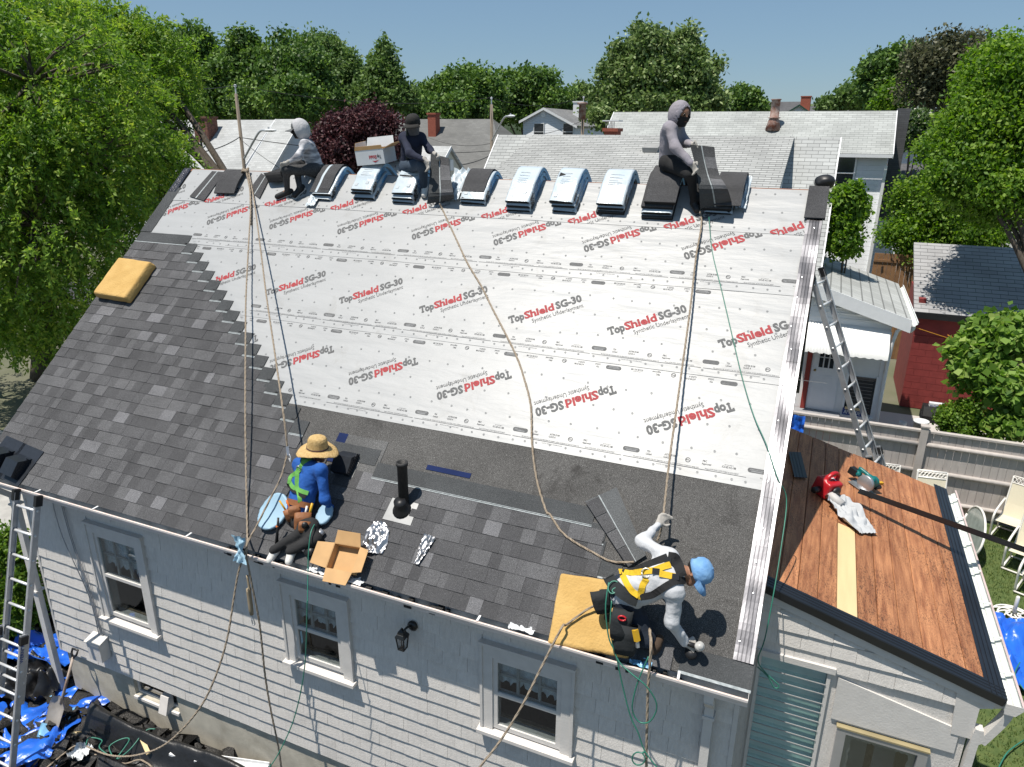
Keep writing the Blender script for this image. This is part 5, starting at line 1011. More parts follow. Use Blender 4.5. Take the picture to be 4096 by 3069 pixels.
# --- honey locusts, left
b1 = on_z(168, 1515); 
tree('honey_locust', 'tall feathery bright green locust filling the upper left, thick dark trunk', b1, b1+np.array([.3, .3, 5.0]),
     [blob(120, 330, 8.0, 3.6, 2.6), blob(-150, 620, 7.0, 3.4, 3.0), blob(330, 620, 9.0, 3.0, 2.4), blob(150, 900, 7.6, 3.4, 2.2), blob(-120, 1050, 6.6, 2.8, 2.0), blob(420, 930, 9.2, 2.3, 1.9), blob(60, 120, 9.0, 2.6, 1.8), blob(250, 1180, 8.6, 2.6, 1.5), blob(-260, 300, 8.5, 3.0, 3.0), blob(40, 1290, 7.6, 2.3, 1.1), blob(310, 1330, 9.4, 1.7, .9), blob(-200, 1320, 7.0, 2.2, 1.2)],
     5200, 26, .135, .055, lf_loc, .36, seed=2, nb=160, spread=.33, droop=.55, shell=.45, fan=True, upb=.7)
b2 = np.array([-17.5, 13.5, 0.0])
tree('honey_locust', 'second locust with wispy branch tips hanging over the left pale roof', b2, b2+np.array([.2, .2, 5.0]),
     [blob(400, 300, 13.5, 3.0, 2.5), blob(560, 470, 13.5, 2.3, 2.3), blob(570, 260, 14.5, 2.1, 1.9), blob(430, 640, 12.5, 2.5, 2.0), blob(590, 760, 12.5, 1.6, 1.1), blob(330, 150, 14.0, 2.8, 1.9), blob(600, 610, 12.0, 1.4, 1.2), blob(480, 140, 14.5, 1.9, 1.0)],
     3600, 26, .135, .055, lf_loc, .28, seed=3, nb=120, spread=.33, droop=.55, shell=.45, fan=True, upb=.7)
# --- middle distance
def mtree(name, label, px, Y, blobs, ncl, per, L, Wd, lm, seed, r0=.25, **kw):
    base = on_y(px, 600, Y); base[2] = 0; top = base+np.array([0, 0, 4.0]); return tree(name, label, base, top, [blob(a, b, Y+dy, rx, rz) for a, b, dy, rx, rz in blobs], ncl, per, L, Wd, lm, r0, seed=seed, group='trees beyond the roofs', **kw)
mtree('evergreen_spire', 'thin dark conifer tip poking above the locust crown', 312, 30, [(310, 60, 0, 1.0, 1.6), (312, 140, 0, 1.5, 1.6)], 160, 26, .25, .10, lf_map, 41, spread=0.20)
mtree('maple_tree', 'dark maple between the locust and the dense maple', 800, 40, [(770, 230, 0, 2.8, 2.6), (860, 330, 0, 2.6, 2.2), (820, 420, -1, 3.0, 2.0), (700, 330, 0, 3, 3)], 900, 30, .30, .20, lf_map, 4, spread=0.29)
mtree('maple_tree', 'dense dark green maple behind the left pale roof', 1130, 40, [(1010, 330, 0, 3.0, 3.4), (1140, 290, 0, 3.2, 3.4), (1060, 410, -1, 3.6, 2.2), (1220, 370, 0, 2.8, 3.0), (980, 250, 0, 1.8, 1.6), (1180, 420, -2, 3.4, 2.0)], 1900, 32, .27, .19, lf_map, 5, spread=0.27)
mtree('poplar_tree', 'paler loose poplar rising behind the dense maple', 1300, 52, [(1260, 250, 0, 2.8, 3.4), (1350, 290, 0, 2.8, 3.6), (1400, 360, 0, 2.6, 2.8), (1320, 400, 0, 3.6, 2.6)], 1100, 28, .30, .19, lf_pop, 6, spread=0.31, droop=.3)
mtree('young_maple', 'pointed fresh green tree left of the plain hip roof', 1530, 44, [(1535, 255, 0, .9, 1.6), (1530, 320, 0, 1.9, 1.7), (1560, 390, 0, 2.4, 1.7), (1480, 400, 0, 2.2, 1.5), (1450, 450, -1, 1.8, 1.0)], 800, 28, .30, .18, lf_pop, 7, spread=0.26)
mtree('purple_plum', 'dark purple leaved plum tree beside the white cardboard box', 1430, 25, [(1400, 520, 0, 1.55, 1.05), (1500, 500, 0, 1.35, 1.0), (1330, 570, 0, 1.2, .9), (1450, 600, 0, 1.7, 1.0), (1560, 580, 0, 1.1, 1.0), (1380, 640, 0, 1.4, .9)], 1500, 26, .16, .10, lf_plum, 8, r0=.15, spread=0.16)
mtree('maple_tree', 'broad dark maple above the hip roof chimney', 1850, 50, [(1740, 410, 0, 2.8, 1.9), (1850, 350, 0, 2.8, 2.0), (1930, 380, 0, 2.6, 2.2), (1830, 450, -2, 3.6, 1.5), (1700, 450, -2, 2.2, 1.1)], 1500, 30, .30, .21, lf_map, 9, spread=0.27)
mtree('maple_tree', 'upright leafy maple left of the white gable', 2120, 58, [(2050, 360, 0, 2.6, 2.4), (2150, 360, 0, 2.6, 2.2), (2200, 420, 0, 2.6, 1.8), (2080, 440, 0, 3.0, 1.8), (2000, 420, 0, 2, 2)], 1000, 30, .32, .22, lf_map, 10, spread=0.29)
mtree('silver_maple', 'large windblown silver maple over the long pale roof', 2620, 44, [(2590, 210, 0, 2.0, 2.0), (2700, 230, 0, 2.2, 2.0), (2520, 300, 0, 2.6, 2.2), (2640, 330, 0, 3.4, 2.8), (2760, 320, 0, 2.2, 2.4), (2480, 400, 0, 2.6, 1.6), (2600, 430, 0, 3.4, 1.6), (2740, 420, 0, 2.6, 1.6), (2440, 470, -2, 1.8, 1.1)], 2900, 30, .27, .16, lf_sil, 11, spread=0.24, upb=.2)
mtree('small_tree', 'hazy small tree between the white chimney and the silver maple', 2350, 75, [(2340, 400, 0, 2.6, 1.6), (2280, 420, 0, 2.0, 1.2), (2390, 440, 0, 2.2, 1.6)], 500, 24, .40, .25, lf_sil, 12, spread=0.31)
mtree('far_tree', 'lone rounded tree on the skyline right of the hooded person', 2970, 80, [(2965, 400, 0, 2.1, 1.5), (2930, 420, 0, 1.6, 1.1), (3000, 430, 0, 1.8, .9), (3030, 430, 0, 1.0, .8)], 450, 26, .42, .28, lf_map, 13, spread=0.29)
mtree('skyline_bush', 'low green tree mass on the right skyline above the dark roof', 3420, 85, [(3410, 390, 0, 2.6, 1.1), (3480, 385, 0, 2.4, 1.4), (3330, 420, 0, 1.8, .6)], 500, 24, .45, .28, lf_pop, 14, spread=0.31)
mtree('maple_tree', 'rounded dark maple behind the pale roof right end', 3570, 52, [(3520, 310, 0, 1.8, 1.6), (3590, 280, 0, 2.1, 1.8), (3640, 320, 0, 2.0, 2.4), (3550, 370, 0, 2.2, 1.4), (3620, 240, 0, 1.4, 1.0)], 1100, 30, .28, .20, lf_map, 15, spread=0.24)
mtree('thin_tree', 'thin crowned tree with bare grey twigs behind the bright tree', 3760, 36, [(3740, 250, 0, 1.7, 1.4), (3800, 300, 0, 1.7, 1.6), (3700, 340, 0, 1.5, 1.3), (3780, 400, 0, 1.6, 1.1), (3880, 210, 0, 1.3, 1.0), (3910, 250, 0, 1.3, 1.0)], 620, 24, .20, .11, lf_brn, 16, r0=.22, spread=0.22, bark=m_barkp, nb=150)
mtree('yellow_green_tree', 'yellow green small tree below the thin tree', 3610, 40, [(3600, 400, 0, 1.2, 1.1), (3570, 430, 0, 1.0, .7), (3640, 420, 0, 1.0, 1.0)], 320, 26, .20, .13, lf_bri, 17, spread=0.17)
mtree('dogwood', 'white flowering dogwood beside the dark shingled wing', 3660, 31, [(3650, 490, 0, .9, .5), (3680, 510, 0, 1.0, .6), (3640, 540, 0, .9, .6)], 320, 24, .16, .11, leafmat('dogwood_leaf', [(0.03, 0.07, 0.02), (0.06, 0.12, 0.03), (0.11, 0.17, 0.05), (0.7, 0.7, 0.58)], .3), 18, r0=.1, spread=0.15)
# --- bright tree at the right
bt = on_y(4230, 1100, 17.4); bt[2] = 0
tree('bright_ash_tree', 'bright yellow green leafy tree filling the right edge', bt, bt+np.array([-.1, 0, 3.4]),
     [blob(3960, 340, 19.0, 1.25, 1.2), blob(4080, 300, 19.5, 1.3, 1.4), blob(3900, 500, 18.6, 1.15, 1.1), blob(4040, 560, 19.0, 1.7, 1.4), blob(3850, 680, 18.2, 1.1, 1.0), blob(3960, 760, 18.4, 1.5, 1.2), blob(4130, 700, 19.5, 1.8, 1.9)],
     2300, 36, .12, .07, lf_bri, .2, seed=19, nb=120, spread=0.16, droop=.5)
bt2 = on_y(3740, 1100, 25.0); bt2[2] = 0
tree('bright_ash_tree', 'leafy green tree between the cottage roof and the whitewashed wall', bt2, bt2+np.array([0, 0, 2.6]), [blob(3740, 870, 24.5, 1.15, 1.0), blob(3870, 950, 24.5, 1.4, .9), blob(3650, 800, 24.5, .8, .8), blob(3600, 930, 24.0, .7, .6), blob(3690, 1020, 24.0, .85, .5), blob(3800, 760, 25.0, 1.2, 1.0), blob(3760, 600, 25.0, .9, .8)], 1300, 34, .13, .075, lf_bri, .15, seed=29, nb=90, spread=.17, droop=.5)
b3 = on_y(3390, 1000, 15.6); b3[2] = 0
tree('young_ash', 'bright young tree between the pale neighbour roof and white siding', b3, b3+np.array([0, 0, 3.2]), [blob(3390, 800, 15.6, .36, .45), blob(3385, 900, 15.5, .36, .48), blob(3375, 970, 15.4, .36, .38), blob(3420, 850, 15.6, .24, .3)], 520, 28, .11, .075, lf_bri, .07, seed=20, nb=30, spread=0.10, droop=.4)
# --- vine thicket and shrub behind the fence
vb0 = np.array([4.6, 12.4, 0])
tree('grape_vine', 'pale green broad leaved vine thicket spilling over the fence', vb0, vb0+np.array([0, 0, 1.5]), [blob(3980, 1400, 12.6, .75, .6, .6), blob(4080, 1330, 12.8, .8, .6, .6), blob(3900, 1480, 12.4, .55, .5, .5), blob(4040, 1560, 12.2, .8, .7, .6), blob(3960, 1330, 12.8, .5, .3, .5), blob(4100, 1680, 11.9, .6, .55, .5), blob(3870, 1400, 12.5, .45, .4, .4), blob(4010, 1700, 11.9, .35, .4, .3)],
     640, 16, .15, .16, lf_vin, .06, 'vine', seed=21, nb=60, spread=0.10, droop=.8, shell=.6, upb=.8)
sb = on_y(3830, 1700, 12.1); sb[2] = 0
tree('garden_shrub', 'round small leaved shrub above the fence beside the white bucket', sb, sb+np.array([0, 0, .8]), [blob(3800, 1670, 12.1, .42, .38), blob(3870, 1660, 12.1, .38, .4), blob(3830, 1700, 12.0, .45, .35), blob(3840, 1740, 12, .4, .3)], 420, 24, .07, .05, lf_arb, .04, 'shrub', seed=22, nb=40, spread=0.05)
# --- shrubs at the left of the house
sb = on_z(110, 2560); sb[0] -= .25
tree('arborvitae', 'bright green arborvitae shrub behind the left ladder', sb, sb+np.array([0, 0, 1.4]), [(sb+np.array([0, 0, .55]), (.62, .55, .6)), (sb+np.array([.05, .1, 1.05]), (.5, .5, .5)), (sb+np.array([.05, .2, 1.5]), (.32, .32, .45))], 900, 24, .085, .04, lf_arb, .06, 'shrub', seed=23, nb=60, spread=0.06, upb=.3)
# ================================================================== shingle bundles saddled over the ridge
m_wrap = mat('white_wrap', (0.50, 0.545, 0.575), 0.28, col2=(0.42, 0.50, 0.56), scale=6, bump=0.25, bscale=22); m_wblue = mat('wrap_blue', (0.05, 0.20, 0.42), 0.35); m_wpale = mat('wrap_pale_blue', (0.20, 0.44, 0.68), 0.35); m_wgrey = mat('wrap_grey_print', (0.38, 0.42, 0.45), 0.4); m_wblk = mat('wrap_black_print', (0.02, 0.02, 0.022), 0.5)
RZ = ZE+3.535; YR = 4.0025
def saddle(vf, vbk, o, n=7, bulge=.03):
    """points (y,z) of a strip bent over the ridge, o above the deck; vf/vbk: distance of its ends from the ridge"""
    F = lambda d, h: RF(0, RL-d, h)[1:]; G = lambda d, h: np.array([2*YR-F(d, h)[0], F(d, h)[1]])
    P = [F(vf, o), F(vf*.62, o+bulge*.5), F(vf*.28, o+bulge), np.array([YR, RZ+o*1.02+bulge*.6]), G(vbk*.28, o+bulge), G(vbk*.62, o+bulge*.5), G(vbk, o)]
    return smoothpath([np.array([0, *q]) for q in P], n)
def sweep(path, prof, u0, w, close=False, endcap=True):
    """profile (s across 0..1 of width, t normal) swept along path (0,y,z)"""
    V = []; k = len(prof); nrm_ = []
    for i in range(len(path)):
        d = norm(np.asarray(path[min(i+1, len(path)-1)])-path[max(i-1, 0)]); nn = np.cross((1.0, 0, 0), d); nn = nn if nn[2] > 0 or abs(nn[2]) < .3 else -nn; nrm_.append(nn)
        for a, t in prof: V.append(np.array([u0+a*w, path[i][1], path[i][2]])+nn*t)
    Fc = [(i*k+j, i*k+(j+1) % k, (i+1)*k+(j+1) % k, (i+1)*k+j) for i in range(len(path)-1) for j in range(k)]
    if endcap: Fc += [tuple(range(k)), tuple((len(path)-1)*k+j for j in range(k-1, -1, -1))]
    return V, Fc, nrm_
def rprof(th, r=.45, n=4):   # rounded rectangle, centre thickness th
    P = []; h = th/2
    for sx, a0 in ((1, -90), (1, 0), (0, 90), (0, 180)):
        for i in range(n+1):
            a = math.radians(a0+90*i/n); P.append(((1-.09 if sx else .09)+.09*math.cos(a), (h*.1 if a0 in (0, 90) else -h*.1)+h*.9*math.sin(a)))
    return P
LD = {}
def side_text(body, m, path, s0, height, u, lift, parent, name='lettering', w=None, off=.001):
    """lettering running along the swept side, from arc length s0"""
    co, fs = text_mesh('t', body, height/.7, off, None, w); L_ = np.concatenate([[0], np.cumsum([np.linalg.norm(np.asarray(path[i+1])-path[i]) for i in range(len(path)-1)])]); A_ = np.array(path); V = []
    for c in co:
        s_ = s0+c[0]; y = np.interp(s_, L_, A_[:, 1]); z = np.interp(s_, L_, A_[:, 2]); i = min(max(int(np.searchsorted(L_, s_)), 1), len(path)-1); d = norm(A_[i]-A_[i-1]); nn = np.cross((1., 0, 0), d); V.append(np.array([u, y, z])+nn*(c[1]-height/2))
    return mk(name, V, fs, m, parent)
ORD = ['bottom', 'second', 'third', 'fourth']
def bundle(u, w, lay, nlay, o, vf, vbk, where, wrapped=True, th=.056, torn=False):
    nm = 'topmost' if lay == nlay-1 else ORD[lay]
    lab = f'{nm} {"white shingle" if wrapped else "bare dark shingle"} bundle {where}'
    path = saddle(vf, vbk, o, 5, .018+.005*lay); B = empty('shingle_bundle', (u+w/2, path[0][1], path[0][2]), lab, 'shingle bundle', 'shingle bundles along the ridge')
    for k in range(6):     # shingles inside
        t0 = -th*.42+th*.84*k/6; p2 = path if k % 2 else path[0:len(path)]
        inset = .05 if wrapped else .0; ww = w*(1-2*inset*(1+.6*abs(k-2.5)/2.5 if wrapped else 1))
        V, Fc, _ = sweep(p2, [(0, t0), (1, t0), (1, t0+th*.12), (0, t0+th*.12)], u+(w-ww)/2+(.004*math.sin(k*2.3+lay) if not wrapped else 0), ww); mk('shingle', V, Fc, m_shb if wrapped or k < 5 else m_shn, B)
    if wrapped:
        ext = [path[0]+(path[0]-path[1])*.25]+path[1:-1]+[path[-1]]; V, Fc, nn = sweep(ext, rprof(th), u, w, endcap=False)
        V = [q+np.array([.0, -.3, 1])*.020*float(vnoise(q[0]*11+lay*3, q[1]*13, q[2]*9+lay))+np.array([.0035*math.sin(i*2.9), 0, 0]) for i, q in enumerate(V)]; wr_ = mk('wrap', V, Fc, m_wrap, B, True)
        n = len(path); hs = th*.40
        V = []; Fc = []
        for i in range(int(n*.30), int(n*.97)):
            d = norm(path[min(i+1, n-1)]-path[max(i-1, 0)]); q = np.cross((1., 0, 0), d); b = np.array([u+w+.0045, path[i][1], path[i][2]]); V += [b-q*hs, b+q*hs]
        mk('colour_band', V, [(2*i, 2*i+2, 2*i+3, 2*i+1) for i in range(len(V)//2-1)], m_wpale, wr_)
        side_text('IKO', m_wblk, path, .04, .042, u+w+.006, 0, wr_, w=.11, off=.004); side_text('Dynasty', m_wblue, path, .20, .046, u+w+.0065, 0, wr_, w=.26, off=.002)
        # printing on the top face
        q = MB(); rr = random.Random(lay*7+int(u*100))
        for k in range(9):
            s_ = .14+k*.02; 
            i = int(s_/.52*n*.5)+4
            if i+1 < n:
                d = norm(path[i+1]-path[i]); nn = np.cross((1., 0, 0), d); b = np.array([u+w*.25, path[i][1], path[i][2]])+nn*(th*.5+.006); e = b+np.array([w*rr.uniform(.3, .5), 0, 0]); q.quad(b, e, e+d*.006, b+d*.006)
        for (a, s_, ww) in ((.62, 3, .05), (.15, 2, .045)):
            d = norm(path[s_+1]-path[s_]); nn = np.cross((1., 0, 0), d); b = np.array([u+w*a, path[s_][1], path[s_][2]])+nn*(th*.5+.006); q.quad(b, b+np.array([ww, 0, 0]), b+np.array([ww, 0, 0])+d*.05, b+d*.05)
        q.build('wrap_print', m_wgrey, wr_)
    return B
def stack(u, w, nlay, where, bare=(), vf=.50, vbk=.45, jit=.02, seed=0):
    rr = random.Random(seed)
    for l in range(nlay): bundle(u+rr.uniform(-jit, jit), w, l, nlay, .030+.056*l, vf-.022*l+rr.uniform(-.015, .015), vbk-.02*l, where, l not in bare)
stack(-6.74, .33, 2, 'in the stack beside the seated hooded person', (), .50, seed=1)
stack(-6.08, .34, 3, 'in the stack under the white cardboard box', (), .44, seed=2); stack(-5.40, .33, 3, 'in the stack the person in navy sits on', (), .49, seed=3); stack(-4.38, .36, 2, 'topped by a bare shingle, right of the standing shingle', (), .46, seed=4)
stack(-3.71, .33, 3, 'in the second stack right of the standing shingle', (), .52, seed=5); stack(-3.10, .31, 3, 'in the third stack right of the standing shingle', (), .50, seed=6); stack(-2.52, .34, 3, 'in the stack just left of the grey hoodie person', (0,), .51, seed=7); stack(-1.95, .36, 4, 'under the person in the grey hoodie', (0, 2, 3), .53, .48, seed=8); stack(-1.26, .31, 2, 'under the bent shingle near the right ridge end', (1,), .42, seed=9)
def sheet_strip(name, path, w0, u, label, cat='shingle', group=None, m=None, th=.006, stripe=None, parent=None):
    V, Fc, _ = sweep(path, [(0, 0), (1, 0), (1, th), (0, th)], u, w0); o = mk(name, V, Fc, m or m_shn, parent); tag(o, label, cat, group)
    if stripe:
        V, Fc, nn = sweep(path, [(stripe[0], th+.001), (stripe[1], th+.001)], u, w0, endcap=False); k = len(path); mk('stripe', V, [(2*i, 2*i+1, 2*i+3, 2*i+2) for i in range(k-1)], m_nail if len(stripe) < 3 else m_wrap, o)
    return o
sheet_strip('loose_shingle', saddle(.46, .40, .030+.056*2-.022, 5, .028), .32, -6.76, 'bare shingle with white stripe on the bundles beside the hooded person', stripe=(.28, .40, 1)); sheet_strip('loose_shingle', saddle(.40, .3, .030+.056*2-.012, 5, .028), .16, -6.60, 'upper bare shingle on the bundles beside the hooded person')
sheet_strip('loose_shingle', saddle(.33, .35, .030+.056*2-.022, 5, .026), .33, -4.39, 'bare shingle draped over the wrapped stack right of the standing shingle', th=.012)
z7_ = ZM(700, 400, 2.212)
def roof_poly(name, pts, label, h=.03, th=.006, m=None, stripe=None, cat='shingle', group=None, curl=0.0):
    n = 6; A_, B_, C_, D_ = [on_roof(*q, h) for q in pts]; V = []
    nv = RF(0, 0, 1)-RF(0, 0, 0)
    for i in range(n+1):
        t = i/n; a = A_+(D_-A_)*t; b = B_+(C_-B_)*t; c = nv*curl*math.sin(t*math.pi); V += [a+c, b+c, a+c+nv*th, b+c+nv*th]
    Fc = []
    for i in range(n): b = 4*i; Fc += [(b+2, b+3, b+7, b+6), (b, b+4, b+5, b+1), (b, b+2, b+6, b+4), (b+1, b+5, b+7, b+3)]
    Fc += [(0, 1, 3, 2), (4*n, 4*n+2, 4*n+3, 4*n+1)]; o = mk(name, V, Fc, m or m_shn); tag(o, label, cat, group)
    if stripe:
        V = []
        for i in range(n+1):
            t = i/n; a = A_+(D_-A_)*t; b = B_+(C_-B_)*t; c = nv*(curl*math.sin(t*math.pi)+th+.0015); V += [a+(b-a)*stripe[0]+c, a+(b-a)*stripe[1]+c]
        mk('nail_line', V, [(2*i, 2*i+1, 2*i+3, 2*i+2) for i in range(n)], m_nail, o)
    return o
roof_poly('loose_shingle', [z7_(330, 632), z7_(440, 640), z7_(258, 893), z7_(130, 855)], 'leftmost loose shingle lying at the left ridge end', .028, stripe=(.40, .47)); roof_poly('loose_shingle', [z7_(455, 622), z7_(640, 625), z7_(528, 835), z7_(350, 830)], 'thick loose shingle pair between the leftmost one and the rope', .045, .022, curl=.03); roof_poly('loose_shingle', [z7_(765, 650), z7_(835, 700), z7_(748, 872), z7_(655, 800)], 'loose shingle tilted beside the rope anchor', .03, stripe=(.5, .56))
for i in range(4): roof_poly('loose_shingle', [z7_(800, 655+i*3), z7_(960, 600+i*14), z7_(965, 705+i*6), z7_(835, 715+i*6)], ['lowest dark sheet', 'second dark sheet', 'third dark sheet', 'top curled dark sheet'][i]+' in the pile under the hooded person\'s hand', .03+.02*i, .012, m_shb, curl=.03*i)
z6_ = ZM(2200, 1950, 2.209)
o = roof_poly('loose_shingle', [z6_(310, 125), z6_(590, 0), z6_(850, 600), z6_(690, 700)], 'long loose shingle lying askew beside the man in white', .035, .007, granule('grey_headlap', (.05, .053, .055), (.10, .105, .108), (.22, .225, .23), .62), (.42, .45)); 
for i in range(4):
    a = 0.02+i*.25; P = [on_roof(*q, .0445) for q in (z6_(310, 125), z6_(590, 0), z6_(850, 600), z6_(690, 700))]; e0, e1 = P[0]+(P[3]-P[0])*a, P[0]+(P[3]-P[0])*(a+.235); f0, f1 = P[1]+(P[2]-P[1])*a, P[1]+(P[2]-P[1])*(a+.235); mb = MB(); mb.prism([e0, e0+(f0-e0)*.40, e1+(f1-e1)*.40, e1], (RF(0, 0, 1)-RF(0, 0, 0))*.004); mb.build('shingle_tab', TONE[i % 3], o)
# sheets held upright
def held_sheet(label, rowsP, tone_split, nm='held_shingle'):
    """rowsP: list of (left xyz, right xyz) from top to bottom"""
    Ls = smoothpath([r_[0] for r_ in rowsP], 4); Rs = smoothpath([r_[1] for r_ in rowsP], 4); V = []; th = .006
    for a, b in zip(Ls, Rs): n_ = np.array([0.15, -1, .2])*th; V += [a, b, a+n_, b+n_]
    Fc = []
    for i in range(len(Ls)-1): b = 4*i; Fc += [(b+2, b+3, b+7, b+6), (b, b+4, b+5, b+1), (b, b+2, b+6, b+4), (b+1, b+5, b+7, b+3)]
    Fc += [(0, 1, 3, 2), (4*len(Ls)-4, 4*len(Ls)-2, 4*len(Ls)-1, 4*len(Ls)-3)]
    o = mk(nm, V, Fc, m_head); tag(o, label, 'shingle')
    n = len(Ls); n_ = norm(np.array([.15, -1, .2]))
    for j, (s0, s1, mt) in enumerate(((tone_split-.02, tone_split+.03, m_nail),)):
        V = []
        for a, b in zip(Ls, Rs): V += [a+(b-a)*s0+n_*(th+.002), a+(b-a)*s1+n_*(th+.002)]
        mk('nail_line', V, [(2*i, 2*i+1, 2*i+3, 2*i+2) for i in range(n-1)], mt, o)
    cuts = [0, .22, .42, .60, .80, 1.0]
    for k in range(5):
        i0, i1 = int(cuts[k]*(n-1)), int(cuts[k+1]*(n-1)); V = []
        for i in range(i0, i1+1): a, b = Ls[i], Rs[i]; V += [a+(b-a)*(tone_split+.05)+n_*(th+.003+.002*(k % 2)), b+n_*(th+.003+.002*(k % 2))]
        mk('shingle_tab', V, [(2*i, 2*i+1, 2*i+3, 2*i+2) for i in range(i1-i0)], TONE[(k*2+1) % 4], o)
    return o
z8_ = ZM(1500, 400, 1.843); zt_ = ZM(2000, 0, 2.011)
held_sheet('shingle strip held upright on the ridge by the person in navy', [(on_y(*z8_(412, 395), 3.75), on_y(*z8_(547, 430), 3.72)), (on_y(*z8_(405, 560), 3.65), on_y(*z8_(558, 560), 3.62)), (on_y(*z8_(395, 690), 3.55), on_y(*z8_(578, 680), 3.53)), (on_roof(*z8_(383, 768), .06), on_roof(*z8_(585, 735), .06))], .48)
held_sheet('curved shingle sheet held up by the person in the grey hoodie', [(on_y(*zt_(1528, 1165), 3.62), on_y(*zt_(1725, 1183), 3.60)), (on_y(*zt_(1560, 1290), 3.60), on_y(*zt_(1738, 1300), 3.58)), (on_y(*zt_(1585, 1400), 3.56), on_y(*zt_(1770, 1420), 3.54)), (on_y(*zt_(1600, 1520), 3.50), on_y(*zt_(1830, 1520), 3.48)), (on_roof(*zt_(1610, 1680), .10), on_roof(*zt_(1870, 1650), .10))], .47)
sheet_strip('loose_shingle', saddle(.40, .30, .030+.056*2+.0, 5, .05), .30, -1.16, 'bare dark shingle bent over the right end stack', th=.012)
mb = MB(); pb_ = RF(-5.0+.28, 4.92, .03); 
def crumple(name, label, cat, O, ex, ey, nrm_, w, h, amp, m, seed=0, n=16, freq=6.0, lift=.01, shape=None, group=None, parent=None, jag=0.0):
    """crumpled sheet lying on a surface with frame ex, ey, normal"""
    O = np.asarray(O, float); ex = norm(ex); ey = norm(ey); nz_ = norm(nrm_); S = np.linspace(0, 1, n+1); A_, B_ = np.meshgrid(S, S, indexing='ij')
    H = np.abs(vnoise(A_*freq+seed*3.7, B_*freq, seed*1.3))*2+np.abs(vnoise(A_*freq*2.2+seed, B_*freq*2.2, 4.1+seed))
    H = lift+amp*H; X_ = (A_-.5)*w+jag*w*vnoise(B_*5+seed, A_*2, 7.7); Y_ = (B_-.5)*h+jag*h*vnoise(A_*5, B_*2+seed, 3.3)
    if shape: X_, Y_, H = shape(A_, B_, X_, Y_, H)
    P = O+X_[..., None]*ex+Y_[..., None]*ey+H[..., None]*nz_; I = np.arange((n+1)**2).reshape(n+1, n+1); Q = np.stack([I[:-1, :-1].ravel(), I[1:, :-1].ravel(), I[1:, 1:].ravel(), I[:-1, 1:].ravel()], 1)
    o = bpy.data.objects.new(name, fastmesh(name, P.reshape(-1, 3), Q, m, smooth=True)); link(o, parent); return tag(o, label, cat, group) if label else o
RX, RV, RN = np.array([1., 0, 0]), RF(0, 1, 0)-RF(0, 0, 0), RF(0, 0, 1)-RF(0, 0, 0)
crumple('empty_wrapper', 'crumpled white wrapper beside the standing shingle', 'wrapper', on_roof(*z8_(610, 640), .03), RX, RV, RN, .26, .55, .07, m_wrap, 3); crumple('empty_wrapper', 'crumpled white wrapper at the right end stack', 'wrapper', on_roof(*zt_(1960, 1560), .03), RX, RV, RN, .12, .5, .05, m_wrap, 5); crumple('empty_wrapper', 'torn white wrapper trailing from the stack beside the hooded person', 'wrapper', on_roof(*z7_(1240, 880), .02), RX, RV, RN, .16, .3, .06, m_wrap, 8)
# white cardboard box on the ridge
m_wcard = mat('white_card', (0.60, 0.62, 0.635), 0.7, var=0.05); m_card = mat('brown_card', (0.48, 0.29, 0.13), 0.8, var=0.08, scale=8)
zc_ = ZM(1000, 0, 2.011)
def open_box(name, label, c, ax_, ay_, az_, w, d, h, mi_, mo, flaps, cat='box'):
    c = np.asarray(c, float); f = lambda x, y, z: c+ax_*x+ay_*y+az_*z; B = empty(name, c, label, cat); t = .006
    for a, b, nm in (((-w/2, -d/2, 0), (w/2, -d/2+t, h), 'front_side'), ((-w/2, d/2-t, 0), (w/2, d/2, h), 'rear_side'), ((-w/2, -d/2+t, 0), (-w/2+t, d/2-t, h), 'end_side'), ((w/2-t, -d/2+t, 0), (w/2, d/2-t, h), 'end_side'), ((-w/2+t, -d/2+t, 0), (w/2-t, d/2-t, t), 'bottom')):
        mb = MB(); mb.box(a, b, 0, f); o = mb.build(nm, [mo, mi_], B)
        cc = f(0, 0, h/2)
        for p in o.data.polygons:
            if (np.array(p.normal) @ (cc-np.array(p.center))) > 0 and p.area > .004: p.material_index = 1
    for (edge, ang, L_) in flaps:
        a = math.radians(ang); up, out_ = math.sin(a)*L_, math.cos(a)*L_
        P = {'f': [(-w/2, -d/2, h), (w/2, -d/2, h), (w/2-.02, -d/2-out_, h+up), (-w/2+.02, -d/2-out_, h+up)], 'b': [(w/2, d/2, h), (-w/2, d/2, h), (-w/2+.02, d/2+out_, h+up), (w/2-.02, d/2+out_, h+up)], 'r': [(w/2, -d/2, h), (w/2, d/2, h), (w/2+out_, d/2-.02, h+up), (w/2+out_, -d/2+.02, h+up)], 'l': [(-w/2, d/2, h), (-w/2, -d/2, h), (-w/2-out_, -d/2+.02, h+up), (-w/2-out_, d/2-.02, h+up)]}[edge]
        P = [f(*q) for q in P]; n_ = norm(np.cross(P[1]-P[0], P[3]-P[0])); mb = MB(); mb.hexa([q-n_*.003 for q in P]+[q+n_*.003 for q in P]); mb.m = [1 if i == 0 else 0 for i in range(6)]; mb.build('flap', [mi_, mo], B)
    return B, f
pc = on_y(*zc_(1010, 1330), 3.93); a = math.radians(12); axb = np.array([math.cos(a*.8), -math.sin(a*.8)*.3, math.sin(math.radians(5))]); axb = norm(axb); azb = norm(np.array([-.07, -.12, 1])); ayb = np.cross(azb, axb)
wbx, fb = open_box('white_box', 'open white cardboard box standing on the shingle bundles, print upside down', np.array([pc[0], 3.97, RZ+.185]), axb, ayb, azb, .48, .28, .20, m_card, m_wcard, (('b', 75, .14), ('r', 20, .16), ('l', 100, .1), ('f', 86, .05)))
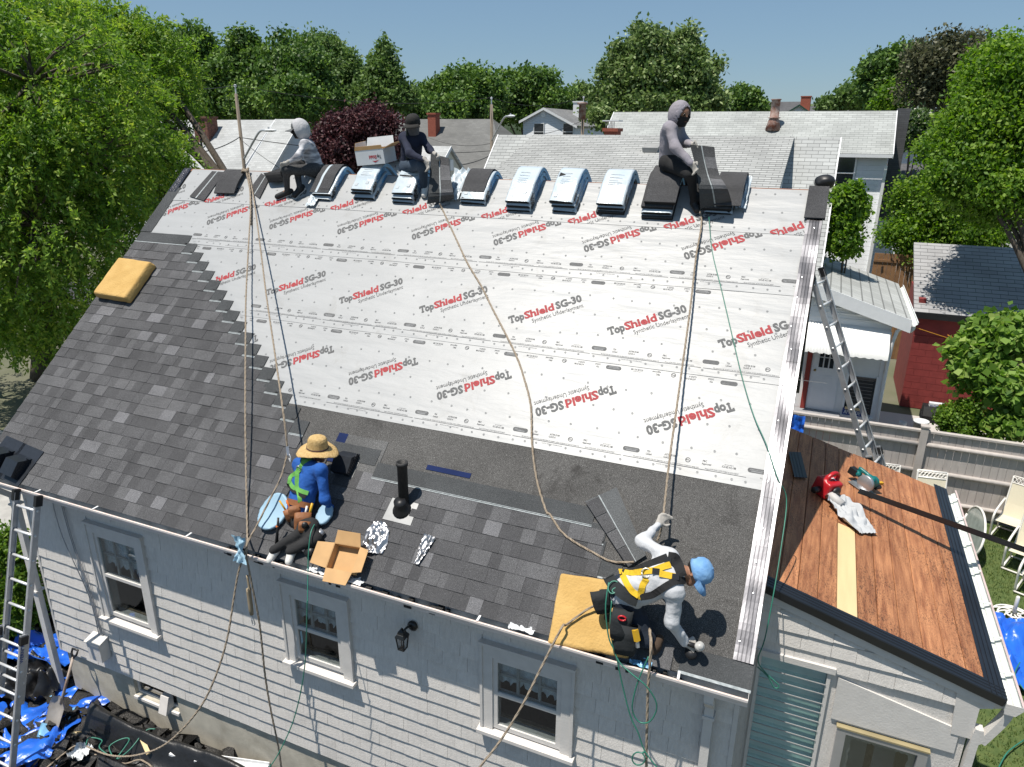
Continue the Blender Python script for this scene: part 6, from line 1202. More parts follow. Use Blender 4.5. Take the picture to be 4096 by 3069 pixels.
def lay_text(body, f, O, ux, uy, w, size, off, m, parent):
    co, fs = text_mesh('t', body, size, off, None, w); return mk('lettering', [f(O[0]+ux[0]*c[0]+uy[0]*c[1], O[1]+ux[1]*c[0]+uy[1]*c[1], O[2]+ux[2]*c[0]+uy[2]*c[1]) for c in co], fs, m, parent)
m_redp = mat('red_print', (0.42, 0.02, 0.03), 0.6); m_blkp = mat('dark_print', (0.04, 0.04, 0.045), 0.6)
lay_text('Top', fb, (.19, -.142, .12), (-1, 0, 0), (0, 0, -1), .065, .065, .002, m_blkp, wbx); lay_text('Shield', fb, (.117, -.142, .12), (-1, 0, 0), (0, 0, -1), .13, .065, .002, m_redp, wbx)
mb = MB(); mb.add([fb(.03, -.1422, .05), fb(.08, -.1422, .025), fb(.16, -.1422, .06), fb(.08, -.1422, .045)], [(0, 1, 2, 3)]); mb.build('emblem', m_redp, wbx)
# open brown box at the eave
zb_ = ZM(900, 1650, 2.209)
cb_ = on_roof(*zb_(1100, 1330), .02); ax_ = norm(on_roof(*zb_(1250, 1230))-on_roof(*zb_(960, 1180))); ay_ = np.cross(RN, ax_)
open_box('brown_box', 'open brown cardboard box tipped at the eave beside the man in the straw hat', on_roof(*zb_(1085, 1310), .02), norm(ax_*.95), norm(ay_), RN, .30, .26, .10, m_card, m_card, (('l', 8, .18), ('r', 5, .10), ('f', 3, .13), ('b', 25, .13)))
for i, (px, py) in enumerate(((830, 1420), (1150, 1490))): crumple('paper_scrap', ('white paper scrap in the gutter left of the brown box', 'pale paper scrap in the gutter under the brown box')[i], 'paper', np.array([on_roof(900+px/2.209, 1650+py/2.209)[0], -.05, ZE-.02]), RX, (0, 1, 0), (0, 0, 1), .22, .10, .03, m_wcard, i)
crumple('paper_scrap', 'pale blue paper scrap in the gutter right of the man in white', 'paper', np.array([-.86, -.05, ZE-.02]), RX, (0, 1, 0), (0, 0, 1), .18, .09, .03, m_wpale, 4); crumple('paper_scrap', 'white paper scrap in the gutter left of the yellow foam', 'paper', np.array([-1.93, -.05, ZE-.02]), RX, (0, 1, 0), (0, 0, 1), .24, .08, .025, m_wcard, 6)
# silver bags
m_foil = mat('silver_foil', (0.42, 0.42, 0.43), 0.34, metal=0.9, var=0.1, bump=.12, bscale=18)
def bagshape(a, b, x, y, h): k = 1-.55*np.clip((b-.72)/.28, 0, 1)-.25*np.clip((.3-b)/.3, 0, 1); return x*k, y, h*(1.0-.6*np.abs(2*a-1)**2)
crumple('silver_bag', 'crumpled silver foil bag lying between the vent pipe and brown box', 'bag', on_roof(*zb_(1340, 1110), .01), norm(RX+.25*RV), norm(RV-.25*RX), RN, .27, .33, .06, m_foil, 11, 26, 4.5, shape=bagshape); crumple('silver_bag', 'narrow silver foil bag lying right of the bigger one', 'bag', on_roof(*zb_(1760, 1220), .01), norm(RX-.1*RV), norm(RV+.1*RX), RN, .13, .30, .05, m_foil, 12, 18, 4, shape=lambda a, b, x, y, h: (x*(.35+.65*b), y, h))
# ================================================================== yellow foam pads
m_foam = mat('yellow_foam', (0.46, 0.285, 0.09), 0.95, col2=(0.54, 0.35, 0.125), scale=5, bump=0.5, bscale=45)
def foam(name, label, uc, vc, w, d, th, seed, rot=0.0, h0=.03, bend=None, group=None):
    c, s_ = math.cos(rot), math.sin(rot); O = RF(uc, vc, h0+th/2)
    def fn(X, Y, Z):
        P = np.stack([X, Y, Z], 1)-O; x = P @ RX; y = P @ RV; z = P @ RN; x, y = c*x+s_*y, -s_*x+c*y
        if bend: z = z+bend(x, y)
        bev = np.maximum(0, z+th*.1)*0.35*(seed % 2)
        q = np.stack([np.abs(x)-w/2+.02+bev, np.abs(y)-d/2+.02+bev*.4, np.abs(z)-th/2+.02], 1); dd = np.linalg.norm(np.maximum(q, 0), axis=1)+np.minimum(q.max(1), 0)-.02
        n1 = vnoise(x*9+seed, y*9, z*9); n2 = vnoise(x*34, y*20+seed*3, z*34)
        return dd+.008*n1+.012*np.maximum(0, n2-.22)*2.2
    r_ = max(w, d)*.75; return tag(sdf_obj(name, fn, O-r_, O+r_, .016, m_foam), label, 'foam pad', group)
foam('foam_pad', 'thick yellow foam pad lying on the left rake of the shingled slope', -9.13, 3.08, .70, .68, .13, 1, -.03, .02, None, 'yellow foam pads on the roof')
foam('foam_pad', 'flat yellow foam pad at the eave under the man in white', -1.34, .24, .70, .62, .07, 2, .10, .022, lambda x, y: .06*np.maximum(0, -y-.12)*1.0, 'yellow foam pads on the roof')
# ================================================================== ropes and hoses
def ropemat(name, c1, c2, f=330.0):
    if name in MATS: return MATS[name]
    m = mat(name, c1, .9, col2=c2, scale=60); N = m.node_tree.nodes; L = m.node_tree.links; g = N.new('ShaderNodeNewGeometry'); wv = N.new('ShaderNodeTexWave'); wv.inputs['Scale'].default_value = f/6.28; wv.bands_direction = 'DIAGONAL'; L.new(g.outputs['Position'], wv.inputs['Vector']); bp = N.new('ShaderNodeBump'); bp.inputs['Strength'].default_value = .8; bp.inputs['Distance'].default_value = .004; L.new(wv.outputs[0], bp.inputs['Height']); L.new(bp.outputs[0], N['Principled BSDF'].inputs['Normal']); return m
m_rope = ropemat('hemp_rope', (0.27, 0.21, 0.15), (0.42, 0.35, 0.27)); m_hose = mat('green_hose', (0.03, 0.17, 0.12), 0.45); m_band = mat('strap_tan', (0.30, 0.24, 0.16), .8)
def lay_rope(R_, n=160):
    """two strand twist around a smooth path -> braided look"""
    return R_
def rope(label, pts, r=.0105, m=None, cat='rope', name='rope', n=5, parent=None):
    P = smoothpath(pts, n); mb = MB()
    if m is None and r > .009:
        L_ = 0.0; V = []
        dense = []
        for i in range(len(P)-1):
            k = max(1, int(np.linalg.norm(P[i+1]-P[i])/.03)); dense += [P[i]+(P[i+1]-P[i])*j/k for j in range(k)]
        dense.append(P[-1]); ph = 0.0
        for s_ in range(3):
            q = []; px = None
            for i in range(len(dense)):
                d = norm(dense[min(i+1, len(dense)-1)]-dense[max(i-1, 0)]); px = norm(np.cross(d, (.2, .9, .1))); py = np.cross(d, px); a = i*.9+s_*2.094; q.append(dense[i]+(px*math.cos(a)+py*math.sin(a))*r*.5)
            mb.tube(q, r*.62, 5)
    else: mb.tube(P, r, 6)
    o = mb.build(name, m or m_rope, parent, True); return tag(o, label, cat, 'work ropes') if label else o
pr = lambda q, h=.03: on_roof(q[0], q[1], h)
z1_ = ZM(600, 800, 2.367); z2_ = ZM(1400, 850, 2.212); z3_ = ZM(2300, 850, 2.212); z4_ = ZM(1100, 1350, 1.843); z5_ = ZM(2200, 1350, 2.011); zr_ = ZM(2000, 2269, 2.011); zl_ = ZM(0, 2300, 2.011); zg_ = ZM(1000, 2269, 2.011)
anchor = RF(-8.20, RL-.02, .06)
rope('straight rope from the ridge anchor over the left eave to the ground', [anchor, pr((1003, 800), .05), pr((995, 969), .10), pr((984, 1180), .16), pr((982, 1349), .18), pr((981, 1650), .16), pr((984, 1876), .10), pr((989, 2120), .03), on_y(987, 2185, -.14), on_y(955, 2284, -.2), on_y(934, 2400, -.3), on_y(910, 2549, -.45), on_y(865, 2698, -.6), on_y(796, 2837, -.75), on_y(671, 2971, -.85), on_y(547, 3021, -.8), on_y(437, 3021, -.7), on_y(348, 2986, -.6)])
p_grab = on_y(1151, 1804, .62)
rope('rope from the ridge anchor to the grab on the straw hatted man\'s back', [anchor+np.array([.02, 0, .01]), pr((1016, 800), .06), pr((1044, 1011), .25), pr((1065, 1180), .36), pr((1098, 1404), .42), pr((1133, 1650), .42), p_grab])
rope('rope tail from the straw hatted man hanging down past the siding', [p_grab, on_y(1126, 1903, .45), on_y(1077, 2003, .25), on_y(1027, 2103, .05), on_y(986, 2190, -.15), on_y(1000, 2302, -.16), on_y(1037, 2490, -.17), on_y(1060, 2700, -.18), on_y(1085, 2850, -.19), on_y(1114, 2990, -.2), on_y(1130, 3110, -.2)])
rope('curving rope down the middle of the white underlayment to the man in white', [on_roof(1758, 815, .08)]+[pr(q, .022) for q in (z2_(830, 0), z2_(960, 280), z2_(1040, 450), z2_(1160, 650), z2_(1260, 850), z2_(1400, 1120), z2_(1480, 1290), (2092, 1500), z4_(1885, 500), z4_(1895, 780), z4_(1930, 1050), (2185, 2045), z6_(0, 240), z6_(130, 420), z6_(380, 575), z6_(550, 655))]+[pr(z6_(740, 660), .06)])
rope('rope tail from the man in white over the foam and right window', [pr(z6_(560, 1000), .25), pr(z6_(370, 1055), .15), pr(z6_(150, 1210), .12), on_y(*zr_(495, 490), -.10), on_y(*zr_(320, 830), -.30), on_y(*zr_(180, 1110), -.45), on_y(*zr_(0, 1400), -.6), on_y(1915, 3075, -.75), on_y(1880, 3150, -.8)])
p_hand = on_roof(*z6_(1000, 250), .25)
rope('taut rope from the right ridge stack to the raised hand of the man in white', [RF(-1.42, 5.08, .10), pr(z3_(1120, 60), .05), pr(z3_(1070, 400), .07), pr(z3_(1020, 850), .10), pr((2725, 1500), .13), pr(z5_(1020, 560), .16), pr(z5_(960, 1000), .19), pr(z5_(915, 1408), .23), p_hand, pr(z6_(975, 400), .10), pr(z6_(945, 475), .05)])
rope('rope hanging straight down from the belt of the man in white', [pr(z6_(880, 1250), .22), on_y(*zr_(1215, 640), -.14), on_y(*zr_(1200, 850), -.16), on_y(*zr_(1190, 1000), -.17), on_y(*zr_(1182, 1300), -.18), on_y(*zr_(1176, 1609), -.19), on_y(*zr_(1170, 1750), -.2)], .012)
for i, sgn in enumerate((1, -1)): pass
mb = MB()
for i in range(26): pass
kn = [anchor+np.array([.05*math.cos(i*.9), -.03+.03*math.sin(i*.9)-.006*i*.3, .02+.015*math.sin(i*1.7)-.002*i]) for i in range(22)]
rope('knotted rope coil wrapped around the ridge anchor', kn, .0125)
rope('braided rope tails dropping from the ridge anchor knot', [anchor+np.array([.02, -.05, 0]), pr((1000, 760), .03), pr((1002, 830), .03), pr((1006, 900), .03)], .0125)
rope('green air hose from the right ridge stack down to the porch roof', [pr(z3_(1185, 40), .06), pr(z3_(1215, 350), .012), pr(z3_(1300, 700), .02), pr(z3_(1400, 1130), .03), pr((2971, 1519), .03), pr((3015, 1663), .03), pr((3065, 1778), .04), pr((3110, 1912), .05), np.array([.06, 1.32, ZE+1.05]), np.array([.075, 1.0, ZE+.75]), np.array([.07, .7, ZE+.45]), np.array([.055, .55, ZE+.1]), on_y(3032, 2640, .5), on_y(3062, 2690, .5), on_y(3112, 2738, .5), on_y(3112, 2752, .5), on_y(3095, 2748, .5), on_y(3070, 2705, .5), on_y(3030, 2668, .5)], .0055, m_hose, 'hose', 'air_hose')
rope('green hose from the straw hatted man\'s nail gun hanging down the wall', [on_roof(*zb_(790, 990), .16), on_roof(*zb_(755, 1080), .20), on_y(*zb_(735, 1300), -.05), on_y(*zb_(730, 1657), -.22), on_y(*zg_(460, 300), -.24), on_y(*zg_(440, 800), -.28), on_y(*zg_(360, 1200), -.36), on_y(*zg_(240, 1480), -.5), on_y(*zg_(150, 1620), -.6)], .006, m_hose, 'hose', 'air_hose')
hz = [pr(z6_(540, 850), .42), pr(z6_(500, 1000), .40), pr(z6_(495, 1130), .34), pr(z6_(540, 1350), .22)]
rope('green hose looping from the man in white below the gutter', [pr(z6_(520, 840), .44), pr(z6_(500, 960), .42), pr(z6_(492, 1100), .36), pr(z6_(520, 1330), .24), on_y(*zr_(930, 700), -.14), on_y(*zr_(985, 950), -.16), on_y(*zr_(1050, 1200), -.18), on_y(*zr_(1110, 1330), -.19), on_y(*zr_(1165, 1480), -.2), on_y(*zr_(1270, 1620), -.22)], .0062, m_hose, 'hose', 'air_hose')
rope('lower green hose loop hanging in front of the siding under the man in white', [pr(z6_(545, 1000), .38), pr(z6_(535, 1250), .26), on_y(*zr_(940, 730), -.15), on_y(*zr_(1050, 850), -.2), on_y(*zr_(1170, 950), -.22), on_y(*zr_(1250, 1070), -.22), on_y(*zr_(1255, 1160), -.22), on_y(*zr_(1200, 1245), -.22), on_y(*zr_(1120, 1245), -.22), on_y(*zr_(1070, 1170), -.22), on_y(*zr_(1068, 1080), -.22), on_y(*zr_(1110, 920), -.2), on_y(*zr_(1195, 720), -.15)], .0062, m_hose, 'hose', 'air_hose')
rope('small green hose loop at the bottom edge under the man in white', [on_y(*zr_(1165, 1480), -.2)]+[on_y(*zr_(1115+52*math.cos(a), 1540+52*math.sin(a)), -.21) for a in np.linspace(-.9, 5.2, 10)]+[on_y(*zr_(1168, 1490), -.2)], .0062, m_hose, 'hose', 'air_hose')
crumple('blue_cloth', 'pale blue cloth tied round the ropes at the left eave', 'cloth', on_y(*zb_(150, 1200), -.17), (1, 0, 0), (0, .1, 1), (0, -1, .1), .16, .30, .05, mat('pale_blue_cloth', (.36, .55, .68), .8, var=.06), 21, 14, 5, shape=lambda a, b, x, y, h: (x*(.35+.8*np.abs(2*b-1)), y, h)); 
mb = MB(); mb.tube(smoothpath([on_y(*zb_(195, 1440), -.17), on_y(*zb_(215, 1560), -.18), on_y(*zl_(2000, 130), -.18), on_y(*zl_(2025, 320), -.18)], 4), [.012]*5+[.026]*7+[.02], 6); o = mb.build('shock_absorber', m_band, None, True); tag(o, 'tan webbing shock pack hanging from the ropes at the left eave', 'lanyard')
mb = MB(); mb.tube(smoothpath([on_y(*zl_(2025, 325), -.18), on_y(*zl_(2035, 350), -.18), on_y(*zl_(2050, 395), -.18), on_y(*zl_(2035, 400), -.18), on_y(*zl_(2022, 350), -.18)], 3), .007, 6); mb.build('snap_hook', m_gal, o, True)
# ================================================================== lantern on the siding
lan = empty('wall_lantern', (-3.22, WY-.02, ZE-.6), 'black coach lantern fixed to the grey siding', 'lantern'); lc = np.array([-3.255, WY-.145, ZE-.645]); m_lb = mat('lantern_black', (.008, .009, .010), .35)
mb = MB(); mb.lathe([(.0, 0), (.055, 0), (.055, .02), (.03, .035), (0, .036)], (-3.20, WY-.02, ZE-.53), 12, 0, ax=(0, -1, 0)); mb.build('back_plate', m_lb, lan, True)
mb = MB(); mb.tube(smoothpath([(-3.20, WY-.05, ZE-.53), (-3.215, WY-.10, ZE-.50), (-3.24, WY-.15, ZE-.53)], 4), .012, 6); mb.build('arm', m_lb, lan, True)
mb = MB(); mb.lathe([(.078, .055), (.055, .09), (.05, .093), (.04, .12), (.015, .135), (.012, .15), (0, .16)], lc, 4, 0, xa=(1, 1, 0)); mb.build('roof_cap', m_lb, lan)
for i in range(4): a = math.pi/4+i*math.pi/2; mb = MB(); mb.bar(lc+np.array([.065*math.cos(a), .065*math.sin(a), .07]), lc+np.array([.045*math.cos(a), .045*math.sin(a), -.09]), .012, .012); mb.build('corner_bar', m_lb, lan)
for i in range(4):
    a = math.pi/4+i*math.pi/2; b = a+math.pi/2; mb = MB(); mb.quad(*[lc+np.array([r*math.cos(x), r*math.sin(x), z]) for r, x, z in ((.062, a, .068), (.062, b, .068), (.043, b, -.088), (.043, a, -.088))]); mb.build('pane', glass('lantern_glass', (.75, .78, .8), .25), lan)
mb = MB(); mb.lathe([(.048, -.098), (.048, -.088), (0, -.088)], lc, 4, 0, xa=(1, 1, 0)); mb.build('base_ring', m_lb, lan)
# ================================================================== back yard: fence, chairs and clutter
m_fen = mat('fence_paint', (0.42, 0.385, 0.36), 0.8, var=0.08, scale=6, rand=.06, stretch=(2, 2, .5)); FY = 11.25
fen = empty('board_fence', (3.5, FY, 0), 'taupe painted board fence with horizontal rails across the back yard', 'fence')
x = -.4; rg = random.Random(8)
while x < 7.4: wbox('board', (x+.003, FY, .05), (x+.137, FY+.02, 1.80+rg.uniform(-.008, .008)), m_fen, fen); x += .14
for (xa, xb) in ((-.4, 2.42), (2.56, 5.3), (5.44, 7.4)):
    for z in (.30, .95, 1.55):
        mb = MB(); mb.tube([(xa, FY-.03, z), (xb, FY-.03, z)], .05, 8); mb.build('rail', m_fen, fen, True)
    wbox('top_cap', (xa, FY-.05, 1.82), (xb, FY+.06, 1.86), m_fen, fen)
for xa in (2.49, 5.37): wbox('post', (xa-.07, FY-.09, 0), (xa+.07, FY+.05, 1.94), m_fen, fen); wbox('post_cap', (xa-.085, FY-.105, 1.94), (xa+.085, FY+.065, 1.97), m_fen, fen)
m_cf = mat('chair_frame', (0.72, 0.70, 0.66), 0.4, var=.04); m_sl = mat('chair_sling', (0.60, 0.55, 0.41), 0.85, col2=(0.66, 0.61, 0.48), scale=120)
def patio_chair(loc, rz, label):
    """high backed sling chair; faces -Y when rz = 0"""
    c, s_ = math.cos(rz), math.sin(rz); f = lambda x, y, z: np.array([loc[0]+c*x-s_*y, loc[1]+s_*x+c*y, loc[2]+z]); C = empty('patio_chair', loc, label, 'chair', 'patio chairs in the back yard'); w = .27
    seat = [(-.0, -.24, .40), (0, 0, .375), (0, .22, .37)]; bk = [(0, .22, .37), (0, .30, .62), (0, .40, 1.02)]; lat = [(0, .405, 1.03), (0, .44, 1.16)]
    V = []; P = [np.array(q) for q in seat+bk[1:]]
    for q in P: V += [f(-w, q[1], q[2]), f(w, q[1], q[2])]
    mk('sling', V, [(2*i, 2*i+1, 2*i+3, 2*i+2) for i in range(len(P)-1)], m_sl, C)
    for sx in (-1, 1):
        mb = MB(); mb.tube([f(sx*w, q[1], q[2]) for q in smoothpath(seat+bk[1:]+lat[1:], 3)], .017, 6); mb.build('side_frame', m_cf, C, True)
        mb = MB(); mb.tube([f(sx*(w+.03), y, z) for _, y, z in smoothpath([(0, .34, .68), (0, .10, .66), (0, -.22, .60), (0, -.33, .50), (0, -.30, .30), (0, -.24, .03)], 3)], .021, 6); mb.build('arm', m_cf, C, True)
        mb = MB(); mb.tube([f(sx*(w+.03), -.26, .025), f(sx*(w+.03), .32, .025)], .02, 6); mb.build('sled', m_cf, C, True)
        mb = MB(); mb.tube([f(sx*(w+.03), .28, .03), f(sx*w, .12, .38)], .018, 6); mb.build('leg', m_cf, C, True)
    for y in (-.26, .32): mb = MB(); mb.tube([f(-w-.03, y, .025), f(w+.03, y, .025)], .018, 6); mb.build('cross_bar', m_cf, C, True)
    for q in (lat[0], lat[1]): mb = MB(); mb.tube([f(-w, q[1], q[2]), f(w, q[1], q[2])], .015, 6); mb.build('top_rail', m_cf, C, True)
    for k in range(2):
        mb = MB(); mb.tube([f(-w+2*w*i/24, lat[0][1]+.0175, 1.095+.05*math.sin(i*1.05+k*math.pi)) for i in range(25)], .009, 5); mb.build('lattice', m_cf, C, True)
    return C
for (px, py, lab) in ((3955, 2150, 'cream patio chair beside the terracotta pot, nearest the fence'), (4005, 2275, 'cream patio chair second from the fence at the right edge'), (4055, 2370, 'cream patio chair nearest the umbrella base at the right edge')):
    a = math.radians(-24); q = on_z(px, py); patio_chair((q[0]+.30*math.cos(a)-.26*math.sin(a), q[1]+.30*math.sin(a)+.26*math.cos(a), 0), a, lab)
q = on_y(3560, 1815, 10.75); patio_chair((q[0], 10.35, 0), math.radians(4), 'cream patio chair behind the ladder foot, back to the fence')
q = on_y(3760, 1848, 10.7); patio_chair((q[0]-.02, 10.35, .0), math.radians(8), 'lower of two stacked cream patio chairs by the fence post'); patio_chair((q[0]-.04, 10.18, .06), math.radians(8), 'upper of two stacked cream patio chairs by the fence post')
m_terra = mat('terracotta', (0.42, 0.16, 0.09), 0.8, var=.1); q = on_z(3895, 2120); mb = MB(); mb.lathe([(.17, 0), (.17, .07), (.15, .07), (.115, .30), (.03, .305), (.03, .28), (0, .28)], q, 18); tag(mb.build('flower_pot', m_terra, None, True), 'upturned terracotta flower pot by the fence', 'pot')
# leaning glass table top
q = on_z(3905, 2215); G = empty('table_top', q, 'frosted glass table top with white rim leaning behind the porch gutter', 'table'); P = []; 
for i in range(28): a = 2*math.pi*i/28; P.append(q+np.array([-.12+.10*math.sin(a), .10+.75*math.cos(a), .42+.40*math.sin(a)]))
mb = MB(); mb.tube(P+[P[0]], .022, 6); mb.build('rim', m_cf, G, True); mk('pane', P, [tuple(range(28))], mat('frosted_glass', (.30, .34, .32), .15, spec=.8, var=.2), G)
# umbrella base
q = on_z(4050, 2470); U = empty('umbrella_base', q, 'white openwork umbrella base on the grass at the right edge', 'umbrella base'); mb = MB(); mb.lathe([(.03, 0), (.03, .40), (.022, .42), (0, .42)], q, 10); mb.build('stem', m_cf, U, True)
for r_ in (.30, .22, .10): mb = MB(); mb.tube([q+np.array([r_*math.cos(a), r_*math.sin(a), .03+.05*(1-r_/.3)]) for a in np.linspace(0, 6.283, 26)], .018, 5); mb.build('ring', m_cf, U, True)
for i in range(8): a = i*math.pi/4; mb = MB(); mb.tube([q+np.array([(.05+.25*t)*math.cos(a+1.1*t), (.05+.25*t)*math.sin(a+1.1*t), .09-.06*t]) for t in np.linspace(0, 1, 7)], .014, 5); mb.build('scroll', m_cf, U, True)
# grass
R = np.random.RandomState(5); n = 26000; gx = R.uniform(2.0, 6.2, n); gy = R.uniform(2.6, 11.2, n); hgt = R.uniform(.03, .07, n); an = R.uniform(0, 6.28, n); dx = np.cos(an)*.006; dy = np.sin(an)*.006; lx = R.normal(size=n)*.02; ly = R.normal(size=n)*.02
V = np.stack([np.stack([gx-dx, gy-dy, 0*gx-.005], 1), np.stack([gx+dx, gy+dy, 0*gx-.005], 1), np.stack([gx+lx, gy+ly, hgt], 1)], 1).reshape(-1, 3); Q = np.arange(n*3).reshape(n, 3)
o = link(bpy.data.objects.new('grass', fastmesh('grass', V, Q, leafmat('grass_blade', [(0.035, 0.07, 0.012), (0.06, 0.11, 0.02), (0.10, 0.15, 0.03), (0.17, 0.19, 0.06)], .3), R.rand(n)))); tag(o, 'short green lawn grass behind the porch', 'grass', kind='stuff')
# tarps and torn shingles on the ground
m_tarp = mat('blue_tarp', (0.015, 0.10, 0.52), 0.32, col2=(0.02, 0.14, 0.62), scale=3, bump=.25, bscale=25); m_btarp = mat('black_tarp', (0.012, 0.012, 0.013), 0.38, var=.3, scale=4, bump=.25, bscale=20)
UPZ = np.array([0, 0, 1.])
q = on_z(4060, 2600); crumple('blue_tarp', 'bright blue tarp heaped on the grass at the right edge', 'tarp', q+np.array([.35, -.2, 0]), (1, 0, 0), (0, 1, 0), UPZ, 1.3, 1.9, .26, m_tarp, 31, 40, 5)
def litter(name, label, xr, yr, n, seed, smax=.22, h=.05):
    R = np.random.RandomState(seed); cx_ = R.uniform(*xr, n); cy_ = R.uniform(*yr, n); a = R.uniform(0, 6.28, n); sx = R.uniform(.04, smax, n); sy = sx*R.uniform(.4, 1.0, n); z = R.uniform(.005, h, n); tx = R.normal(size=n)*.28; ty = R.normal(size=n)*.28; V = []; 
    for i, (p, q_) in enumerate(((-1, -1), (1, -.8), (.85, 1), (-.9, .75), (-1, -1), (1, -.8), (.85, 1), (-.9, .75))):
        j = R.uniform(.7, 1.2, n); lx_ = p*sx*j; ly_ = q_*sy*j; V.append(np.stack([cx_+np.cos(a)*lx_-np.sin(a)*ly_, cy_+np.sin(a)*lx_+np.cos(a)*ly_, z+lx_*tx+ly_*ty+(.006 if i > 3 else 0)], 1))
    V = np.stack(V, 1).reshape(-1, 3); b = (np.arange(n)*8)[:, None]; Q = np.concatenate([b+np.array(q_)[None] for q_ in ((3, 2, 1, 0), (4, 5, 6, 7), (0, 1, 5, 4), (1, 2, 6, 5), (2, 3, 7, 6), (3, 0, 4, 7))]); mi = np.where(np.tile(R.rand(n), 6) < .03, 1, 0)
    o = link(bpy.data.objects.new(name, fastmesh(name, V, Q, [granule('torn_shingle', (.012, .012, .012), (.032, .031, .03), (.12, .115, .11), .62, 120), m_wpale], mi=mi))); return tag(o, label, 'debris', kind='stuff')
litter('torn_shingles', 'torn old black shingles strewn on the ground below the left wall', (-9.6, -3.6), (-1.9, .16), 1500, 3); litter('torn_shingles', 'torn old black shingles strewn on the ground right of the porch', (1.85, 4.6), (-1.0, 3.2), 1300, 4); litter('torn_shingles', 'torn shingles strewn left of the house corner', (-12.5, -9.3), (-1.5, 3.0), 700, 6)
q = on_z(120, 2760); crumple('blue_tarp', 'torn blue tarp spread on the ground under the ladder', 'tarp', np.array([-9.15, -.45, 0]), (1, .1, 0), (0, 1, 0), UPZ, 1.7, 1.5, .10, m_tarp, 33, 60, 8, lift=.015, jag=.25); crumple('blue_tarp', 'folded blue tarp heap against the shrub left of the downspout', 'tarp', np.array([-10.0, .55, 0]), (1, .2, 0), (0, 1, 0), UPZ, 1.5, .8, .34, m_tarp, 35, 36, 4); crumple('blue_tarp', 'strip of blue tarp by the bottom left corner', 'tarp', np.array([-7.7, -1.05, 0]), (1, .15, 0), (0, 1, 0), UPZ, 1.1, .5, .07, m_tarp, 38, 30, 6, lift=.02, jag=.3)
crumple('black_tarp', 'black tarp heap beside the blue tarp at the house corner', 'tarp', np.array([-9.55, .05, 0]), (1, .1, 0), (0, 1, 0), UPZ, .8, .7, .40, m_btarp, 36, 30, 3.5)
def ridge_shape(a, b, x, y, h): return x, y, h*.5+.34*np.exp(-((b-.72+.05*np.sin(a*9))/.14)**2)*(1-.35*a)+.14*np.exp(-((b-.28)/.10)**2)*np.sin(a*3.0+.4)
crumple('black_tarp', 'long black tarp rolled along the foundation below the left wall', 'tarp', np.array([-5.9, -.30, 0.0]), (1, 0, 0), (0, 1, 0), UPZ, 4.6, .95, .10, m_btarp, 37, 60, 6, shape=ridge_shape)
o = crumple('blue_tarp', 'blue tarp bunched on the fence behind the right drip edge', 'tarp', np.array([.02, 10.9, 1.55]), (1, 0, 0), (0, 0, 1), (0, -1, 0), .30, .75, .10, m_tarp, 39, 16, 4)
# white gutter offcuts, paper, wood, ropes on the pile
m_wg = mat('white_gutter_scrap', (.78, .79, .80), .35)
for i, (a_, b_) in enumerate(((zl_(1375, 1425), zl_(1530, 1475)), (zl_(1575, 1480), zl_(2150, 1560)))):
    A_ = on_z(*a_, .22); B_ = on_z(*b_, .16); mb = MB(); mb.bar(A_, B_, .09, .03); mb.bar(A_+np.array([0, .045, .03]), B_+np.array([0, .045, .03]), .012, .06); tag(mb.build('gutter_offcut', m_wg), ('short white gutter offcut on the black tarp', 'long white gutter offcut at the bottom picture edge')[i], 'gutter piece')
crumple('paper_ball', 'crumpled white paper ball on the shingle debris', 'paper', on_z(*zl_(650, 1450), .12), (1, 0, 0), (0, 1, 0), UPZ, .22, .22, .10, m_wcard, 44, 14, 5)
rope('coiled tan rope end on the debris at the bottom left', [on_z(348, 2986, .1), on_z(300, 2985, .1), on_z(250, 3020, .1), on_z(190, 3069, .1), on_z(150, 3100, .1)]); rope('second tan rope lying on the debris towards the tarp', [on_z(360, 3010, .1), on_z(430, 3040, .1), on_z(500, 3055, .12), on_z(560, 3040, .12), on_z(610, 3069, .1)])
rope('green hose looping over the black tarp by the foundation', [on_z(*zl_(690, 1370), .25), on_z(*zl_(720, 1310), .25), on_z(*zl_(820, 1330), .25), on_z(*zl_(800, 1390), .25), on_z(*zl_(900, 1460), .22), on_z(*zl_(880, 1380), .24), on_z(*zl_(980, 1320), .26), on_z(*zl_(1040, 1330), .26), on_z(*zl_(940, 1480), .2), on_z(*zl_(1050, 1400), .22), on_z(*zl_(1170, 1255), .3), on_z(*zl_(1250, 1240), .3)], .008, m_hose, 'hose', 'air_hose')
for i, (a_, b_) in enumerate(((zl_(1110, 1250), zl_(1195, 1440)), (zl_(600, 1270), zl_(640, 1265)))):
    mb = MB(); mb.bar(on_z(*a_, .28), on_z(*b_, .2), .05, .02); tag(mb.build('wood_offcut', m_pine), ('pale wood stick on the black tarp', 'small wood chip on the debris')[i], 'wood')
rope('green hose crossing the debris at the bottom right corner', [on_z(4096, 2760, .1), on_z(4060, 2700, .12), on_z(4080, 2650, .15)], .009, m_hose, 'hose', 'air_hose'); rope('green hose curving out of the bottom right corner', [on_z(3990, 3080, .06), on_z(4030, 3010, .06), on_z(4096, 2960, .06)], .009, m_hose, 'hose', 'air_hose')
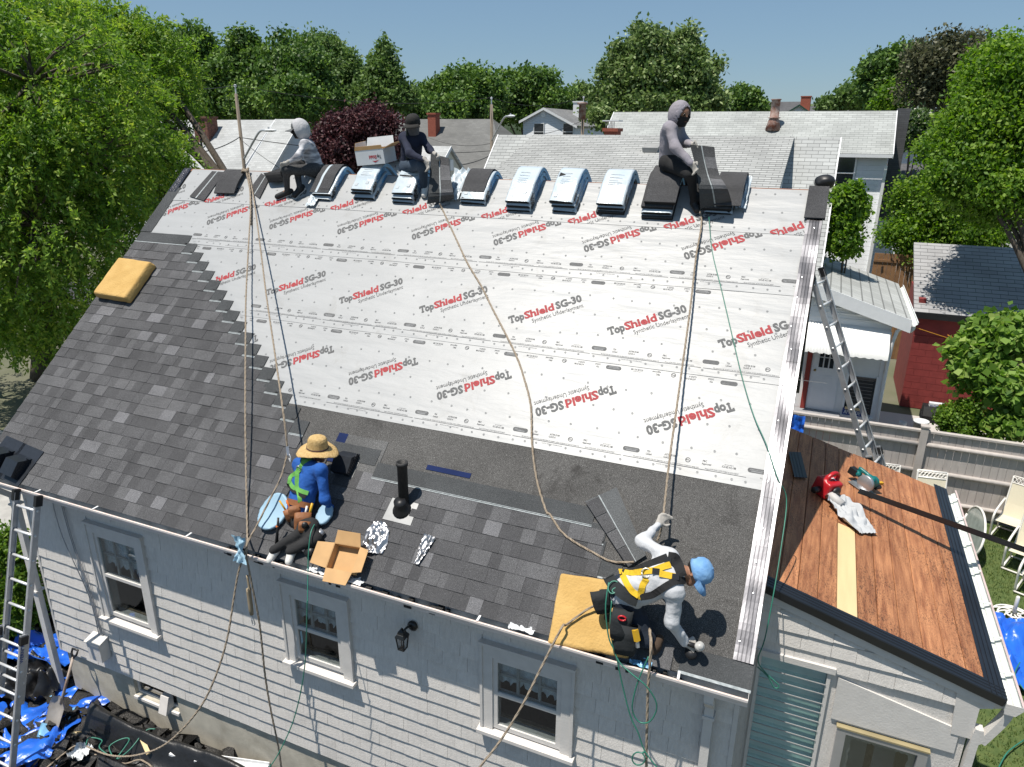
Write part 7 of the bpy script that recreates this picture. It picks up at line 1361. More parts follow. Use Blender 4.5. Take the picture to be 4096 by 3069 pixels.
# shovel
g0 = on_z(*zl_(440, 1225), .06); gt = on_y(*zl_(605, 600), .13); sv = empty('shovel', g0, 'scoop shovel with worn wooden shaft leaning on the foundation', 'shovel'); d = norm(gt-g0); sx = norm(np.cross(d, (0, 1, 0))); sn = np.cross(sx, d); L_ = np.linalg.norm(gt-g0)
V = []; n = 10
for i in range(n+1):
    t = i/n; w_ = .155*(1-.15*(1-t)-.55*max(0, t-.75)/.25)
    for k in range(7): u_ = -1+k/3; V.append(g0+d*(t*.40)+sx*(w_*u_)+sn*(-.05*abs(u_)**2.5-.04*max(0, t-.7)*3*abs(u_))+sn*.02*math.cos(u_*9)*.3)
mk('scoop', V, [(i*7+k, i*7+k+1, (i+1)*7+k+1, (i+1)*7+k) for i in range(n) for k in range(6)], mat('worn_steel', (.33, .30, .27), .5, metal=.3, var=.25, scale=5), sv, True)
mb = MB(); mb.tube([g0+d*.30, g0+d*(L_-.10)], [.02, .017], 8); mb.build('shaft', mat('worn_shaft', (.14, .07, .035), .7, col2=(.45, .38, .33), scale=7), sv, True)
mb = MB(); mb.tube([g0+d*(L_-.12), g0+d*(L_-.06)+sx*.05, g0+d*L_+sx*.055, g0+d*L_-sx*.055, g0+d*(L_-.06)-sx*.05, g0+d*(L_-.12)], .015, 6); mb.build('grip', m_blk, sv, True)
# ================================================================== ladders
m_al = mat('ladder_aluminium', (0.50, 0.51, 0.53), 0.42, metal=0.55, var=.12, scale=8); m_alr = mat('rung_aluminium', (0.74, 0.75, 0.76), 0.35, metal=0.4)
def ladder(name, label, top, base, side, w=.42, ext=.45, rung=.305, feet=True):
    top = np.asarray(top, float); base = np.asarray(base, float); side = norm(side); d = norm(base-top); nrm_ = norm(np.cross(d, side)); L_ = np.linalg.norm(base-top); Ld = empty(name, base, label, 'ladder')
    secs = ((0, L_*(1-ext)+.9, 0.0, w), (L_*(1-ext), L_, .05, w+.035))
    for (a, b, off, ww) in secs:
        for sg in (-1, 1):
            A_ = top+d*a+side*(sg*ww/2)+nrm_*off; B_ = top+d*b+side*(sg*ww/2)+nrm_*off; mb = MB(); mb.bar(A_, B_, .014, .070, up=nrm_); mb.bar(A_+nrm_*.032-side*sg*.012, B_+nrm_*.032-side*sg*.012, .03, .006, up=nrm_); mb.bar(A_-nrm_*.032-side*sg*.012, B_-nrm_*.032-side*sg*.012, .03, .006, up=nrm_); mb.build('rail', m_al, Ld)
        t = a+.16
        while t < b-.08: c = top+d*t+nrm_*off; mb = MB(); mb.tube([c-side*(ww/2+.012), c+side*(ww/2+.012)], .017, 6); mb.build('rung', m_alr, Ld, True); t += rung
    for sg in (-1, 1):
        c = top+side*(sg*w/2); mb = MB(); mb.bar(c-d*.03, c+d*.10, .045, .085, up=nrm_); mb.build('end_cap', m_blk, Ld)
    for sg in (-1, 1): c = top+d*(L_*(1-ext)+.02)+side*(sg*(w+.035)/2)+nrm_*.05; mb = MB(); mb.bar(c, c+d*.10, .05, .09, up=nrm_); mb.build('lock', m_blk, Ld)
    return Ld
tl = on_y(62, 1990, -.18); tr = on_y(165, 2000, -.18); mid = (tl+tr)/2
lad1 = ladder('extension_ladder', 'aluminium extension ladder leaning on the left eave', mid+np.array([0, 0, .05]), np.array([mid[0]-.02, -1.25, 0]), (1, 0, 0), .40, .55)
c = np.array([mid[0]-.02, -1.25, 0.0]); dd = norm(mid-c); pt = c+dd*1.95+np.array([.225, -.004, 0]); n_ = norm(np.cross(dd, (1, 0, 0)))
put_text('WERNER', .24, .055, .001, c+dd*1.7+np.array([.2285, -.05, .0])+n_*.0, dd, np.cross((1, 0, 0), dd)*1.0, mat('ladder_label', (.02, .06, .25), .5), lad1)
ladder('extension_ladder', 'aluminium extension ladder leaning on the right gable beside the porch', np.array([.0, 5.62, ZE+2.38]), np.array([2.47, 5.7, 0]), (.30, .95, 0), .42, .58)
# ================================================================== tools on the porch roof
zp_ = ZM(3000, 1500, 2.018); m_tr = mat('tool_red', (0.42, 0.012, 0.018), 0.35, var=.08); m_teal = mat('tool_teal', (0.0, 0.13, 0.13), 0.4, var=.1); m_yel = mat('tool_yellow', (0.62, 0.36, 0.02), 0.45, var=.06); m_gm = mat('tool_grey_metal', (.42, .43, .45), .35, metal=.7)
PN = PF(0, 0, 1)-PF(0, 0, 0); PX_ = PF(1, 0, 0)-PF(0, 0, 0); PY_ = np.array([0, 1., 0])
bl = on_porch(*zp_(590, 960), .0); BL = empty('leaf_blower', bl, 'red handheld leaf blower lying on the cedar boards', 'leaf blower')
e1 = norm(PX_*.55+PY_*.75); e2 = np.cross(PN, e1)
def lsdf(O, a, b, c): O = np.asarray(O, float); return lambda X, Y, Z: (lambda P: (P @ a, P @ b, P @ c))(np.stack([X, Y, Z], 1)-O)
lf = lsdf(bl+PN*.10, e1, e2, PN)
def fn(X, Y, Z):
    x, y, z = lf(X, Y, Z); q = np.stack([np.abs(x)-.10, np.abs(y)-.08, np.abs(z)-.075], 1); d1 = np.linalg.norm(np.maximum(q, 0), axis=1)+np.minimum(q.max(1), 0)-.025
    d2 = np.abs(np.hypot((x-.02)*.85, z-.10)-.085)-.018; d2 = np.maximum(d2, np.abs(y)-.022); return smin(d1, np.maximum(d2, -z), .02)
sdf_obj('housing', fn, bl-.3, bl+.32, .014, m_tr, BL)
mb = MB(); mb.lathe([(.0, -.01), (.07, -.01), (.075, .03), (.05, .045), (.0, .045)], bl+PN*.10-e2*.10, 14, 0, ax=-e2); mb.lathe([(.035, 0), (.035, .10), (.0, .10)], bl+PN*.08-e1*.13, 10, 0, ax=-e1); mb.build('engine_cover', m_blk, BL, True)
mb = MB(); mb.lathe([(.055, 0), (.05, .10), (.045, .22), (0, .22)], bl+PN*.07-e2*.06-e1*.06, 12, 0, ax=norm(-e2-e1*.2+PX_*.3)); mb.build('nozzle', mat('nozzle_grey', (.45, .44, .43), .6), BL, True)
for i in range(8): mb = MB(); mb.box((-.0, 0, 0), (.07, .004, .006), 0, lambda x, y, z, i=i: bl+PN*(.06+.013*i)+e1*(x-.02)-e2*(.1065)+e2*y+PN*z); mb.build('cooling_slot', m_blk, BL)
put_text('T', .05, .06, .006, bl+PN*.205+e1*.02-e2*.03, e1, e2, m_lt, BL)
m_cloth = mat('white_cloth', (.42, .435, .45), .8, var=.05, scale=6)
crumple('white_bag', 'crumpled white bag spread over the leaf blower and pale board', 'bag', on_porch(*zp_(790, 1140), .01), norm(PX_*.62-PY_*.78), norm(PX_*.78+PY_*.62), PN, .62, .36, .12, m_cloth, 52, 40, 4, shape=lambda a, b, x, y, h: (x, y*(.75+.3*np.sin(a*3.1)), h*(1.1-.7*a)), jag=.08)
# circular saw
sc = on_porch(*zp_(920, 930), .0); SW = empty('circular_saw', sc, 'teal cordless circular saw on the cedar boards', 'circular saw'); a1 = norm(PX_*.62-PY_*.45); a2 = np.cross(PN, a1)
lf2 = lsdf(sc+PN*.11, a1, a2, PN)
def fn(X, Y, Z):
    x, y, z = lf2(X, Y, Z); d1 = np.maximum(np.hypot(x-.0, z)-.062, np.abs(y-.04)-.075)-.01; hx = np.clip(x, -.17, .03); d2 = np.sqrt((x-hx)**2+(y-.02)**2+(z-.07-.15*(hx+.03)*-.4)**2)-.024; d3 = np.sqrt((x+.16)**2*.8+(y-.02)**2+(z-.01)**2)-.04; return smin(smin(d1, d2, .03), d3, .03)
sdf_obj('motor_body', fn, sc-.3, sc+.35, .012, m_teal, SW)
mb = MB(); mb.lathe([(.0, -.02), (.095, -.02), (.10, -.015), (.10, .015), (.095, .02), (0, .02)], sc+PN*.10-a2*.05, 22, 0, ax=a2); mb.build('blade_guard', m_gm, SW, True)
mb = MB(); mb.box((-.17, -.10, .0), (.16, .07, .005), 0, lambda x, y, z: sc+a1*x+a2*y+PN*(z+.012)); mb.build('base_plate', m_gm, SW); mb = MB(); mb.box((-.27, -.02, .07), (-.17, .07, .15), 0, lambda x, y, z: sc+a1*x+a2*y+PN*z); mb.build('battery', m_blk, SW)
mb = MB(); mb.tube([sc+a1*.06+a2*.09+PN*.07, sc+a1*.07+a2*.16+PN*.08], .028, 10); mb.build('motor_cap', m_blk, SW, True)
A_ = on_porch(*zp_(940, 872), .02); B_ = on_porch(*zp_(1070, 872), .02); KN = empty('utility_knife', A_, 'yellow handled saw knife beside the circular saw', 'knife'); mb = MB(); mb.bar(A_+(B_-A_)*.35, B_, .035, .025, up=PN); mb.build('handle', m_yel, KN); mb = MB(); mb.bar(A_-(B_-A_)*.4, A_+(B_-A_)*.36, .028, .004, up=PN); mb.build('blade', m_gm, KN)
A_ = on_porch(*zp_(862, 785), .02); B_ = on_porch(*zp_(1000, 855), .02); mb = MB(); mb.tube([A_+PN*.03, A_+(B_-A_)*.12, A_+(B_-A_)*.6, B_], [.010, .009, .010, .013], 6); tag(mb.build('pry_bar', m_gm, None, True), 'grey pry bar lying behind the circular saw', 'pry bar')
# long black drip edge and short offcut
A_ = on_porch(*zp_(880, 932), .16); B_ = on_porch(*zp_(2230, 1412), .42); u_ = norm(B_-A_); sd = norm(np.cross(u_, PN)); mb = MB(); mb.quad(A_, B_, B_+sd*.085, A_+sd*.085); mb.quad(A_+sd*.085, B_+sd*.085, B_+sd*.085+PN*.06, A_+sd*.085+PN*.06); mb.quad(A_, A_-PN*.03, B_-PN*.03, B_); mb.quad(A_-PN*.004, A_+sd*.085-PN*.004, B_+sd*.085-PN*.004, B_-PN*.004); tag(mb.build('drip_edge_strip', m_blkm), 'long black metal drip edge strip jutting out past the porch gutter', 'metal strip')
P4_ = [on_porch(*zp_(*q), .03) for q in ((310, 622), (408, 625), (462, 832), (358, 826))]; mb = MB(); mb.prism(P4_, PN*.004)
for t in (.2, .45, .7): a_ = P4_[0]+(P4_[1]-P4_[0])*t; b_ = P4_[3]+(P4_[2]-P4_[3])*t; mb.bar(a_+PN*.005, b_+PN*.005, .006, .006, up=PN)
tag(mb.build('drip_edge_offcut', mat('blue_black_metal', (.02, .03, .045), .35, var=.1)), 'short ribbed black metal offcut on the shaded boards', 'metal strip')
# ================================================================== behind the fence
q = on_y(3648, 1510, 15.2); q[2] = 0; tk = empty('propane_tank', q, 'white propane tank in front of the red shed', 'propane tank'); mb = MB(); mb.lathe([(.13, 0), (.13, .03), (.155, .06), (.155, .36), (.12, .43), (.04, .46), (0, .46)], q, 16); mb.build('cylinder', m_wt, tk, True); mb = MB(); mb.lathe([(.09, .44), (.10, .58), (.095, .58), (.085, .44)], q, 12); mb.build('collar', m_wt, tk, True); mb = MB(); mb.lathe([(.156, .14), (.157, .30)], q, 16); mb.build('label', mat('tank_label', (.03, .04, .08), .5), tk, True)
q = on_y(3775, 1530, 15.3); q[2] = 0; gr = empty('barbecue_grill', q, 'black covered barbecue grill with a carton on its lid', 'grill'); mb = MB()
for sx in (-.28, .28):
    for sy in (-.2, .2): mb = MB(); mb.tube([q+np.array([sx, sy, 0]), q+np.array([sx, sy, .7])], .02, 6); mb.build('leg', m_blk, gr)
mb = MB(); mb.box((-.36, -.26, .70), (.36, .26, .86), 0, lambda x, y, z: q+np.array([x, y, z])); mb.build('firebox', m_blk, gr); mb = MB(); mb.prism([q+np.array([-.34, -.25, .865]), q+np.array([-.34, .25, .865]), q+np.array([-.34, .18, 1.08]), q+np.array([-.34, -.12, 1.08])], (.68, 0, 0)); mb.build('lid', m_blk, gr)
cq = q+np.array([-.05, .0, 1.085]); cr_ = empty('carton', cq, 'white and orange cracker carton on the grill lid', 'carton'); mb = MB(); mb.box((-.17, -.07, 0), (.17, .07, .09), 0, lambda x, y, z: cq+np.array([x, y, z])); mb.build('carton_body', m_wcard, cr_); mb = MB(); mb.box((.04, -.073, .045), (.165, -.0705, .085), 0, lambda x, y, z: cq+np.array([x, y, z])); mb.build('orange_panel', mat('carton_orange', (.7, .25, .03), .5), cr_); put_text('SALTINE', .19, .05, .001, cq+np.array([-.15, -.0725, .01]), (1, 0, 0), (0, 0, 1), mat('carton_blue', (.05, .1, .35), .5), cr_)
q = on_y(3770, 1620, 13.6); q[2] = 0; gc = empty('garden_chair', q, 'brown metal garden chair with tan cushion in front of the grill', 'chair'); m_bm = mat('brown_metal', (.05, .028, .02), .5); mb = MB(); mb.box((-.24, -.22, .42), (.24, .22, .47), 0, lambda x, y, z: q+np.array([x, y, z])); mb.build('seat', mat('tan_cushion', (.42, .28, .16), .8), gc)
mb = MB(); mb.hexa([q+np.array(v) for v in ((-.30, -.24, .47), (-.24, -.24, .47), (-.24, .24, .47), (-.30, .24, .47), (-.46, -.22, 1.0), (-.42, -.22, 1.0), (-.42, .22, 1.0), (-.46, .22, 1.0))]); mb.build('backrest', m_bm, gc)
for sy in (-.25, .25): mb = MB(); mb.tube(smoothpath([q+np.array([-.34, sy, .02]), q+np.array([-.1, sy, .25]), q+np.array([-.28, sy, .45]), q+np.array([-.3, sy, .66]), q+np.array([.1, sy, .66]), q+np.array([.27, sy, .55]), q+np.array([.3, sy, .02])], 4), .018, 6); mb.build('leg', m_bm, gc, True)
q = on_y(3685, 1690, 12.2); q[2] = .0; bk_ = empty('bucket', q, 'white plastic bucket above the fence beside the round shrub', 'bucket'); zb0 = on_y(3685, 1700, 12.2)[2]-.3; mb = MB(); mb.box((-.3, -.25, 0), (.3, .25, zb0), 0, lambda x, y, z: q+np.array([x, y, z])); mb.build('crate_stand', m_blk, bk_); mb = MB(); mb.lathe([(.0, zb0), (.13, zb0), (.15, zb0+.36), (.16, zb0+.36), (.16, zb0+.40), (.14, zb0+.40), (.12, zb0+.05)], q, 16); mb.build('pail', m_wcard, bk_, True)
rope('orange cord strung from the cottage gutter to the vines', [np.array([R0[0]+.1, AY-.2, R0[2]-.15]), np.array([R0[0]+1.0, AY+.2, R0[2]-.45]), on_y(3790, 1340, 13.2)], .008, mat('orange_cord', (.6, .25, .02), .6), 'cord', 'cord')
# black bag behind the right ridge end
q = RF(-.06, 5.36, .09); o = sdf_obj('black_bag', lambda X, Y, Z: np.sqrt(((X-q[0]-.02)/1.25)**2+((Y-q[1]-.12)/1.2)**2+((Z-q[2]-.02))**2)-.085+.02*vnoise(X*18, Y*18, Z*18), q-.25, q+np.array([.3, .35, .25]), .014, m_blk); tag(o, 'black cloth bundle behind the right end of the ridge', 'bag')
# ================================================================== people
m_skin = mat('skin', (0.30, 0.15, 0.09), 0.55, var=.08, scale=20); m_skind = mat('skin_dark', (0.16, 0.075, 0.045), 0.55, var=.08, scale=20); m_hair = mat('black_hair', (0.012, 0.010, 0.009), 0.5); m_eye = mat('eye_dark', (0.01, 0.008, 0.007), 0.2)
def cloth(name, c, var=.10, scale=9, bump=.35, bs=26, rough=.9, **k): return mat(name, c, rough, var=var, scale=scale, bump=bump, bscale=bs, **k)
class Person:
    def __init__(s, label, base, res=.015, seed=0):
        s.E = empty('person', base, label, 'person', 'roofers at work'); s.g = {}; s.res = res; s.seed = seed; s.f = {}
    def cap(s, grp, a, b, ra, rb=None): s.g.setdefault(grp, []).append((np.asarray(a, float), np.asarray(b, float), ra, ra if rb is None else rb))
    def field(s, grps, k=.035, grow=0.0, wr=0.0, fr=13.0):
        C = [c for g in grps for c in s.g.get(g, [])]
        def fn(X, Y, Z):
            P = np.stack([np.ravel(X), np.ravel(Y), np.ravel(Z)], 1); d = None
            for a, b, ra, rb in C: q = cone_d(P, a, b, ra, rb); d = q if d is None else smin(d, q, k)
            d = d-grow
            if wr: d = d+wr*vnoise(P[:, 0]*fr+s.seed*7, P[:, 1]*fr, P[:, 2]*fr*.7)+wr*.7*np.abs(vnoise(P[:, 0]*fr*.8+3, P[:, 1]*fr*.8, P[:, 2]*fr*2.0+s.seed))
            return d
        lo = np.min([np.minimum(a-ra, b-rb) for a, b, ra, rb in C], axis=0)-.05; hi = np.max([np.maximum(a+ra, b+rb) for a, b, ra, rb in C], axis=0)+.05
        return fn, lo, hi
    def mesh(s, name, grps, m, k=.035, grow=0.0, wr=0.0, fr=13.0, res=None, parent=None, mi=None):
        fn, lo, hi = s.field(grps, k, grow, wr, fr); s.f[name] = fn; return sdf_obj(name, fn, lo, hi, res or s.res, m, parent or s.E, mi)
def hit(fn, px, py, t0=2.0, t1=16.0):
    r = ray(px, py); r = r/np.linalg.norm(r); t = t0; best = (9, None)
    for _ in range(120):
        p = CAM+r*t; d = float(fn(p[0], p[1], p[2])[0]); 
        if d < .002: return p
        if d < best[0]: best = (d, p)
        t += max(d*.8, .002)
        if t > t1: break
    return best[1] if best[0] < .25 else None
def strap(P, fn, pts, w, m, name='strap', lift=.006, parent=None):
    """webbing laid on the body along a line of picture points"""
    H = [];
    for i in range(len(pts)-1):
        for k in range(7): a = pts[i]; b = pts[i+1]; q = hit(fn, a[0]+(b[0]-a[0])*k/7, a[1]+(b[1]-a[1])*k/7); H += [q] if q is not None else []
    q = hit(fn, *pts[-1]); H += [q] if q is not None else []
    if len(H) < 3: return None
    H = [np.mean(H[max(0, i-1):i+2], axis=0) for i in range(len(H))]; V = []
    for i, q in enumerate(H):
        t = norm(H[min(i+1, len(H)-1)]-H[max(i-1, 0)]); e = .004; g = np.array([float(fn(q[0]+e*(j == 0), q[1]+e*(j == 1), q[2]+e*(j == 2))[0])-float(fn(q[0]-e*(j == 0), q[1]-e*(j == 1), q[2]-e*(j == 2))[0]) for j in range(3)]); g = norm(g+norm(CAM-q)*.01); sd = norm(np.cross(t, g)); V += [q+g*lift-sd*w/2, q+g*(lift+.004)-sd*w/2, q+g*(lift+.004)+sd*w/2, q+g*lift+sd*w/2]
    n = len(H); Fc = [(4*i+j, 4*i+(j+1) % 4, 4*i+4+(j+1) % 4, 4*i+4+j) for i in range(n-1) for j in range(4)]+[(0, 1, 2, 3), (4*n-1, 4*n-2, 4*n-3, 4*n-4)]
    return mk(name, V, Fc, m, parent or P.E, False)
def arm(P, sh, el, wr_, grp='top', r=(.056, .047, .045, .034)): P.cap(grp, sh, el, r[0], r[1]); P.cap(grp, el, wr_, r[2], r[3]); P.cap('body', sh, el, .038, .030); P.cap('body', el, wr_, .030, .020)
def leg(P, hp, kn, an, grp='legs', r=(.092, .066, .064, .046)): P.cap(grp, hp, kn, r[0], r[1]); P.cap(grp, kn, an, r[2], r[3]); P.cap('body', hp, kn, .068, .044); P.cap('body', kn, an, .042, .026)
def foot(P, an, toe, grp, up=(0, 0, 1)):
    an = np.asarray(an, float); toe = np.asarray(toe, float); d = norm(toe-an); u = np.asarray(up, float); heel = an-d*.045-u*.045; P.cap(grp, an-u*.01, an-u*.04, .043, .040); P.cap(grp, heel, toe-d*.03, .036, .036); P.cap(grp, an-u*.035, toe-d*.05, .042, .034); P.cap('body', an, toe-d*.05, .024, .018)
def hand(P, w_, tip, side, curl, grp='gloves', cu=1.0):
    """palm, four unequal bent fingers and a thumb leaving the side of the palm"""
    w_ = np.asarray(w_, float); h = norm(np.asarray(tip, float)-w_); side = norm(np.asarray(side, float)-h*(np.asarray(side, float) @ h)); c = norm(np.asarray(curl, float)-h*(np.asarray(curl, float) @ h))
    for g, gr in ((grp, .0), ('body', -.010)):
        for o in (-.024, 0, .024): P.cap(g, w_+h*.01+side*o*.6, w_+h*.075+side*o, .019+gr, .016+gr)
        for i, (o, l) in enumerate(((-.033, .062), (-.011, .078), (.011, .084), (.033, .074))):
            a = w_+h*.085+side*o; b = a+norm(h*.85+c*.55*cu)*l*.5; e = b+norm(h*.25+c*1.0*cu)*l*.5; P.cap(g, a, b, .0115+gr*.5, .0108+gr*.5); P.cap(g, b, e, .0108+gr*.5, .0095+gr*.5)
        a = w_+h*.035+side*.034; b = a+norm(side*.9+h*.5+c*.4)*.035; P.cap(g, a, b, .0135+gr*.5, .012+gr*.5); P.cap(g, b, b+norm(h*.8+c*.5*cu+side*.1)*.032, .012+gr*.5, .010+gr*.5)
    P.cap(grp, w_-h*.03, w_+h*.015, .030, .027)
def torso(P, pel, chest, neck, sl, sr, pl, pr_, grp='top', fat=1.0, hipg='legs'):
    pel, chest, neck, sl, sr, pl, pr_ = [np.asarray(q, float) for q in (pel, chest, neck, sl, sr, pl, pr_)]
    P.cap(grp, sl, sr, .066*fat, .066*fat); P.cap(grp, chest+(sl-chest)*.42, pel+(pl-pel)*.6, .098*fat, .095*fat); P.cap(grp, chest+(sr-chest)*.42, pel+(pr_-pel)*.6, .098*fat, .095*fat); P.cap(grp, chest, pel, .105*fat, .11*fat); P.cap(grp, (sl+sr)/2, neck, .065, .052)
    P.cap(hipg, pl, pr_, .105*fat, .105*fat); P.cap(hipg, pel, (pl+pr_)/2, .11*fat, .11*fat)
    P.cap('body', sl, sr, .052, .052); P.cap('body', chest, pel, .095*fat, .09*fat); P.cap('body', pl, pr_, .085, .085); P.cap('body', (sl+sr)/2, neck, .05, .047)
def head(P, c, up, fwd, neck, skin, hairm=None, res=.010):
    """skull, jaw, nose, ears and brow as part of the continuous body; eyes and hair as children"""
    c = np.asarray(c, float); up = norm(up); fwd = norm(np.asarray(fwd, float)-up*(np.asarray(fwd, float) @ up)); rt = np.cross(fwd, up); P.hd = (c, up, fwd, rt)
    P.cap('body', neck, c-up*.05-fwd*.01, .050, .050); P.cap('body', c+up*.03-fwd*.02, c+up*.03+fwd*.018, .082, .078); P.cap('body', c-up*.01+fwd*.02, c-up*.085+fwd*.045, .066, .034); P.cap('body', c+up*.015+fwd*.088, c-up*.025+fwd*.106, .009, .014)
    for s_ in (-1, 1): P.cap('body', c+rt*s_*.079+up*.012-fwd*.008, c+rt*s_*.083-up*.03, .014, .010)
    for s_ in (-1, 1): mb = MB(); mb.lathe([(0, -.006), (.011, -.004), (.012, .0), (.009, .005), (0, .006)], c+rt*s_*.032+up*.012+fwd*.086, 8, 0, ax=fwd); mb.build('eye', m_eye, P.E, True)
    mb = MB(); mb.tube([c-rt*.025-up*.058+fwd*.088, c-up*.060+fwd*.094, c+rt*.025-up*.058+fwd*.088], .006, 6); mb.build('mouth', mat('lips', (.22, .07, .055), .5), P.E, True)
    if hairm is not None:
        fn = lambda X, Y, Z: np.maximum((lambda q: np.sqrt((q @ rt/.084)**2+((q @ fwd+.012)/.102)**2+((q @ up-.028)/.098)**2)-1)(np.stack([np.ravel(X), np.ravel(Y), np.ravel(Z)], 1)-c)*.09, (lambda q: q @ fwd*.9-q @ up*.8-.035)(np.stack([np.ravel(X), np.ravel(Y), np.ravel(Z)], 1)-c))
        sdf_obj('hair', fn, c-.16, c+.16, .012, hairm, P.E)
def cap_hat(P, m, vis=.085, back=False, pitch=0.0):
    c, up, fwd, rt = P.hd; u2 = norm(up+fwd*pitch); f2 = norm(fwd-u2*(fwd @ u2)); mb = MB(); mb.lathe([(.096, -.012), (.0975, .02), (.097, .05), (.090, .085), (.066, .115), (.03, .13), (.0, .132)], c-f2*.008, 18, 0, ax=u2, xa=f2, sx=1.12, sy=.98); o = mb.build('cap', m, P.E, True); mb = MB(); V = []; n = 12
    for i in range(n+1):
        a = math.radians(-62+124*i/n)
        for r_, dz in ((.092, .028), (.092+vis*math.cos(a*.9)**.7, .022-.03*math.sin(a)**2-.012), (.092+vis*math.cos(a*.9)**.7, .016-.03*math.sin(a)**2-.012), (.092, .020)): V.append(c-f2*.008+f2*(r_*math.cos(a)*1.1)+rt*(r_*math.sin(a)*.96)+u2*dz)
    mk('visor', V, [(4*i+j, 4*i+(j+1) % 4, 4*i+4+(j+1) % 4, 4*i+4+j) for i in range(n) for j in range(4)], m, o, True); mb = MB(); mb.lathe([(.008, .128), (.006, .136), (0, .137)], c-f2*.008, 8, 0, ax=u2); mb.build('button', m, o); return o
def hood(P, m, deep=.055, res=.012):
    c, up, fwd, rt = P.hd
    def fn(X, Y, Z):
        q = np.stack([np.ravel(X), np.ravel(Y), np.ravel(Z)], 1)-c; x, f, u = q @ rt, q @ fwd, q @ up; o = np.sqrt((x/.117)**2+((f+.025)/.140)**2+((u-.0)/.157)**2)-1; i = np.sqrt((x/.098)**2+((f+.01)/.120)**2+((u-.0)/.136)**2)-1
        sh = np.maximum(o*.13, -i*.11-.002); opening = np.maximum(np.sqrt((x/.085)**2+((u+.025)/.115)**2)-1, 0)*.1; cut = np.where(f > .02, .02-np.sqrt(np.maximum(0, (x/.08)**2+((u+.03)/.12)**2))*.02+np.minimum(0, 0), -.1)
        hole = np.maximum(np.sqrt((x/.082)**2+((u+.035)/.125)**2)-1, -(f-.0)/.1)*.08
        return np.maximum(np.maximum(sh, -hole), (f-deep-.22*u)*.9)+.004*vnoise(x*20, f*20, u*20)
    return sdf_obj('hood', fn, c-.20, c+.20, res, m, P.E)
def mask(P, m, low=-.11, high=-.005, neckto=None):
    c, up, fwd, rt = P.hd; V = []; n = 14; k = 5
    for i in range(n+1):
        a = math.radians(-100+200*i/n)
        for j in range(k+1): t = j/k; r_ = .088-.022*t+.012*math.cos(a)*(1-t)+(.014*math.cos(a*2) if abs(a) < .5 and t < .3 else 0); V.append(c+fwd*(r_*math.cos(a)*1.12+.004)+rt*(r_*math.sin(a))+up*(high+(low-high)*t))
    return mk('face_mask', V, [(i*(k+1)+j, i*(k+1)+j+1, (i+1)*(k+1)+j+1, (i+1)*(k+1)+j) for i in range(n) for j in range(k)], m, P.E, True)
DBG = []
def chk(nm, *prs): DBG.append((nm, [round(float(np.linalg.norm(np.asarray(a)-b)), 2) for a, b in prs]))
m_glove = cloth('grey_glove', (.36, .34, .31)); m_glr = cloth('glove_red_tip', (.45, .03, .03)); m_shoeb = cloth('black_shoe', (.012, .012, .013), rough=.6); m_sole = mat('white_sole', (.6, .6, .6), .6); m_shoew = cloth('white_shoe', (.62, .61, .58), rough=.7)
# ---------------------------------------------------------------- hooded person, left on the ridge
Yp = lambda zf: (lambda a, b, Y: on_y(*zf(a, b), Y)); Rp = lambda zf: (lambda a, b, h: on_roof(*zf(a, b), h)); yc, rc = Yp(zc_), Rp(zc_)
P = Person('person in a pale striped hooded shirt and black mask seated at the left ridge', RF(-6.95, 5.2, 0), .014, 1)
pel = yc(528, 1345, 3.98); chest = yc(470, 1190, 3.93); neck = yc(432, 1110, 3.9); sl, sr = yc(438, 1165, 3.74), yc(462, 1160, 4.10); pl, pr_ = yc(515, 1368, 3.86), yc(545, 1355, 4.10)
kl, kr = yc(290, 1368, 3.52), yc(368, 1318, 3.78); al, ar = rc(300, 1530, .10), rc(398, 1505, .10); tl_, tr_ = rc(205, 1592, .045), rc(345, 1590, .045); el, er = yc(385, 1262, 3.58), yc(395, 1262, 4.0); wl, wr2 = yc(298, 1312, 3.50), yc(312, 1318, 3.72)
torso(P, pel, chest, neck, sl, sr, pl, pr_, fat=1.04); arm(P, sl, el, wl); arm(P, sr, er, wr2); leg(P, pl, kl, al, r=(.088, .066, .058, .04)); leg(P, pr_, kr, ar, r=(.088, .066, .058, .04)); foot(P, al, tl_, 'shoe_a', RN); foot(P, ar, tr_, 'shoe_b', RN)
hand(P, wl, yc(255, 1350, 3.47), (0, -.6, .6), (-.3, .3, -1)); hand(P, wr2, yc(268, 1352, 3.6), (0, .6, .5), (-.3, .2, -1)); head(P, yc(392, 1045, 3.88), (-.12, -.05, 1), (-1, -.35, -.25), neck, m_skin)
P.mesh('body', ['body'], m_skin, .02, res=.012); m_strp = mat('striped_shirt', (.20, .20, .22), .9, col2=(.52, .52, .54), scale=3.2, stretch=(1.2, 1.2, 6.0), bump=.3, bscale=8, contrast=(.42, .58)); P.mesh('shirt', ['top'], m_strp, .05, 0, .017); m_legg = mat('patterned_leggings', (.013, .013, .014), .7, col2=(.06, .06, .062), scale=70, bump=.1); P.mesh('leggings', ['legs'], m_legg, .045, 0, .005)
for g in ('shoe_a', 'shoe_b'): P.mesh('shoe', [g], m_shoeb, .02, res=.012)
P.mesh('gloves', ['gloves'], m_glove, .012, res=.009); hood(P, mat('hood_fabric', (.36, .36, .375), .9, col2=(.50, .50, .51), scale=9, bump=.4), .035); mask(P, cloth('black_mask', (.012, .01, .012))); cap_hat(P, cloth('grey_cap', (.10, .105, .11)), .095)
for an, to in ((al, tl_), (ar, tr_)):
    d = norm(to-an); mb = MB(); mb.bar(an-d*.06-RN*.082, to-RN*.035, .07, .022, up=RN); mb.build('sole', m_sole, P.E)
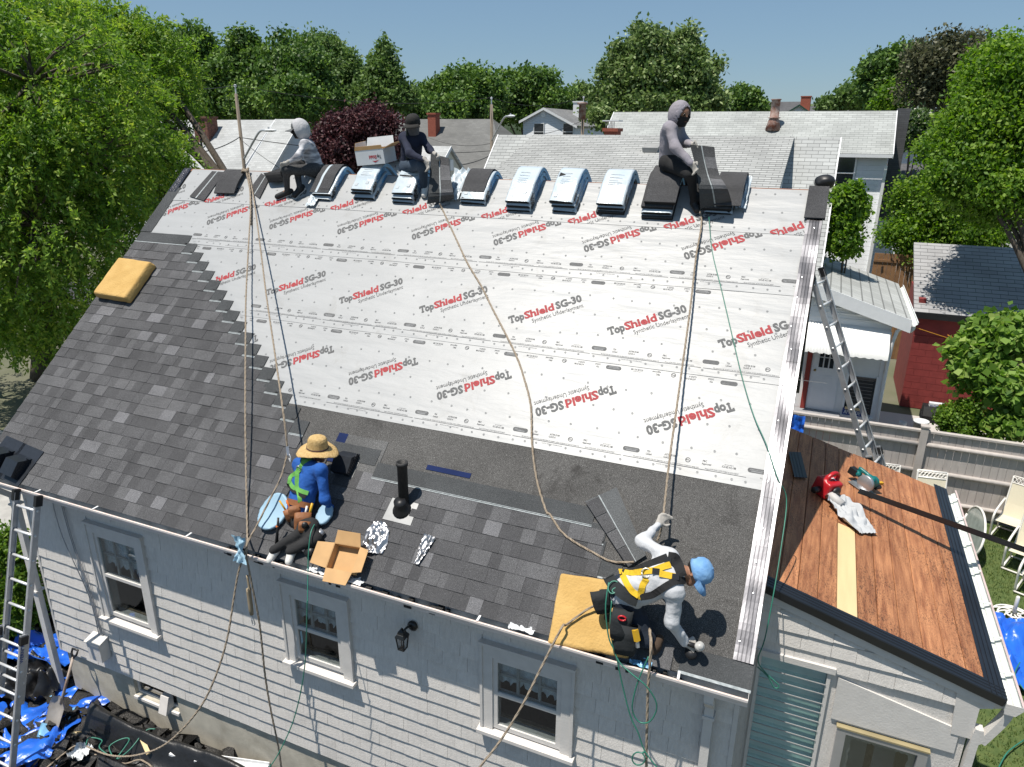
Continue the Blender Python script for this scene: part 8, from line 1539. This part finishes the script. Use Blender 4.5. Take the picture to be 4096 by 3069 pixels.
chk('P1', (pel, chest), (chest, neck), (sl, el), (el, wl), (pl, kl), (kl, al), (pr_, kr), (kr, ar), (sl, sr))
# ---------------------------------------------------------------- person in navy
P = Person('person in navy shirt, jeans and black cap seated at the ridge holding a shingle', RF(-5.2, 5.2, 0), .014, 2)
pel = yc(1290, 1335, 4.02); chest = yc(1300, 1165, 3.92); neck = yc(1318, 1075, 3.86); sl, sr = yc(1375, 1105, 3.96), yc(1240, 1110, 3.82); pl, pr_ = yc(1325, 1330, 4.12), yc(1265, 1345, 3.93)
kr = yc(1392, 1322, 3.62); ar = rc(1398, 1500, .10); tr_ = rc(1402, 1590, .045); kl = np.array([pl[0]+.22, 4.52, RZ+.10]); al = np.array([pl[0]+.20, 4.80, RZ-.38]); tl_ = al+np.array([.02, .18, -.12])
er, wr2 = yc(1285, 1235, 3.58), yc(1412, 1292, 3.52); el, wl = yc(1445, 1205, 3.90), yc(1492, 1243, 3.76)
torso(P, pel, chest, neck, sl, sr, pl, pr_, fat=1.08); arm(P, sl, el, wl); arm(P, sr, er, wr2); leg(P, pl, kl, al); leg(P, pr_, kr, ar, r=(.098, .072, .068, .05)); foot(P, al, tl_, 'shoe_a'); foot(P, ar, tr_, 'shoe_b', RN)
hand(P, wl, yc(1525, 1272, 3.72), (-.3, -.3, .8), (.4, -.8, -.4)); hand(P, wr2, yc(1445, 1355, 3.5), (.7, -.3, .5), (0, -.4, -1)); head(P, yc(1312, 1000, 3.82), (.02, -.22, 1), (.15, -1, -.45), neck, m_skin, m_hair)
P.mesh('body', ['body'], m_skin, .02, res=.012); P.mesh('shirt', ['top'], cloth('navy_shirt', (.010, .014, .034), .2), .05, 0, .017); P.mesh('jeans', ['legs'], cloth('blue_jeans', (.030, .048, .075), .25, 5), .045, 0, .008)
P.mesh('shoe', ['shoe_a'], m_shoew, .02, res=.012); P.mesh('shoe', ['shoe_b'], m_shoew, .02, res=.012); P.mesh('gloves', ['gloves'], m_glove, .012, res=.009); cap_hat(P, cloth('black_cap', (.014, .013, .012)), .08, pitch=.1); mask(P, cloth('grey_mask', (.10, .095, .10)), -.13, -.01)
c, up, fwd, rt = P.hd; mb = MB()
for i in range(26):
    o_ = rt*(.055+.03*random.random())*(1)+fwd*(-.04+.07*random.random()); mb.tube(smoothpath([c+o_+up*.01, c+o_*1.15-up*.12+fwd*.02, c+o_*1.2-up*.27+fwd*.06+rt*.03*random.random(), c+o_*1.3-up*.44+fwd*.09+rt*.04*random.random()], 3), [.011]*6+[.009, .007, .005, .003], 5)
mb.build('long_hair', mat('teal_black_hair', (.012, .022, .020), .45), P.E, True)
chk('P2', (pel, chest), (chest, neck), (sl, el), (el, wl), (sr, er), (er, wr2), (pr_, kr), (kr, ar), (sl, sr))
# ---------------------------------------------------------------- person in the grey hoodie
yt, rt_ = Yp(zt_), Rp(zt_)
P = Person('person in a lavender grey hoodie and black leggings seated at the right of the ridge', RF(-1.7, 5.2, 0), .014, 3)
pel = yc(0, 0, 4) if False else yt(1360, 1285, 3.99); chest = yt(1370, 1095, 3.90); neck = yt(1408, 985, 3.88); sr, sl = yt(1365, 1030, 3.72), yt(1425, 1020, 4.06); pr_, pl = yt(1355, 1310, 3.87), yt(1385, 1300, 4.12)
kr = yt(1535, 1400, 3.58); ar = rt_(1560, 1620, .11); tr_ = rt_(1590, 1712, .05); kl = yt(1560, 1370, 4.0); al = rt_(1620, 1600, .12); tl_ = rt_(1650, 1680, .06)
er, wr2 = yt(1410, 1185, 3.60), yt(1535, 1312, 3.52); el, wl = yt(1488, 1145, 3.92), yt(1548, 1166, 3.70)
torso(P, pel, chest, neck, sl, sr, pl, pr_, fat=1.06); arm(P, sl, el, wl, r=(.064, .054, .052, .04)); arm(P, sr, er, wr2, r=(.066, .056, .054, .040)); leg(P, pl, kl, al, r=(.094, .068, .06, .042)); leg(P, pr_, kr, ar, r=(.098, .070, .06, .042)); foot(P, al, tl_, 'shoe_a', RN); foot(P, ar, tr_, 'shoe_b', RN)
hand(P, wr2, yt(1590, 1375, 3.49), (.5, -.2, .8), (.2, -.5, -.8)); hand(P, wl, yt(1592, 1192, 3.62), (.1, -.5, .8), (.5, -.2, -1)); head(P, yt(1455, 925, 3.84), (.12, -.10, 1), (1, -.65, -.45), neck, m_skin)
P.mesh('body', ['body'], m_skin, .02, res=.012); m_hoo = mat('lavender_fleece', (.27, .245, .265), .95, col2=(.235, .225, .26), scale=5, bump=.3, bscale=30); P.mesh('hoodie', ['top'], m_hoo, .055, 0, .020); P.mesh('leggings', ['legs'], cloth('black_leggings', (.012, .012, .013), .2), .045, 0, .005)
P.mesh('shoe', ['shoe_a'], m_shoeb, .02, res=.012); P.mesh('shoe', ['shoe_b'], m_shoeb, .02, res=.012); P.mesh('gloves', ['gloves'], m_glove, .012, res=.009); hood(P, m_hoo, .085); mask(P, cloth('dark_mask', (.02, .018, .02)), -.12, -.005)
chk('P3', (pel, chest), (chest, neck), (sl, el), (el, wl), (sr, er), (er, wr2), (pr_, kr), (kr, ar), (sl, sr))
# ---------------------------------------------------------------- man in the straw hat
yb, rb_ = Yp(zb_), Rp(zb_)
P = Person('man in a straw hat, blue shirt and green harness kneeling at the eave', RF(-4.7, .4, 0), .012, 4)
pel = yb(640, 880, .34); chest = yb(715, 600, .46); neck = yb(770, 410, .56); sl, sr = yb(655, 460, .52), yb(850, 505, .40); pl, pr_ = yb(590, 925, .42), yb(690, 960, .26)
kl, kr = rb_(770, 1000, .10), rb_(800, 1120, .085); al, ar = rb_(430, 1215, .085), rb_(575, 1225, .085); tl_, tr_ = rb_(385, 1335, .05), rb_(560, 1350, .05)
el, er = yb(700, 700, .66), yb(880, 770, .34); wl, wr2 = yb(830, 820, .72), yb(945, 850, .46)
torso(P, pel, chest, neck, sl, sr, pl, pr_, fat=1.02); arm(P, sl, el, wl, r=(.058, .048, .046, .036)); arm(P, sr, er, wr2, r=(.060, .050, .048, .036)); leg(P, pl, kl, al, r=(.092, .07, .062, .046)); leg(P, pr_, kr, ar, r=(.092, .07, .062, .046)); foot(P, al, tl_, 'shoe_a', RN); foot(P, ar, tr_, 'shoe_b', RN)
hand(P, wr2, yb(985, 900, .44), (.3, .3, .8), (-.5, -.2, -1), 'gloves', .8); hand(P, wl, yb(870, 890, .72), (.3, -.3, .8), (0, -.3, -1), 'gloves', .8); head(P, yb(818, 350, .56), (.12, .05, 1), (.85, .55, -.45), neck, m_skind, m_hair)
P.mesh('body', ['body'], m_skind, .02, res=.011); m_bsh = cloth('blue_shirt', (.012, .085, .34), .15, 5, .5, 20); P.mesh('shirt', ['top'], m_bsh, .05, 0, .018, 16); P.mesh('trousers', ['legs'], cloth('black_trousers', (.016, .016, .017), .3), .045, 0, .009)
P.mesh('shoe', ['shoe_a'], m_shoew, .02, res=.011); P.mesh('shoe', ['shoe_b'], m_shoew, .02, res=.011); P.mesh('gloves', ['gloves'], cloth('white_glove', (.5, .5, .48)), .012, res=.008)
c, up, fwd, rt = P.hd; u2 = norm(up*.95+fwd*.05+np.array([-.05, -.10, .0])); m_straw = mat('straw', (.42, .27, .10), .85, col2=(.60, .42, .19), scale=45, bump=.7, bscale=80); prof = [(.0, .185), (.05, .183), (.078, .172), (.092, .145), (.098, .10), (.104, .06), (.108, .048), (.15, .040), (.19, .026), (.205, .014), (.203, .010), (.15, .034), (.105, .042)]
rings = []
for i in range(len(prof)-1):
    for k in range(3): t = k/3; r_ = prof[i][0]+(prof[i+1][0]-prof[i][0])*t; h = prof[i][1]+(prof[i+1][1]-prof[i][1])*t; rings.append((r_+.0022*((len(rings)) % 2), h+.001*(len(rings) % 2)))
mb = MB(); mb.lathe(rings+[prof[-1]], c, 32, 0, ax=u2, xa=fwd, sx=1.06, sy=.94); ht = mb.build('straw_hat', m_straw, P.E, True)
for q in ht.data.vertices:
    v = np.array(q.co)-c; r_ = np.linalg.norm(v-u2*(v @ u2)); q.co = q.co+Vector(u2*(-.03*max(0, (r_-.11)/.09)*math.cos(2*math.atan2(v @ rt, v @ fwd))+.004*math.sin(9*math.atan2(v @ rt, v @ fwd))*max(0, (r_-.12)/.08)))
mb = MB(); mb.lathe([(.1055, .05), (.1075, .052), (.1075, .066), (.1045, .066)], c, 28, 0, ax=u2, xa=fwd, sx=1.07, sy=.95); mb.build('hat_band', mat('maroon_cord', (.05, .015, .02), .8), ht, True)
m_grn = cloth('green_webbing', (.12, .34, .07)); m_bweb = cloth('black_webbing', (.012, .012, .013)); ft = P.f['shirt']
for pts in ([(700, 380), (690, 450), (650, 520), (580, 570), (568, 640)], [(770, 410), (700, 440), (640, 520), (635, 620), (660, 740), (665, 800)], [(568, 600), (600, 660), (690, 700), (740, 715)]): strap(P, ft, [zb_(*q) for q in pts], .045, m_grn)
for pts in ([(700, 365), (690, 420)], [(800, 400), (740, 400)], [(560, 625), (600, 680), (640, 700), (720, 750)]): strap(P, ft, [zb_(*q) for q in pts], .05, m_bweb, lift=.009)
q = hit(ft, *zb_(648, 497)); mb = MB(); vdir = norm(CAM-q); mb.tube([q+vdir*.012+np.array([.022*math.cos(a), .0, .030*math.sin(a)]) for a in np.linspace(0, 6.283, 14)], .006, 6); mb.build('d_ring', m_gm, P.E, True)
# tool belt
m_lea = cloth('tan_leather', (.22, .085, .03), .2, 7, .3, 30, .65); fg = P.field(['legs', 'top'], .04)[0]
strap(P, fg, [zb_(*q) for q in ((545, 780), (620, 800), (700, 815), (760, 830))], .06, m_lea, 'belt', .01)
def pouch(P, fn, pts, w, h, d, m, name='pouch', tilt=0.0, out_=.02):
    q = hit(fn, *pts); v = norm((CAM-q)*np.array([1, 1, .35])); sx = norm(np.cross((0, 0, 1), v)); up_ = norm(np.array([0, 0, 1.])+sx*tilt-v*.15); sx = norm(np.cross(up_, v)); v = np.cross(sx, up_); q = q+v*out_; V = []; n = 12; prof = ((.80, 0), (.96, .25), (1.02, .6), (1.0, 1.0)); 
    for (k, t) in prof:
        for i in range(n): a = 2*math.pi*i/n; V.append(q+sx*(w/2*k*math.copysign(abs(math.cos(a))**.6, math.cos(a)))+v*(d/2*k*math.copysign(abs(math.sin(a))**.6, math.sin(a))+(d*.12 if t == 1 else 0))+up_*(-h+h*t+(.02*math.sin(a) if t == 1 else 0)))
    b = len(V); V += [q+(p-q)*.82-up_*.02 for p in V[-n:]]
    Fc = [(i*n+j, i*n+(j+1) % n, (i+1)*n+(j+1) % n, (i+1)*n+j) for i in range(len(prof)) for j in range(n)]+[tuple(range(n-1, -1, -1)), tuple(b+j for j in range(n))]; return mk(name, V, Fc, m, P.E, True), q, sx, up_, v
def tool_in(po, q, sx, up_, dx, L_, r_, m, name='tool', lean=.1): mb = MB(); mb.tube([q+sx*dx-up_*.04, q+sx*(dx+lean*L_)+up_*L_], r_, 7); return mb.build(name, m, po, True)
po, q, sx, up_, v = pouch(P, fg, zb_(560, 850), .12, .13, .07, m_lea, tilt=-.2); tool_in(po, q, sx, up_, -.02, .12, .010, m_yel, 'tool_handle', -.3); tool_in(po, q, sx, up_, .02, .10, .010, mat('tool_orange', (.6, .15, .02), .5), 'tool_handle', -.1)
po, q, sx, up_, v = pouch(P, fg, zb_(610, 815), .13, .12, .06, m_lea, out_=.05); po, q, sx, up_, v = pouch(P, fg, zb_(690, 880), .17, .22, .07, m_lea, tilt=.15); tool_in(po, q, sx, up_, .06, .10, .014, m_yel, 'tool_handle', .25); tool_in(po, q, sx, up_, .02, .07, .012, m_wt, 'tool_handle', .2)
po, q, sx, up_, v = pouch(P, fg, zb_(705, 950), .12, .11, .05, m_lea, tilt=.2, out_=.06); mb = MB(); mb.lathe([(0, 0), (.032, 0), (.034, .02), (0, .022)], q+v*.03-up_*.02, 14, 0, ax=v); mb.build('tape_measure', m_blk, po, True)
# hammer hanging, nail gun, knee cushion, rope grab
A_ = yb(470, 930, .12); B_ = yb(455, 1165, .02); mb = MB(); mb.tube([A_, A_+(B_-A_)*.35, B_], [.012, .013, .019], 7); hm = mb.build('hammer', m_blk, None, True); tag(hm, 'black handled hammer hanging from the straw hatted man\'s belt', 'hammer'); mb = MB(); mb.tube([A_+(B_-A_)*.30-RX*.012, A_+(B_-A_)*.36], .016, 7); mb.build('grip_band', mat('tool_orange', (.6, .15, .02), .5), hm)
G0 = rb_(770, 1140, .06); NG = empty('nail_gun', G0, 'grey and black nail gun lying by the straw hatted man\'s knee', 'nail gun'); g1 = norm(rb_(840, 1080, .06)-rb_(720, 1200, .06))
mb = MB(); mb.tube([G0-g1*.13, G0-g1*.02], .032, 10); mb.tube([G0+g1*.06, G0+g1*.15], .036, 10); mb.build('motor', m_gm, NG, True); mb = MB(); mb.tube([G0-g1*.03, G0+g1*.07], .043, 10); mb.tube([G0, G0+RN*.09+g1*.02], .02, 8); mb.build('grip', m_blk, NG, True); mb = MB(); mb.lathe([(0, 0), (.055, 0), (.055, .05), (0, .05)], G0-g1*.08-RN*.03+np.cross(g1, RN)*.06, 14, 0, ax=RN); mb.build('magazine', m_blk, NG, True)
m_pb = mat('pale_blue_pad', (.25, .39, .50), .5, var=.05)
def padf(O, r1, r2, th): return lambda X, Y, Z: (lambda q: np.maximum(np.sqrt((q @ RX/r1)**2+(q @ RV/r2)**2+1e-9)-1, (np.abs(q @ RN-.5*(q @ RV)**2)-th)/min(r1, r2))*min(r1, r2)*.9)(np.stack([np.ravel(X), np.ravel(Y), np.ravel(Z)], 1)-O)
O = rb_(430, 880, .05); tag(sdf_obj('knee_pad', padf(O, .17, .21, .02), O-.28, O+.28, .014, m_pb), 'pale blue curved pad left of the straw hatted man', 'pad'); O = rb_(880, 900, .06); tag(sdf_obj('knee_pad', padf(O, .09, .12, .02), O-.22, O+.22, .014, m_pb), 'pale blue pad under the straw hatted man\'s right hand', 'pad')
q = p_grab; rgb = empty('rope_grab', q, 'silver rope grab on the line behind the straw hatted man', 'rope grab'); dr = norm(pr((1133, 1650), .42)-q); mb = MB(); mb.bar(q-dr*.05, q+dr*.05, .03, .03); mb.build('cam_body', m_gm, rgb); mb = MB(); mb.tube(smoothpath([q-dr*.03+RX*.015, q-dr*.07+RX*.03, q-dr*.12+RX*.02, q-dr*.08+RX*.005], 3), .006, 6); mb.build('carabiner', m_gal, rgb, True)
chk('P4', (pel, chest), (chest, neck), (sl, el), (el, wl), (sr, er), (er, wr2), (pl, kl), (kl, al), (pr_, kr), (kr, ar), (sl, sr))
# ---------------------------------------------------------------- man in white with yellow harness
y6, r6 = Yp(z6_), Rp(z6_)
P = Person('man in white long sleeves, blue cap and yellow harness crouching at the right eave', RF(-1.1, .3, 0), .012, 5)
pel = r6(660, 930, .34); chest = r6(950, 790, .50); neck = r6(1175, 745, .56); sl, sr = r6(1060, 625, .56), r6(1105, 920, .54); pl, pr_ = r6(650, 890, .30), r6(690, 1020, .28)
kr = r6(850, 1330, .10); ar = r6(640, 1330, .09); tr_ = r6(560, 1400, .07); kl = r6(790, 1180, .12); al = r6(590, 1130, .10); tl_ = r6(480, 1160, .09)
el, wl = r6(815, 475, .46), r6(955, 335, .28); er, wr2 = r6(1075, 1190, .36), r6(1190, 1365, .14)
torso(P, pel, chest, neck, sl, sr, pl, pr_, fat=1.10); arm(P, sl, el, wl, r=(.064, .054, .050, .036)); arm(P, sr, er, wr2, r=(.066, .056, .052, .038)); leg(P, pl, kl, al); leg(P, pr_, kr, ar, r=(.096, .076, .07, .052)); foot(P, al, tl_, 'shoe_a', RN); foot(P, r6(930, 1400, .09), r6(985, 1310, .06), 'shoe_b', RN)
hand(P, wl, r6(1000, 255, .25), (.5, .2, -.3), (.7, 0, .1)); hand(P, wr2, r6(1260, 1400, .10), (.2, .5, .4), (.2, -.2, -1)); head(P, r6(1300, 755, .53), norm(np.array([.66, .10, .45])), norm(np.array([.55, -.35, -.75])), neck, m_skin, m_hair)
P.mesh('body', ['body'], m_skin, .02, res=.011); m_wsh = cloth('white_shirt', (.50, .51, .53), .08, 6, .45, 18); P.mesh('shirt', ['top'], m_wsh, .055, 0, .022, 15); P.mesh('jeans', ['legs'], cloth('dark_jeans', (.012, .020, .036), .3), .05, 0, .009)
P.mesh('boot', ['shoe_a'], cloth('brown_boot', (.055, .035, .022)), .02, res=.012); P.mesh('boot', ['shoe_b'], MATS['brown_boot'], .02, res=.012); P.mesh('gloves', ['gloves'], m_glove, .012, res=.008); cap_hat(P, mat('denim_cap', (.11, .26, .50), .85, col2=(.20, .38, .62), scale=14, bump=.3), .085, pitch=.15)
ft = P.f['shirt']; m_yw = cloth('yellow_webbing', (.62, .40, .02), .06); S6 = lambda *p: [z6_(*q) for q in p]
for pts in (S6((605, 745), (720, 760), (850, 740), (930, 735)), S6((920, 735), (1000, 700), (1070, 680)), S6((960, 760), (1040, 775), (1110, 790)), S6((860, 800), (820, 860), (800, 940), (810, 990)), S6((640, 770), (680, 850), (730, 920), (790, 960))): strap(P, ft, pts, .05, m_yw)
for pts in (S6((620, 760), (760, 730), (900, 670), (1050, 610)), S6((1040, 600), (1110, 610), (1150, 690), (1180, 790)), S6((1200, 820), (1100, 830), (1000, 890), (900, 950), (790, 970)), S6((1060, 640), (1120, 700), (1160, 800))): strap(P, ft, pts, .055, m_bweb, lift=.009)
q = hit(ft, *z6_(850, 755)); vdir = norm(CAM-q); s1 = norm(np.cross(vdir, (0, 0, 1))); s2 = np.cross(s1, vdir); mb = MB(); mb.tube([q+vdir*.016+s1*.035*math.cos(a)+s2*.035*math.sin(a) for a in np.linspace(0, 6.283, 16)], .007, 6); mb.build('d_ring', mat('steel_ring', (.6, .58, .5), .35, metal=.7), P.E, True)
for qq in ((1040, 640), (1110, 790), (935, 740)): q = hit(ft, *z6_(*qq)); vdir = norm(CAM-q); mb = MB(); mb.bar(q+vdir*.012-s1*.028, q+vdir*.012+s1*.028, .045, .008, up=vdir); mb.build('buckle', m_blk, P.E)
fg = P.field(['legs', 'top'], .04)[0]; m_npo = cloth('black_nylon', (.014, .017, .019), .25, 6)
strap(P, fg, S6((520, 790), (560, 860), (640, 930), (720, 980), (780, 1000)), .10, m_npo, 'belt', .012)
po, q, sx, up_, v = pouch(P, fg, z6_(430, 900), .15, .20, .08, m_npo, tilt=-.25); po, q, sx, up_, v = pouch(P, fg, z6_(500, 880), .12, .16, .06, m_npo, tilt=-.1, out_=.04)
po, q, sx, up_, v = pouch(P, fg, z6_(650, 1060), .17, .26, .10, m_npo, tilt=.1, out_=.03); mb = MB(); mb.tube([q+v*.06+sx*.03*math.cos(a)-up_*(.05-.02*math.sin(a)) for a in np.linspace(0, 6.283, 12)], .008, 6); mb.build('snip_handle', mat('tool_red', (.42, .012, .018), .35), po, True)
po, q, sx, up_, v = pouch(P, fg, z6_(690, 1180), .21, .26, .12, m_npo, tilt=.05, out_=.05); mb = MB(); mb.bar(q+v*.07+sx*.06, q+v*.08+sx*.09-up_*.09, .04, .035); mb.build('tape_measure', m_yel, po); mb = MB(); mb.bar(q+v*.08+sx*.085-up_*.08, q+v*.09+sx*.10-up_*.14, .025, .02); mb.build('snap_knife', m_gm, po)
for ang in np.linspace(0, 5.2, 3): pass
rope('coiled green hose clipped on the back of the man in white', [r6(545+48*math.cos(a)+i*4, 870+62*math.sin(a)*(1 if i < 9 else .5)+i*3, .47) for i, a in enumerate(np.linspace(0, 12, 18))], .0062, m_hose, 'hose', 'air_hose')
G0 = r6(1310, 1415, .10); NG = empty('nail_gun', G0, 'white capped nail gun in the right hand of the man in white', 'nail gun'); mb = MB(); mb.lathe([(0, .10), (.024, .099), (.026, .088), (.037, .085), (.039, .04), (.033, .03), (.034, .0), (.02, -.05), (.014, -.085), (0, -.085)], G0, 14, 0, ax=norm(RN*.9+RX*.2)); mb.build('motor_cap', mat('white_tool', (.42, .415, .40), .4, var=.2, scale=40), NG, True)
mb = MB(); mb.tube([G0+RN*.03, G0+RN*.05-RX*.13], .02, 8); mb.build('grip', m_blk, NG, True); mb = MB(); mb.lathe([(0, 0), (.05, 0), (.05, .05), (0, .05)], G0-RN*.06-RX*.05-RV*.05, 14, 0, ax=RN); mb.build('magazine', m_blk, NG, True)
chk('P5', (pel, chest), (chest, neck), (sl, el), (el, wl), (sr, er), (er, wr2), (pl, kl), (kl, al), (pr_, kr), (kr, ar), (sl, sr))
